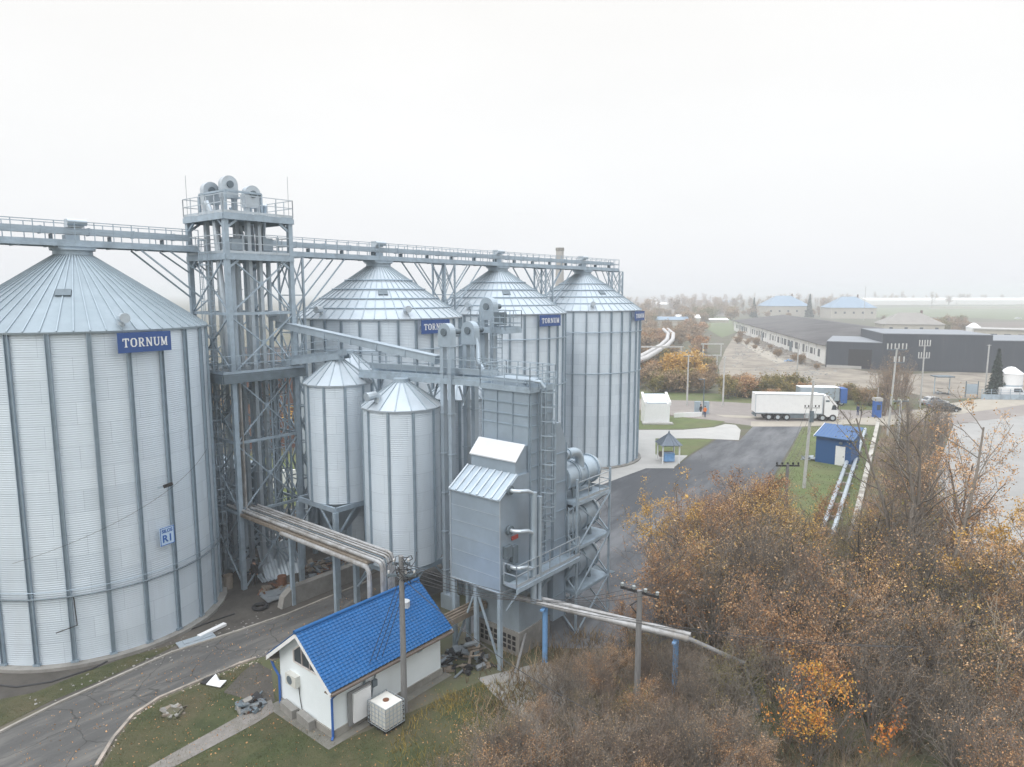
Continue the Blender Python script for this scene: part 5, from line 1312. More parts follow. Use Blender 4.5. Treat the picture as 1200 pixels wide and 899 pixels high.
# twin ground pipes and supports
gp = thing('ground_pipeline', 'pair of pale insulated pipes running over the lawn beside the blue shed', 'pipeline', at(990, 580))
g0, g1 = at(1010, 507), at(966, 640); d = (g1-g0).normalized(); sd = d.cross(UP)
for s_ in (-.4, .4):
    MB().tube([g0+sd*s_-UP*.2-d*.2, g0+sd*s_+UP*.55, g1+sd*s_+UP*.55], .19, 12).build('pipe', steel_l, gp, smooth=True)
k = 2
while k < (g1-g0).length: MB().box(g0+d*k+UP*.16, (.4, 1.5, .31), d, UP).build('sleeper', concrete, gp); k += 4
w0, w1 = at(1029, 497), at(996, 640); d = (w1-w0).normalized(); n = int((w1-w0).length/3.0); mb = MB()
for k in range(n):
    p, q = w0.lerp(w1, k/n), w0.lerp(w1, (k+.97)/n); mb.beam(p+UP*.25, q+UP*.25, .45, .5)
tag(mb.build('low_wall', mat('pitted_concrete', (.47, .45, .41), .95, 0, .2, 1.2, dirt=(.24, .22, .19), dirt_at=(.48, .6), bump=.4), None, w0), 'long low wall of crumbling concrete blocks right of the ground pipes', 'wall')
# blue gate booth with a sign post
c = at(1027, 489); t = thing('gate_booth', 'narrow blue gate booth with a pale top at the end of the low concrete wall', 'booth', c)
MB().box(c+UP*1.3, (.95, 1.0, 2.6), X1, UP).build('wall', bluepaint, t); MB().box(c+UP*2.8, (1.1, 1.15, .5), X1, UP).build('roof', pale, t); MB().box(c+UP*1.6-V((0, .51, 0)), (.55, .04, .8), X1, UP).build('window', glass, t)
MB().tube([c+UP*3.0, c+UP*4.6], .05, 6).build('mast', polecon, t)
# ------------------------------------------------------------------ industrial background
def wallbox(m, p, q, z0, z1, depth):
    p, q = V(p), V(q); d = (q-p).normalized(); nn = UP.cross(d); m.prism([p+UP*z0, q+UP*z0, q+nn*depth+UP*z0, p+nn*depth+UP*z0], UP*(z1-z0)); return d, nn
dk = thing('warehouse', 'wide dark grey clad warehouse in three stepped sections behind the cars', 'warehouse', at(1080, 436))
f0, f1, f2, f3 = at(967, 430.5), at(1032, 433.5), at(1160, 437), at(1330, 440)
m = MB(); d, nn = wallbox(m, f0, f1, 0, 6.6, 26); m.build('wall', darkclad, dk)
m = MB(); d2, n2 = wallbox(m, f1, f2, 0, 8.9, 26); m.build('wall', darkclad, dk)
m = MB(); d3, n3 = wallbox(m, f2, f3, 0, 7.6, 24); m.build('wall', darkclad, dk)
m = MB()
for p, q, z, nn_ in ((f0, f1, 6.6, nn), (f1, f2, 8.9, n2), (f2, f3, 7.6, n3)):
    dd = (q-p).normalized(); m.prism([p+UP*(z+.02), q+UP*(z+.02), q+nn_*24+UP*(z+.02), p+nn_*24+UP*(z+.02)], UP*.15)
m.build('roof', mat('grey_roof_sheet', (.24, .26, .29), .6, .1, .08, .3), dk)
m = MB(); p = f0.lerp(f1, .62); m.box(p-nn*.06+UP*2.6, (5.2, .1, 4.6), d, UP); m.build('gate', mat('gate_dark', (.02, .02, .025), .8), dk)
m = MB()
for f, w in ((.16, 3), (.34, 3)):
    pass
m = MB(); p = f0.lerp(f1, .5); m.prism([p-nn*.3+UP*.0-d*6, p-nn*.3-d*6+UP*.7, p-nn*.3+d*2+UP*.7, p-nn*.3+d*2], nn*.25); m.build('base_course', pale, dk)
# long white barn
bn = thing('long_barn', 'very long white barn with a dark patched slate roof stretching into the haze', 'barn', at(965, 428))
n0, n1 = at(966, 427), at(860, 387.5); d = (n1-n0).normalized(); nn = d.cross(UP)   # nn points away from the viewer side
if nn.x < 0: nn = -nn
BL = (n1-n0).length; BD_ = 46
def Bp(x, y, z): return n0+d*x+nn*y+UP*z
m = MB().prism([Bp(0, 0, 0), Bp(0, 0, 5.0), Bp(0, BD_/2, 7.8), Bp(0, BD_, 5.0), Bp(0, BD_, 0)], d*BL); m.build('wall', mat('old_whitewash', (.78, .78, .76), .9, 0, .08, .1, dirt=(.48, .47, .45)), bn)
m = MB()
for y0, z0, y1, z1 in ((-.8, 4.98, BD_/2, 7.95), (BD_+.8, 4.98, BD_/2, 7.95)): m.prism([Bp(-.5, y0, z0), Bp(-.5, y1, z1), Bp(-.5, y1, z1+.15), Bp(-.5, y0, z0+.15)], d*(BL+1))
m.build('roof', slate, bn)
x = 6
bo_ = mat('barn_opening', (.10, .11, .12), .6)
rg = random.Random(4)
while x < BL-8:
    w = rg.choice([2.0, 2.6, 3.4]); h = rg.choice([1.7, 2.0, 2.3])
    if rg.random() < .86: MB().box(Bp(x, -.03, 2.6), (w, .12, h), d, UP).build('window', bo_, bn)
    x += w+rg.uniform(1.4, 3.0)
x = 9
while x < BL-5: MB().box(Bp(x, -.12, 2.5), (.5, .25, 5.0), d, UP).build('pilaster', white, bn); x += 9
m = MB()
for x in (40, 90, 140): m.box(Bp(x, -.1, 1.6), (3, .14, 3.2), d, UP)
m.build('gate', steel_d, bn)
# brown retaining wall along the rubble field
mb = MB(); k0, k1 = at(846, 464), at(1042, 470); n = 20; d = (k1-k0).normalized()
for k in range(n): 
    p, q = k0.lerp(k1, k/n), k0.lerp(k1, (k+.98)/n); mb.beam(p+UP*.9, q+UP*.9, .3, 1.8)
tag(mb.build('yard_wall', mat('brown_wall', (.125, .105, .095), .9, 0, .2, .5, dirt=(.2, .18, .16)), None, k0), 'low brown wall along the rubble field behind the lorry', 'wall')
mb = MB(); k0, k1 = at(1150, 468), at(1330, 470)
for k in range(16):
    p, q = k0.lerp(k1, k/16), k0.lerp(k1, (k+.97)/16); mb.beam(p+UP*.45, q+UP*.45, .25, .9)
    mb.beam(p, p+UP*1.9, .1); mb.beam(p+UP*1.7, q+UP*1.7, .05); mb.beam(p+UP*1.3, q+UP*1.3, .05)
tag(mb.build('rail_fence', steel_m, None, k0), 'grey fence on a low plinth beside the spruce', 'fence')
# hip-roofed houses
def house(name, label, c, w, l, h, rh, ang, wm, rm, wins=4, group=None):
    hx = V((cos(ang), sin(ang), 0)); hy = UP.cross(hx); t = thing(name, label, 'house', c, group)
    MB().box(c+UP*h/2, (w, l, h), hx, UP).build('wall', wm, t)
    e = .5; cs = [c+hx*(w/2+e)*i+hy*(l/2+e)*j+UP*h for i, j in ((-1, -1), (1, -1), (1, 1), (-1, 1))]
    rl = max(0.2, (w-l)/2); r0, r1 = c-hx*rl+UP*(h+rh), c+hx*rl+UP*(h+rh); m = MB()
    m.face([cs[0], cs[1], r1, r0]); m.face([cs[2], cs[3], r0, r1]); m.face([cs[1], cs[2], r1]); m.face([cs[3], cs[0], r0]); m.face(cs)
    rf = m.build('roof', rm, t)
    for k in range(wins): 
        MB().box(c-hy*(l/2+.02)+hx*(-w/2+w*(k+.5)/wins)+UP*h*.55, (1.4, .08, 1.5), hx, UP).build('window', glass, t)
    MB().box(c+hx*w*.2+UP*(h+rh*.75), (.8, .8, rh*.9), hx, UP).build('chimney', brickred, rf)
lbr = mat('light_blue_roof', (.21, .30, .40), .5, 0, .06, .3); gryroof = mat('grey_hip_roof', (.27, .255, .235), .8, 0, .1, .5)
house('hall', 'pale hall with a light blue hip roof left of the dark spruce', at(917, 371), 34, 22, 8.5, 8.0, 0, beige, lbr, 5)
house('hall', 'pale hall with a light blue hip roof right of the dark spruce', at(993, 373), 32, 22, 8.0, 8.0, -.08, beige, lbr, 5)
house('cottage', 'low grey hip-roofed house behind the dark warehouse', at(1064, 391), 25, 16, 4.6, 5.2, -.25, beige, gryroof, 4)
bg = thing('flat_office', 'long beige flat-roofed building with windows at the right edge behind the warehouse', 'building', at(1180, 404))
o0 = at(1140, 403); o1 = at(1310, 409); m = MB(); d, nn = wallbox(m, o0, o1, 0, 5.4, 12); m.build('wall', beige, bg)
m = MB(); d, nn = wallbox(m, o0-d*.4-nn*.4+UP*5.41, o1+d*.4-nn*.4+UP*5.41, 0, .35, 12.8); m.build('roof', pale, bg)
for k in range(10): MB().box(o0.lerp(o1, (k+.5)/10)-nn*.03+UP*3.0, (2.0, .1, 1.9), d, UP).build('window', glass, bg)
# white silo-like tanks
for (u, v, r, h, lab) in ((1182, 466, 1.9, 5.6, 'white domed tank at the right edge beside the spruce'), (1139, 402, 2.4, 7.5, 'small white tank standing at the end of the beige flat-roofed building')):
    c = at(u, v); t = thing('storage_tank', lab, 'tank', c); MB().lathe(c, [(r, 0), (r, h*.8), (r*1.06, h*.8), (r*.3, h), (0, h*1.02)], 24).build('shell', white, t, smooth=True); MB().lathe(c, [(r+.03, h*.4), (r+.03, h*.44)], 24).build('band', steel_m, t)
wv = at(1190, 468); t = thing('white_van', 'white pickup-like vehicle parked by the fence at the right edge', 'van', wv)
m = MB().prism([wv+X1*x+UP*z for x, z in ((-2.6, .5), (2.4, .5), (2.5, 1.1), (1.5, 1.3), (.9, 2.1), (-2.6, 2.1))], V((0, 1.9, 0))); m.build('body', white, t)
m = MB().prism([wv+X1*x+UP*z-V((0, .02, 0)) for x, z in ((-.4, 1.3), (1.3, 1.3), (.85, 1.95), (-.4, 1.95))], V((0, 1.94, 0))); m.build('window', glass, t)
for x in (-1.6, 1.6):
    for y in (.1, 1.8): wheel(t, wv+X1*x+V((0, y, .38)), V((0, 1, 0)), .38, .24)
# gate posts / yard shelter by the cars
gc = at(1103, 462); t = thing('open_shelter', 'small dark open shelter on thin posts behind the parked cars', 'shelter', gc)
MB().box(gc+UP*3.4, (3.2, 2.4, .2), X1, UP).build('roof', steel_d, t)
for i in (-1.4, 1.4): MB().beam(gc+X1*i, gc+X1*i+UP*3.3, .15).build('post', steel_m, t)
heap('bush_heap', 'dark heap of tyres and scrap under the open shelter behind the cars', gc, 1.3, 26, [black, scrap_m], 30, 'scrap heap', 1.5)
gc = at(1138, 466); t = thing('notice_board', 'grey notice board on dark posts beside the pale yard', 'board', gc)
MB().box(gc+UP*1.6, (2.0, .12, 1.8), X1, UP).build('panel', duct_m, t)
for i in (-1.1, 1.1): MB().beam(gc+X1*i, gc+X1*i+UP*3.0, .16).build('post', steel_d, t)
# greenhouses far away: long white band
gh = thing('greenhouse_row', 'long white strip of greenhouses along the far fields', 'greenhouse', at(1100, 357))
p, q = at(1016, 357.5), at(1500, 356.0); m = MB(); d = (q-p).normalized(); nn = UP.cross(d)
for k in range(5):
    a_, b_ = p.lerp(q, k/5), p.lerp(q, (k+.985)/5)
    m.prism([a_, a_+UP*7, a_+UP*11+nn*14, a_+UP*7+nn*28, a_+nn*28], b_-a_)
m.build('glazing', mat('greenhouse_film', (.85, .85, .83), .6, 0, .03, .1), gh)
m = MB(); k0, k1 = at(1090, 362), at(1500, 361)
m.beam(k0+UP*1.5, k1+UP*1.5, 3, 3); m.build('base_wall', beige, gh)
# small white sheds and cars along the far road
for (u, v, w, h, lab, mm) in ((785, 381, 20, 4, 'low far building with a pale blue roof behind the brown bushes', lbr), (805, 379.5, 14, 4.5, 'low far building with a white roof beside the one with a pale blue roof', white), (835, 378, 18, 2.2, 'long low white roof at the far end of the green patch', white),
                           (775, 361.5, 22, 6, 'pale far house on the horizon among bare trees', white), (850, 358.5, 30, 6, 'wide pale blue-roofed far house left of the first hall', lbr), (822, 359, 24, 7, 'pinkish far house among the horizon trees', brickred), (1095, 353, 40, 6, 'far low farm building near the horizon beyond the greenhouses', lbr)):
    c = at(u, v); t = thing('far_house', lab, 'house', c); MB().box(c+UP*h*.4, (w, 8, h*.8), X1, UP).build('wall', beige, t)
    MB().prism([c+V((-w/2-.3, -4.5, h*.8)), c+V((-w/2-.3, 4.5, h*.8)), c+V((-w/2-.3, 0, h*1.25))], X1*(w+.6)).build('roof', mm, t)
# overground heat pipe with portal frames
hp = thing('heat_pipeline', 'fat pale heat pipeline on portal frames snaking through the brown bushes', 'pipeline', at(780, 430))
ctr = [(735, 426, 4.2), (752, 420, 4.2), (766, 412, 4.2), (778, 405, 4.4), (785, 398, 4.4), (786, 391, 4.4), (780, 386, 4.4)]
pts = [at(u, v, z) for u, v, z in ctr]
for off in (-.9, .9):
    MB().tube([p+X1*off for p in pts], .62, 10).build('pipe', mat('lagging', (.50, .49, .485), .7, .1, .12, 1), hp, smooth=True)
m = MB()
for (u, vtop, w) in ((771, 400, 7.2),):
    pass
q = at(772, 432); 
for dx in (-6.5, 5.5): m.beam(q+X1*dx, q+X1*dx+UP*5.5, .35)
m.beam(q-X1*9+UP*5.5, q+X1*6+UP*5.5, .35); m.build('portal_frame', polecon, hp); m = MB()
q = at(800, 428); m.beam(q-X1*5+UP*2.6, q+X1*10+UP*2.6, .3)
for dx in (-4, 9): m.beam(q+X1*dx, q+X1*dx+UP*2.6, .3)
m.build('portal_frame', polecon, hp); m = MB()
q = at(833, 418); m.beam(q-X1*3+UP*3.8, q+X1*3.6+UP*3.8, .4)
for dx in (-2.4, 3): m.beam(q+X1*dx, q+X1*dx+UP*3.8, .3)
m.build('portal_frame', polecon, hp)
# distant stack behind the silo row
stc = V((12.3, 180, 0)); t = thing('factory_chimney', 'slim concrete chimney rising behind the silo roofs', 'chimney', stc)
MB().tube([stc, stc+UP*30.4], [1.35, .98], 20, False).build('shaft', mat('chimney_concrete', (.42, .41, .40), .9, 0, .1, .5), t, smooth=True)
MB().lathe(stc, [(1.02, 29.6), (1.1, 29.7), (1.1, 30.4), (.8, 30.42), (.8, 28.5)], 20).build('rim', concrete, t)
heap('rubble_pile', 'blue tarpaulin heap lying below the white barn wall', at(925, 424), 1.3, 34, [lightblue, concrete], 40, 'rubble pile', .9)
heap('rubble_pile', 'long grey rubble bank along the foot of the white barn', at(905, 412), 6, 60, [concrete, beige, wood_m], 41, 'rubble pile', 2.0)
# ------------------------------------------------------------------ vegetation
def rnd_perp(rng, d):
    v = rng.normal(size=3); v -= d*np.dot(v, d); return v/np.linalg.norm(v)
def grow(seed, stems, H, r0, spread, levels, kids, up=.12, wob=.18, bare=.25, base_r=.15, ratio=.55, ang=(.5, 1.0), minr=.008, leader=True):
    rng = np.random.default_rng(seed); lines = []; tips = []
    def branch(p, d, L, r, lev):
        n = 5 if lev == 0 else (4 if lev == 1 else 3); pts = [p.copy()]; dirs = [d]
        for k in range(n):
            d = d+rng.normal(size=3)*wob/ (1.6 if lev == 0 else 1); d[2] += up; d = d/np.linalg.norm(d)
            p = p+d*L/n; pts.append(p.copy()); dirs.append(d)
        r1 = max(minr*.7, r*(.35 if lev == 0 else .4)); lines.append((np.array(pts), np.linspace(r, r1, n+1), lev))
        if lev >= levels-1:
            for k in range(1, n+1): tips.append((pts[k], lev))
        if lev < levels:
            nk = kids[lev]; nk = max(1, int(nk*rng.uniform(.75, 1.25)))
            for k in range(nk):
                f = bare+(1-bare)*(k+rng.random())/nk if lev == 0 else .15+.85*(k+rng.random())/nk
                x = f*n; i = min(n-1, int(x)); q = pts[i]+(pts[i+1]-pts[i])*(x-i); dd = dirs[i+1]
                a = rng.uniform(*ang); nd_ = dd*cos(a)+rnd_perp(rng, dd)*sin(a)
                branch(q, nd_, L*ratio*rng.uniform(.65, 1.2)*(1.15-.45*f), max(minr, r*(1-.6*f)*.55), lev+1)
    for s in range(stems):
        a = 2*pi*(s+rng.random())/stems; sp = spread*rng.uniform(.3, 1.1) if stems > 1 else spread*.3
        d = np.array([cos(a)*sin(sp), sin(a)*sin(sp), cos(sp)])
        branch(np.array([cos(a)*base_r*rng.random(), sin(a)*base_r*rng.random(), -.1]), d, H*rng.uniform(.7, 1.0), r0*rng.uniform(.7, 1), 0)
    return lines, tips, rng
def stem_mesh(name, lines, m):
    V_, F_ = [], []; off = 0
    for pts, rad_, lev in lines:
        k = 6 if lev == 0 else (4 if lev == 1 else 3); n = len(pts)
        d = np.gradient(pts, axis=0); d /= np.linalg.norm(d, axis=1)[:, None]+1e-9
        ref = np.where(np.abs(d[:, 2:3]) > .9, np.array([[1., 0, 0]]), np.array([[0, 0, 1.]]))
        s = np.cross(d, ref); s /= np.linalg.norm(s, axis=1)[:, None]+1e-9; u = np.cross(d, s)
        a = np.arange(k)*2*pi/k
        ring = pts[:, None]+rad_[:, None, None]*(np.cos(a)[None, :, None]*s[:, None]+np.sin(a)[None, :, None]*u[:, None])
        V_.append(ring.reshape(-1, 3))
        i = np.arange(n-1)[:, None]*k; j = np.arange(k)[None]; j2 = (j+1) % k
        F_.append(np.stack([i+j, i+j2, i+k+j2, i+k+j], -1).reshape(-1, 4)+off); off += n*k
    return raw_mesh(name, np.concatenate(V_), np.concatenate(F_), m, True)
def raw_mesh(name, v, f, m, smooth=False, tint=None):
    me = bpy.data.meshes.new(name); n, k = f.shape
    me.vertices.add(len(v)); me.vertices.foreach_set('co', v.astype(np.float32).ravel())
    me.loops.add(n*k); me.loops.foreach_set('vertex_index', f.astype(np.int32).ravel())
    me.polygons.add(n); me.polygons.foreach_set('loop_start', np.arange(n, dtype=np.int32)*k); me.polygons.foreach_set('loop_total', np.full(n, k, dtype=np.int32))
    if smooth: me.polygons.foreach_set('use_smooth', np.ones(n, dtype=bool))
    if tint is not None:
        at_ = me.attributes.new('tint', 'FLOAT', 'FACE'); at_.data.foreach_set('value', tint.astype(np.float32))
    me.materials.append(m); me.update(calc_edges=True); me.validate()
    return me
def leaf_mesh(name, pos, size, m, rng, tint_c=None, asp=.6, droop=0.0):
    n = len(pos); a = rng.normal(size=(n, 3)); a[:, 2] -= droop; a /= np.linalg.norm(a, axis=1)[:, None]
    b = rng.normal(size=(n, 3)); b -= a*(a*b).sum(1)[:, None]; b /= np.linalg.norm(b, axis=1)[:, None]
    s = size*np.exp(rng.normal(size=(n, 1))*.32)
    v = np.stack([pos-a*s*.5, pos+b*s*asp*.5, pos+a*s*.5, pos-b*s*asp*.5], 1).reshape(-1, 3)
    f = np.arange(n*4).reshape(n, 4)
    t = np.clip((tint_c if tint_c is not None else .5)+rng.normal(size=n)*.2, 0, 1)
    return raw_mesh(name, v, f, m, False, t)
def plant_proto(name, label, cat, group, g, stem_m, leaf_m, per_tip, lsize, spread=.18, part=('stems', 'foliage'), asp=.6, frac=1.0, upper=0.0):
    lines, tips, rng = g
    t = thing(name, label, cat, (0, 0, -200), group)
    me = stem_mesh(part[0], lines, stem_m); o = bpy.data.objects.new(part[0], me); COL.objects.link(o); o.parent = t
    P_ = np.array([p for p, l in tips]); zmax = P_[:, 2].max()
    if frac < 1: P_ = P_[rng.random(len(P_)) < frac]
    if upper: P_ = P_[P_[:, 2] > zmax*upper*rng.uniform(.6, 1.2, size=len(P_))]
    # patchy: some limbs hold more leaves
    cell = np.floor(P_/.7).astype(int); key = (cell[:, 0]*73856093 ^ cell[:, 1]*19349663 ^ cell[:, 2]*83492791) % 1000/1000.0
    cnt = rng.poisson(per_tip*np.where(key > .5, 2.3*key, .12)); Q = np.repeat(P_, cnt, 0); kt = np.repeat(key, cnt)
    Q = Q+rng.normal(size=Q.shape)*spread
    me = leaf_mesh(part[1], Q, lsize, leaf_m, rng, .25+.5*kt, asp); o = bpy.data.objects.new(part[1], me); COL.objects.link(o); o.parent = t
    VH[name+label] = max(float(P_[:, 2].max()) if len(P_) else 1.0, zmax); t['h'] = zmax
    return t
VH = {}
GT = 'shrubs and saplings of the autumn thicket'
VAR = {}
def reg(key, *a, **k): VAR[key] = plant_proto(*a, **k)
SHR = {
 'rust1': ('rusty-leaved shrub in the autumn thicket at the lower right', grow(11, 7, 4.6, .045, .42, 3, (7, 5, 4), .10), barkr, lf_rust, 2.1, .066),
 'rust2': ('rusty-leaved shrub in the autumn thicket at the lower right', grow(12, 5, 5.8, .065, .26, 3, (8, 5, 4), .16), barkr, lf_rust, 1.7, .066),
 'brown1': ('bare-looking brown twiggy shrub in the autumn thicket', grow(13, 8, 4.6, .05, .28, 3, (8, 5, 3), .18), bark, lf_brown, .7, .052),
 'brown2': ('bare-looking brown twiggy shrub in the autumn thicket', grow(14, 6, 5.4, .06, .24, 3, (8, 6, 3), .18), bark, lf_brown, .5, .052),
 'olive1': ('dull olive-leaved shrub deep in the autumn thicket', grow(15, 7, 4.0, .045, .45, 3, (7, 5, 4), .08), bark, lf_olive, 1.4, .058),
 'gold1': ('golden-brown shrub in the autumn thicket by the yard', grow(16, 6, 5.2, .055, .32, 3, (7, 5, 4), .14), bark, lf_gold, 2.3, .068),
 'tan1': ('shrub with clustered pale tan leaves in the autumn thicket', grow(17, 6, 4.6, .05, .42, 3, (7, 5, 3), .12), bark, lf_tan, 2.3, .07),
 'bare1': ('leafless reddish-twigged shrub at the thicket edge', grow(18, 9, 3.8, .03, .30, 2, (9, 6), .18), barkr, lf_brown, .35, .07),
}
for k, (lab, g, sm, lm, pt, ls) in SHR.items():
    reg(k, 'autumn_shrub', lab, 'shrub', GT, g, sm, lm, pt, ls)
used = set()
def put(key, loc, rz, sc, label=None, group=None):
    if key in used: return copy_tree(VAR[key], loc, rz, sc, label, group)
    used.add(key); o = VAR[key]; o.location = loc; o.rotation_euler = (0, 0, rz); o.scale = sc if isinstance(sc, (tuple, list)) else (sc, sc, sc)
    if label: o['label'] = label
    if group: o['group'] = group
    return o
rg = random.Random(42)
LIM = [(500, 880), (560, 858), (600, 812), (640, 775), (700, 745), (740, 690), (762, 630), (800, 582), (850, 556), (890, 546), (930, 572), (960, 612), (1000, 608), (1035, 575), (1060, 520), (1130, 505), (1200, 560), (1400, 600)]
def limit(u):
    for (a, b), (c, d) in zip(LIM, LIM[1:]):
        if a <= u <= c: return b+(d-b)*(u-a)/(c-a)
    return 0 if u < LIM[0][0] else 600
def fit(key, x, y, s):
    h = VAR[key].get('h', 4.0)
    for _ in range(40):
        z = h*s*.97-CH; d = y*cos(PITCH)-z*sin(PITCH); u = 600+FPX*x/d; v = 449.5-FPX*(y*sin(PITCH)+z*cos(PITCH))/d
        if v >= limit(u): break
        s *= .95
    return s
def inside(poly, x, y):
    c = False; j = len(poly)-1
    for i in range(len(poly)):
        (xi, yi), (xj, yj) = poly[i], poly[j]
        if (yi > y) != (yj > y) and x < (xj-xi)*(y-yi)/(yj-yi)+xi: c = not c
        j = i
    return c
TH_POLY = [(-3.2, 22.5), (-1.6, 25.5), (1.5, 28.2), (3.6, 30.5), (5.6, 34.5), (8.2, 38), (10.8, 43), (14, 47.5), (18.0, 49.5), (20.4, 47), (21.6, 49.5), (25.6, 53), (28.5, 52), (28.6, 44), (27.5, 37), (24.5, 30), (20.5, 19), (15, 16.0), (3.5, 16.0), (-2, 19)]
spots = []
tries = 0
while len(spots) < 172 and tries < 20000:
    tries += 1
    x, y = rg.uniform(-4, 30), rg.uniform(15, 54)
    if not inside(TH_POLY, x, y): continue
    dmin = 1.35 if y < 30 else 1.6
    if all((x-a)**2+(y-b)**2 > dmin**2 for a, b in spots): spots.append((x, y))
for i, (x, y) in enumerate(spots):
    u = 600+FPX*x/(y*.99+2)
    r = rg.random()
    if x < 9.5 and y > 24 and y < 34: key = rg.choice(['bare1', 'bare1', 'brown1', 'bare1', 'olive1', 'brown2']); s = rg.uniform(.28, .5)
    elif x < 5 or (x < 9 and y <= 24): key = rg.choice(['bare1', 'bare1', 'brown1', 'brown2']); s = rg.uniform(.42, .7)
    elif y > 40 and x < 20: key = rg.choice(['rust1', 'rust2', 'gold1', 'tan1', 'rust1', 'brown2']); s = rg.uniform(.9, 1.25)
    elif x < 12 and y > 30: key = rg.choice(['gold1', 'tan1', 'brown1', 'rust1', 'brown2', 'gold1']); s = rg.uniform(.75, 1.12)
    elif y < 27: key = rg.choice(['brown1', 'brown2', 'olive1', 'brown1', 'brown2', 'rust2']); s = rg.uniform(.6, .95)
    else: key = rg.choice(['brown1', 'brown2', 'olive1', 'rust1', 'brown2', 'rust2', 'tan1', 'brown1', 'olive1']); s = rg.uniform(.75, 1.1)
    if 8.5 < x < 15.5 and y < 26.8: key = rg.choice(['bare1', 'brown1', 'brown2', 'olive1']); s = rg.uniform(.3, .45)
    elif y > 33 and rg.random() < .16: s *= 1.3
    s = fit(key, x, y, s)
    if s < .22: continue
    put(key, (x, y, 0), rg.uniform(0, 6.28), (s*rg.uniform(.9, 1.1), s*rg.uniform(.9, 1.1), s))
low = []
while len(low) < 62:
    x, y = rg.uniform(-1.5, 9.5), rg.uniform(22.5, 32.5)
    if inside([(-2, 22), (.5, 27), (2, 30.8), (6, 32.5), (9.5, 32), (9.5, 22)], x, y) and all((x-a)**2+(y-b)**2 > .8 for a, b in low):
        low.append((x, y)); s = rg.uniform(.3, .5) if y > 25 else rg.uniform(.45, .65); put(rg.choice(['bare1', 'brown1', 'bare1', 'rust1', 'brown2']), (x, y, 0), rg.uniform(0, 6.28), (s*1.1, s*1.1, s))
# bright orange sapling
o = plant_proto('orange_sapling', 'bright orange and yellow sapling glowing in the middle of the brown thicket', 'sapling', None, grow(31, 6, 3.4, .035, .5, 2, (7, 5), .12), bark, lf_orange, 5.0, .08, spread=.13)
o.location = (11.9, 25.6, 0); o.scale = (.95, .95, 1.1)
o = plant_proto('orange_sapling', 'small orange-tipped sapling just right of the brightest one', 'sapling', None, grow(32, 3, 2.4, .03, .4, 2, (5, 3), .12), bark, lf_orange, 3.0, .10, spread=.12, frac=.7)
o.location = (14.6, 25.6, 0)
# big trees on the right
def tree(name, label, seed, H, r0, kids, stem_m, leaf_m, per, ls, loc, stems=1, spread=.1, frac=1, bare=.3, upper=0, sc=1, group=None, wob=.14, levels=3, up=.08, ang=(.5, 1.0), ratio=.5):
    o = plant_proto(name, label, 'tree', group, grow(seed, stems, H, r0, spread, levels, kids, up, wob, bare, .2, ratio, ang, .011), stem_m, leaf_m, per, ls, part=('trunk', 'crown'), frac=frac, upper=upper)
    o.location = loc; o.scale = (sc, sc, sc); return o
tree('bare_tree', 'tall dark almost leafless multi-stemmed tree in front of the gravel lot', 51, 13.0, .17, (13, 6, 5), bark, lf_olive, .35, .09, (22.8, 38.0, 0), 3, .07, bare=.25, ratio=.30)
tree('bare_tree', 'slender leafless tree right of the tall dark multi-stemmed one', 52, 8.5, .11, (12, 6, 4), bark, lf_brown, .5, .09, (25.2, 40.5, 0), 2, .25, bare=.25, ratio=.38)
tree('orange_leaved_tree', 'leaning tree with orange leaf clusters against the pale gravel lot', 53, 12.4, .19, (11, 6, 4), bark, lf_tan, 3.4, .10, (23.3, 36.0, 0), 1, .55, bare=.38, upper=.3, ratio=.42, up=.05)
tree('orange_leaved_tree', 'broad low tree dense with golden-orange leaves at the right edge of the thicket', 54, 8.2, .13, (10, 6, 5), bark, lf_gold, 3.6, .095, (26.6, 35.5, 0), 3, .4, bare=.2, ratio=.42)
tree('orange_leaved_tree', 'amber tree in front of the leaning one, its leaves thick on every limb', 61, 7.6, .12, (10, 6, 5), bark, lf_tan, 2.8, .08, (25.0, 32.5, 0), 3, .4, bare=.2, ratio=.42)
tree('orange_leaved_tree', 'rust-orange tree standing behind the leaning one by the gravel lot', 55, 9.5, .12, (10, 6, 4), barkr, lf_tan, 2.6, .095, (29.5, 44.0, 0), 2, .3, bare=.25, ratio=.42)
tree('bare_tree', 'pale bare sapling with bleached twigs at the lower right corner', 56, 6.5, .08, (8, 5), mat('bleached_bark', (.42, .37, .30), .9, 0, .15, 4), lf_brown, .15, .08, (20.6, 26.0, 0), 2, .5, levels=2)
tree('gold_tree', 'golden young tree at the front edge of the thicket next to the asphalt yard', 57, 7.0, .09, (10, 6, 4), bark, lf_gold, 3.4, .085, (9.3, 41.0, 0), 2, .3, ratio=.42)
tree('gold_tree', 'tall thin sapling with a tuft of yellow leaves at its tip over the asphalt yard', 58, 8.6, .07, (6, 4), bark, lf_gold, 3.0, .14, (11.6, 44.5, 0), 1, .3, levels=2, upper=.72, bare=.5, ratio=.3)
tree('rust_tree', 'dense russet tree at the top of the thicket below the blue shed', 59, 7.4, .1, (11, 6, 5), barkr, lf_rust, 4.0, .075, (16.6, 46.0, 0), 3, .32, ratio=.42)
tree('rust_tree', 'russet tree beside the lower end of the ground pipes', 60, 7.0, .1, (11, 6, 4), barkr, lf_rust, 3.2, .075, (20.0, 44.2, 0), 3, .3, ratio=.42, sc=.85)
VAR['forked'] = plant_proto('forked_tree', 'dark forked thicket tree nearly bare, its trunk showing among the shrubs', 'tree', 'forked bare trees inside the thicket', grow(95, 2, 6.6, .10, .28, 3, (8, 5, 4), .12, bare=.35, ratio=.45), mat('dark_bark', (.075, .062, .05), .95, 0, .3, 4, rnd=.2), lf_gold, .9, .07, part=('trunk', 'crown'))
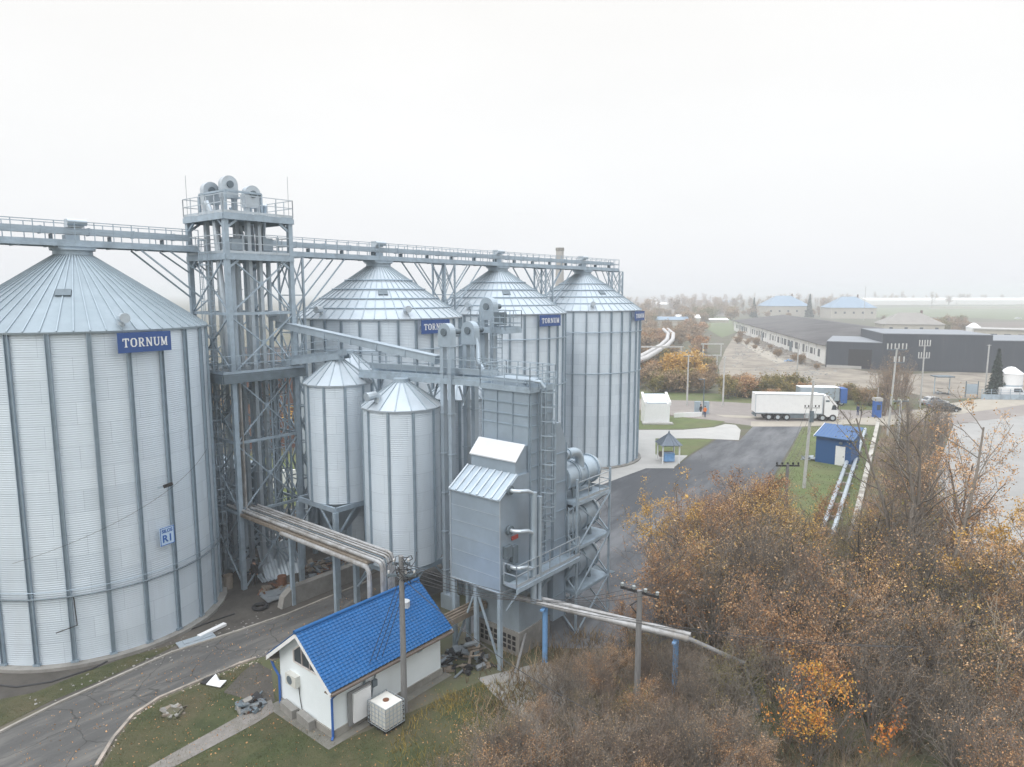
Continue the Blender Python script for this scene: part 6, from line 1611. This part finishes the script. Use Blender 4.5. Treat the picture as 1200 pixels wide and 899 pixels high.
for (x, y) in ((13.5, 41), (16.2, 37.5), (18.6, 41.5), (12, 35), (20.5, 35.5), (17.5, 33), (22.5, 33), (14.5, 30.5), (19.5, 29), (24.5, 30.5), (10.2, 38.2), (21.5, 40)):
    put('forked', (x, y, 0), rg.uniform(0, 6.28), fit('forked', x, y, rg.uniform(.8, 1.1)))
# scrub along the low wall and bare trees right of it
o_ = None
sc1 = dict(group='bare scrub between the low wall and the gravel lot')
VAR['scrubA'] = plant_proto('bare_scrub', 'leafless purple-brown scrub tree on the strip between the low wall and the gravel lot', 'scrub', sc1['group'], grow(71, 6, 6.5, .07, .26, 3, (9, 5, 4), .12, ratio=.42), barkr, lf_brown, .25, .10)
VAR['scrubB'] = plant_proto('bare_scrub', 'leafless purple-brown scrub tree on the strip between the low wall and the gravel lot', 'scrub', sc1['group'], grow(72, 4, 8.0, .09, .22, 3, (10, 6, 4), .12, ratio=.40), bark, lf_brown, .2, .10)
for k in range(34):
    f = rg.random()
    a_, b_ = at(1058, 492), at(1040, 625); c_, d_ = at(1112, 498), at(1078, 660)
    p = a_.lerp(b_, f).lerp(c_.lerp(d_, f), rg.random()**1.3)
    put(rg.choice(['scrubA', 'scrubB', 'scrubA']), (p.x, p.y, 0), rg.uniform(0, 6.28), rg.uniform(.45, .8))
for k in range(7):
    p = at(rg.uniform(1028, 1062), rg.uniform(476, 488)); put(rg.choice(['scrubA', 'scrubB']), (p.x, p.y, 0), rg.uniform(0, 6.28), rg.uniform(.9, 1.25),
        'tall leafless purple-brown tree left of the parked cars by the road', 'tall bare trees by the parked cars')
# bushes across the road
VAR['bushR'] = plant_proto('roadside_bush', 'reddish brown bush in the hedge beyond the public road', 'bush', 'hedge bushes beyond the public road', grow(81, 9, 4.0, .06, .5, 2, (9, 6), .1), barkr, lf_rust, 2.2, .28, spread=.3)
VAR['bushB'] = plant_proto('roadside_bush', 'grey-brown bush in the hedge beyond the public road', 'bush', 'hedge bushes beyond the public road', grow(82, 9, 4.0, .06, .5, 2, (9, 6), .1), bark, lf_brown, 2.0, .28, spread=.3)
VAR['bushG'] = plant_proto('roadside_bush', 'golden yellow bush in the hedge beyond the public road', 'bush', 'hedge bushes beyond the public road', grow(83, 7, 5.0, .07, .45, 2, (9, 7), .12), bark, lf_gold, 3.2, .30, spread=.35)
VAR['bushO'] = plant_proto('roadside_bush', 'dark olive bush in the hedge beyond the public road', 'bush', 'hedge bushes beyond the public road', grow(84, 8, 4.0, .06, .5, 2, (9, 6), .1), bark, lf_olive, 2.6, .28, spread=.3)
def scatter(keys, quad, n, s0, s1, label=None, group=None):
    for k in range(n):
        f, g = rg.random(), rg.random()
        p = V(quad[0]).lerp(V(quad[1]), f).lerp(V(quad[3]).lerp(V(quad[2]), f), g)
        put(rg.choice(keys), (p.x, p.y, 0), rg.uniform(0, 6.28), rg.uniform(s0, s1), label, group)
q4 = lambda *px: [at(u, v) for u, v in px]
scatter(['bushR', 'bushB', 'bushO', 'bushB'], q4((745, 462), (840, 466), (826, 425), (740, 430)), 50, .45, 1.0)
scatter(['bushR', 'bushB', 'bushB', 'bushB'], q4((740, 428), (826, 424), (826, 384), (748, 386)), 60, .55, 1.25, 'brown bush in the far scrub left of the green patch', 'far brown bushes')
scatter(['bushG'], q4((784, 452), (815, 454), (812, 442), (788, 442)), 5, .9, 1.3)
scatter(['bushB', 'bushB', 'bushO'], q4((745, 386), (862, 376), (862, 366), (745, 370)), 60, .9, 2.0, 'brown bush in the far scrub left of the green patch', 'far brown bushes')
scatter(['bushB'], q4((870, 374), (1010, 372), (1010, 366), (870, 368)), 26, .8, 1.6, 'grey bush among the far halls and houses', 'far bushes by the halls')
scatter(['bushB', 'bushO'], q4((1060, 392), (1140, 392), (1140, 380), (1060, 380)), 22, .7, 1.4, 'grey bush in the far gardens behind the dark warehouse', 'far garden bushes')
scatter(['bushO', 'bushB', 'bushR'], q4((838, 470), (955, 472), (955, 464), (840, 463)), 26, .5, .95, 'low bush along the brown wall beyond the lorry', 'low bushes along the brown wall')
scatter(['bushO', 'bushB'], q4((985, 474), (1035, 478), (1035, 468), (985, 466)), 8, .4, .7, 'low bush along the brown wall beyond the lorry', 'low bushes along the brown wall')
scatter(['bushB'], q4((862, 402), (935, 432), (968, 434), (868, 394)), 14, .3, .7, 'grey scrub bush at the foot of the long white barn', 'scrub at the foot of the long barn')
# horizon trees
VAR['farA'] = plant_proto('far_tree', 'hazy bare tree on the horizon', 'tree', 'trees on the hazy horizon', grow(91, 1, 12, .3, .1, 3, (11, 6, 4), .06, ratio=.45), bark, lf_brown, .55, .42, spread=.5, part=('trunk', 'crown'))
VAR['farB'] = plant_proto('far_tree', 'hazy rounded tree on the horizon', 'tree', 'trees on the hazy horizon', grow(92, 2, 10, .3, .3, 3, (9, 6, 4), .04, ratio=.5), bark, lf_brown, 1.0, .5, spread=.6, part=('trunk', 'crown'))
scatter(['farA', 'farB'], q4((735, 372), (1005, 366), (1005, 360), (735, 360)), 105, .6, 1.5)
scatter(['farA', 'farB', 'farB'], q4((735, 361), (1300, 356), (1300, 352.5), (735, 353)), 80, .8, 1.8)
for (u, v, s, k_) in ((1092, 358, 1.7, 'farA'), (1098, 357, 1.5, 'farA'), (1060, 356, 1.3, 'farB'), (883, 372, 1.1, 'farB'), (1035, 378, .5, 'farB'), (1110, 385, .7, 'farB'), (1122, 386, .6, 'farB'), (1130, 383, .55, 'farB'), (1095, 386, .6, 'farB'), (752, 378, .9, 'farA'), (757, 385, .8, 'farA'), (812, 368, 1.0, 'farA')):
    p = at(u, v); put(k_, (p.x, p.y, 0), rg.uniform(0, 6.28), s, None if v < 360 else 'lone hazy tree among the far houses and fields', None if v < 360 else 'lone trees among the far houses')
# left background behind the silos
scatter(['bushR', 'bushG', 'bushB'], [(-50, 95), (-5, 95), (-5, 82), (-50, 82)], 18, 1.0, 1.7, 'bush glimpsed between the silos behind the lattice tower', 'bushes behind the silos')
# spruces
def spruce(label, loc, H, seed):
    rng = np.random.default_rng(seed); t = thing('spruce', label, 'spruce', loc); n = 4000
    z = H*(.06+.94*rng.random(n)**1.35); tier = np.floor(z/H*15); fz = (z/H*15-tier)
    rad_ = (H*.22)*(1-z/H)*(1.12-.55*fz)*np.sqrt(rng.uniform(.12, 1, n)); ang_ = (np.floor(rng.random(n)*9)+tier*.37)*2*pi/9+rng.normal(size=n)*.22
    P_ = np.stack([rad_*np.cos(ang_), rad_*np.sin(ang_), z-.25*rad_], 1)
    o = bpy.data.objects.new('crown', leaf_mesh('crown', P_, H*.05, lf_needle, rng, .5, .5, .6)); COL.objects.link(o); o.parent = t
    lines = [(np.array([[0, 0, -.1], [0, 0, H*.5], [0, 0, H*.97]]), np.array([H*.02, H*.012, .02]), 0)]
    for k in range(60):
        zz = H*(.08+.85*k/60); a = k*2.4; L = H*.2*(1-zz/H); lines.append((np.array([[0, 0, zz], [cos(a)*L*.6, sin(a)*L*.6, zz+.05], [cos(a)*L, sin(a)*L, zz-.25*L]]), np.array([.04, .03, .015]), 2))
    o = bpy.data.objects.new('trunk', stem_mesh('trunk', lines, bark)); COL.objects.link(o); o.parent = t
spruce('dark green spruce beside the fence in front of the dark warehouse', at(1166, 466), 8.8, 1)
spruce('tall dark spruce standing between the two halls with light blue roofs', at(948, 372), 17.5, 2)
spruce('lower dark spruce left of the first hall with a light blue roof', at(883, 372), 15, 3)
# ------------------------------------------------------------------ ground cover (nobody could count it)
def blades(name, polys, dens, h0, h1, w, m, seed, kind='stuff', excl=None, lean=.35):
    rng = np.random.default_rng(seed); P_ = []
    for poly in polys:
        xs = [p[0] for p in poly]; ys = [p[1] for p in poly]; area = (max(xs)-min(xs))*(max(ys)-min(ys)); n = int(area*dens)
        X = rng.uniform(min(xs), max(xs), n); Y = rng.uniform(min(ys), max(ys), n)
        c = np.zeros(n, bool); j = len(poly)-1
        for i in range(len(poly)):
            xi, yi, xj, yj = *poly[i][:2], *poly[j][:2]
            hit = ((yi > Y) != (yj > Y)) & (X < (xj-xi)*(Y-yi)/(yj-yi+1e-12)+xi); c ^= hit; j = i
        P_.append(np.stack([X[c], Y[c], np.zeros(c.sum())], 1))
    P_ = np.concatenate(P_)
    # clumpy
    cl = np.sin(P_[:, 0]*1.7+seed)*np.sin(P_[:, 1]*1.3+.7*seed)+np.sin(P_[:, 0]*.6)*np.cos(P_[:, 1]*.55+seed)
    P_ = P_[rng.random(len(P_)) < np.clip(.55+.4*cl, .08, 1)]; n = len(P_)
    a = rng.uniform(0, 2*pi, n); h = rng.uniform(h0, h1, n); d = np.stack([np.cos(a), np.sin(a), 0*a], 1)*w*.5
    tip = P_+np.stack([rng.normal(size=n)*lean*h, rng.normal(size=n)*lean*h, h], 1)
    v = np.stack([P_-d, P_+d, tip], 1).reshape(-1, 3); f = np.arange(n*3).reshape(n, 3)
    t = np.clip(.5+.25*np.sin(P_[:, 0]*.9+1)*np.sin(P_[:, 1]*.8)+rng.normal(size=n)*.2, 0, 1)
    o = bpy.data.objects.new(name, raw_mesh(name, v, f, m, False, t)); COL.objects.link(o); o['kind'] = kind; return o
FL = G([(60, 935), (138, 866), (160, 840), (190, 821), (236, 801), (284, 781), (305, 776), (316, 800), (330, 830), (395, 872), (560, 800), (640, 780), (700, 935)])
blades('lawn_grass', [FL, G(grass_strip[:6]+grass_strip[6:])], 260, .03, .10, .022, lf_grass, 3)
WD = G([(455, 880), (480, 845), (520, 815), (580, 800), (640, 800), (640, 900), (440, 915)])
blades('yellow_weeds', [WD], 170, .08, .36, .035, lf_yellow, 4, lean=.5)
blades('dead_undergrowth', [TH_POLY], 55, .25, 1.0, .045, lf_dead, 5, lean=.55)
blades('dead_undergrowth', [G([(1034, 500), (1112, 499), (1090, 560), (1075, 640), (1060, 740), (985, 740), (1005, 610)])], 14, .2, .8, .07, lf_dead, 6, lean=.5)
blades('dry_weeds', [G([(540, 800), (600, 760), (660, 740), (720, 745), (780, 780), (760, 830), (640, 850), (560, 840)])], 55, .2, .9, .05, lf_dead, 7, lean=.5)
blades('far_grass', [G([(940, 501), (1030, 500), (1022, 540), (1000, 610), (985, 660), (900, 640), (910, 558), (930, 523)])], 22, .05, .16, .05, lf_grass, 8)
rngl = np.random.default_rng(77)
# fallen leaves and litter on lawn and lane
poly = G([(60, 935), (0, 870), (133, 800), (280, 745), (440, 690), (560, 790), (700, 935)]); n = 5200
xs = [p.x for p in poly]; ys = [p.y for p in poly]
X = rngl.uniform(min(xs), max(xs), n); Y = rngl.uniform(min(ys), max(ys), n)
P_ = np.stack([X, Y, np.full(n, .035)], 1); keep = np.array([inside([(p.x, p.y) for p in poly], x, y) for x, y in zip(X, Y)]); hutp = [(p.x, p.y) for p in (Hh(0, 0), Hh(HL, 0), Hh(HL, HW), Hh(0, HW))]
keep &= ~np.array([inside(hutp, x, y) for x, y in zip(X, Y)])
o = bpy.data.objects.new('fallen_leaves', leaf_mesh('fallen_leaves', P_[keep], .06, lf_tan, rngl, .4)); COL.objects.link(o); o['kind'] = 'stuff'
def chunks(name, poly, n, s0, s1, m, seed):
    rng = np.random.default_rng(seed); xs = [p[0] for p in poly]; ys = [p[1] for p in poly]; P_ = []
    pl = [(p[0], p[1]) for p in poly]
    while len(P_) < n:
        x, y = rng.uniform(min(xs), max(xs)), rng.uniform(min(ys), max(ys))
        if inside(pl, x, y): P_.append((x, y, .02))
    P_ = np.array(P_); s = rng.uniform(s0, s1, size=(n, 1, 1))*rng.uniform(.4, 1, size=(n, 1, 3)); s[:, :, 2] *= .6
    base = np.array([[-1, -1, 0], [1, -1, 0], [1, 1, 0], [-1, 1, 0], [-.7, -.6, 1], [.6, -.7, 1], [.7, .7, 1], [-.6, .6, 1]])
    a = rng.uniform(0, 6.28, n); c, sn = np.cos(a)[:, None], np.sin(a)[:, None]; v = base[None]*s
    v = np.stack([v[:, :, 0]*c-v[:, :, 1]*sn, v[:, :, 0]*sn+v[:, :, 1]*c, v[:, :, 2]], -1)+P_[:, None]
    f = np.array([(4, 5, 6, 7), (0, 1, 5, 4), (1, 2, 6, 5), (2, 3, 7, 6), (3, 0, 4, 7)]); F = (f[None]+np.arange(n)[:, None, None]*8).reshape(-1, 4)
    o = bpy.data.objects.new(name, raw_mesh(name, v.reshape(-1, 3), F, m)); COL.objects.link(o); o['kind'] = 'stuff'
chunks('field_rubble', G([(858, 420), (866, 396), (905, 405), (968, 431), (1000, 436), (950, 446), (860, 448)]), 420, .1, .5, concrete, 5)
chunks('bank_rubble', G([(864, 393), (872, 391), (966, 428), (960, 434), (905, 415)]), 520, .25, .9, mat('rubble_grey', (.19, .17, .145), .95, 0, .35, .3), 6)
chunks('kerb_litter', G([(125, 893), (140, 858), (165, 832), (235, 794), (300, 768), (380, 742), (380, 752), (284, 783), (233, 803), (186, 823), (152, 848), (132, 880)]), 260, .015, .06, mat('litter_pinkish', (.42, .36, .31), .9, 0, .2, 6), 7)
chunks('silo_foot_litter', [PL(-6, 7.2), PL(2, 6.9), PL(6, 7.6), PL(8, 9.5), PL(4, 9.6), PL(-6, 8.4)], 110, .02, .08, concrete, 8)
# unused prototypes never leave the store
for k in list(VAR):
    if k not in used:
        for ch in [x for x in bpy.data.objects if x.parent == VAR[k]]: bpy.data.objects.remove(ch)
        bpy.data.objects.remove(VAR[k])
# ------------------------------------------------------------------ haze, world, sun, camera
hz = MB().box(V((0, 2400, 14.9)), (6000-40, 5700, 31.8)).build('haze', [], None)
vm = bpy.data.materials.new('haze_air'); vm.use_nodes = True; nt = vm.node_tree; nt.nodes.clear()
o_ = nd(nt, 'ShaderNodeOutputMaterial'); pv = nd(nt, 'ShaderNodeVolumePrincipled')
pv.inputs['Color'].default_value = HAZE_COL; pv.inputs['Density'].default_value = HAZE_D; pv.inputs['Anisotropy'].default_value = 0.0
nt.links.new(pv.outputs[0], o_.inputs['Volume'])
hz.data.materials.append(vm); hz['kind'] = 'stuff'; hz.display_type = 'WIRE'
# faint steam over the far chimney
sc_pos = atY(624, 246, 180); sm = MB()
for j in range(9):
    for i in range(16):
        def sp(i, j): a, b = 2*pi*i/16, pi*j/9; return V((cos(a)*sin(b), sin(a)*sin(b), cos(b)))
        sm.face([sp(i, j+1), sp(i+1, j+1), sp(i+1, j), sp(i, j)])
vm2 = bpy.data.materials.new('steam'); vm2.use_nodes = True; nt = vm2.node_tree; nt.nodes.clear()
o_ = nd(nt, 'ShaderNodeOutputMaterial'); pv = nd(nt, 'ShaderNodeVolumePrincipled'); pv.inputs['Color'].default_value = (.98, .98, .98, 1)
tc = nd(nt, 'ShaderNodeTexCoord'); ln = nd(nt, 'ShaderNodeVectorMath', operation='LENGTH'); nt.links.new(tc.outputs['Object'], ln.inputs[0])
m1 = nd(nt, 'ShaderNodeMapRange'); m1.inputs['From Min'].default_value = 1.0; m1.inputs['From Max'].default_value = .2; nt.links.new(ln.outputs['Value'], m1.inputs[0])
n1 = nd(nt, 'ShaderNodeTexNoise'); n1.inputs['Scale'].default_value = 2.2; n1.inputs['Detail'].default_value = 3; nt.links.new(tc.outputs['Object'], n1.inputs[0])
m2 = nd(nt, 'ShaderNodeMapRange'); m2.inputs['From Min'].default_value = .42; m2.inputs['From Max'].default_value = .75; nt.links.new(n1.outputs[0], m2.inputs[0])
mm = nd(nt, 'ShaderNodeMath', operation='MULTIPLY'); nt.links.new(m1.outputs[0], mm.inputs[0]); nt.links.new(m2.outputs[0], mm.inputs[1])
m3 = nd(nt, 'ShaderNodeMath', operation='MULTIPLY'); m3.inputs[1].default_value = .07; nt.links.new(mm.outputs[0], m3.inputs[0]); nt.links.new(m3.outputs[0], pv.inputs['Density']); nt.links.new(pv.outputs[0], o_.inputs['Volume'])
so_ = sm.build('smoke', vm2); so_.location = sc_pos; so_.scale = (13, 6, 8.2); so_['kind'] = 'stuff'
w = bpy.data.worlds.new('World'); SC.world = w; w.use_nodes = True; nt = w.node_tree; nt.nodes.clear()
out = nd(nt, 'ShaderNodeOutputWorld'); bg_ = nd(nt, 'ShaderNodeBackground'); bg_.inputs['Strength'].default_value = .1
sky = nd(nt, 'ShaderNodeTexSky', sky_type='NISHITA'); sky.sun_disc = False
SUN_EL, SUN_AZ = rad(48), rad(215)   # azimuth clockwise from +Y
sky.sun_elevation = SUN_EL; sky.sun_rotation = SUN_AZ; sky.dust_density = 5; sky.air_density = 1.4
# overcast veil: cloud radiance rising from the horizon to the zenith
tc = nd(nt, 'ShaderNodeTexCoord'); sp_ = nd(nt, 'ShaderNodeSeparateXYZ'); nt.links.new(tc.outputs['Generated'], sp_.inputs[0])
rp = nd(nt, 'ShaderNodeValToRGB'); cr = rp.color_ramp
cr.elements[0].position = 0.0; cr.elements[0].color = SKY[0]
cr.elements[1].position = 1.0; cr.elements[1].color = SKY[3]
e = cr.elements.new(.18); e.color = SKY[1]
e = cr.elements.new(.45); e.color = SKY[2]
nt.links.new(sp_.outputs['Z'], rp.inputs[0])
nz = nd(nt, 'ShaderNodeTexNoise'); nz.inputs['Scale'].default_value = 1.6; nz.inputs['Detail'].default_value = 4
mpw = nd(nt, 'ShaderNodeMapping'); mpw.inputs['Scale'].default_value = (1, 1, 3); nt.links.new(tc.outputs['Generated'], mpw.inputs[0]); nt.links.new(mpw.outputs[0], nz.inputs[0])
mr = nd(nt, 'ShaderNodeMapRange'); mr.inputs['To Min'].default_value = 10*.93; mr.inputs['To Max'].default_value = 10*1.07; nt.links.new(nz.outputs[0], mr.inputs[0])
vmul = nd(nt, 'ShaderNodeVectorMath', operation='SCALE'); nt.links.new(rp.outputs[0], vmul.inputs[0]); nt.links.new(mr.outputs[0], vmul.inputs['Scale'])
mx = nd(nt, 'ShaderNodeMix', data_type='RGBA'); mx.inputs['Factor'].default_value = .92
nt.links.new(sky.outputs[0], mx.inputs['A']); nt.links.new(vmul.outputs[0], mx.inputs['B'])
nt.links.new(mx.outputs['Result'], bg_.inputs['Color']); nt.links.new(bg_.outputs[0], out.inputs[0])
sl = bpy.data.lights.new('sun', 'SUN'); sl.energy = SUN_E; sl.angle = rad(25); sl.color = (1, .965, .92)
so = bpy.data.objects.new('sun', sl); COL.objects.link(so)
sd_ = V((sin(SUN_AZ)*cos(SUN_EL), cos(SUN_AZ)*cos(SUN_EL), sin(SUN_EL)))
so.rotation_euler = sd_.to_track_quat('Z', 'Y').to_euler(); so.location = sd_*200
cam = bpy.data.cameras.new('camera'); co = bpy.data.objects.new('camera', cam); COL.objects.link(co)
cam.sensor_fit = 'HORIZONTAL'; cam.sensor_width = 36; cam.lens = FPX/1200*36; cam.clip_start = .5; cam.clip_end = 9000
co.location = (0, 0, CH); co.rotation_euler = (pi/2-PITCH, 0, 0); SC.camera = co
SC.view_settings.view_transform = 'Standard'; SC.view_settings.look = 'None'; SC.view_settings.exposure = EXPO; SC.view_settings.gamma = 1; SC.view_settings.use_curve_mapping = False
SC.cycles.max_bounces = 5; SC.cycles.diffuse_bounces = 3; SC.cycles.glossy_bounces = 2; SC.cycles.transmission_bounces = 2; SC.cycles.volume_bounces = 1; SC.cycles.transparent_max_bounces = 6
SC.cycles.use_denoising = True; SC.cycles.caustics_reflective = False; SC.cycles.caustics_refractive = False
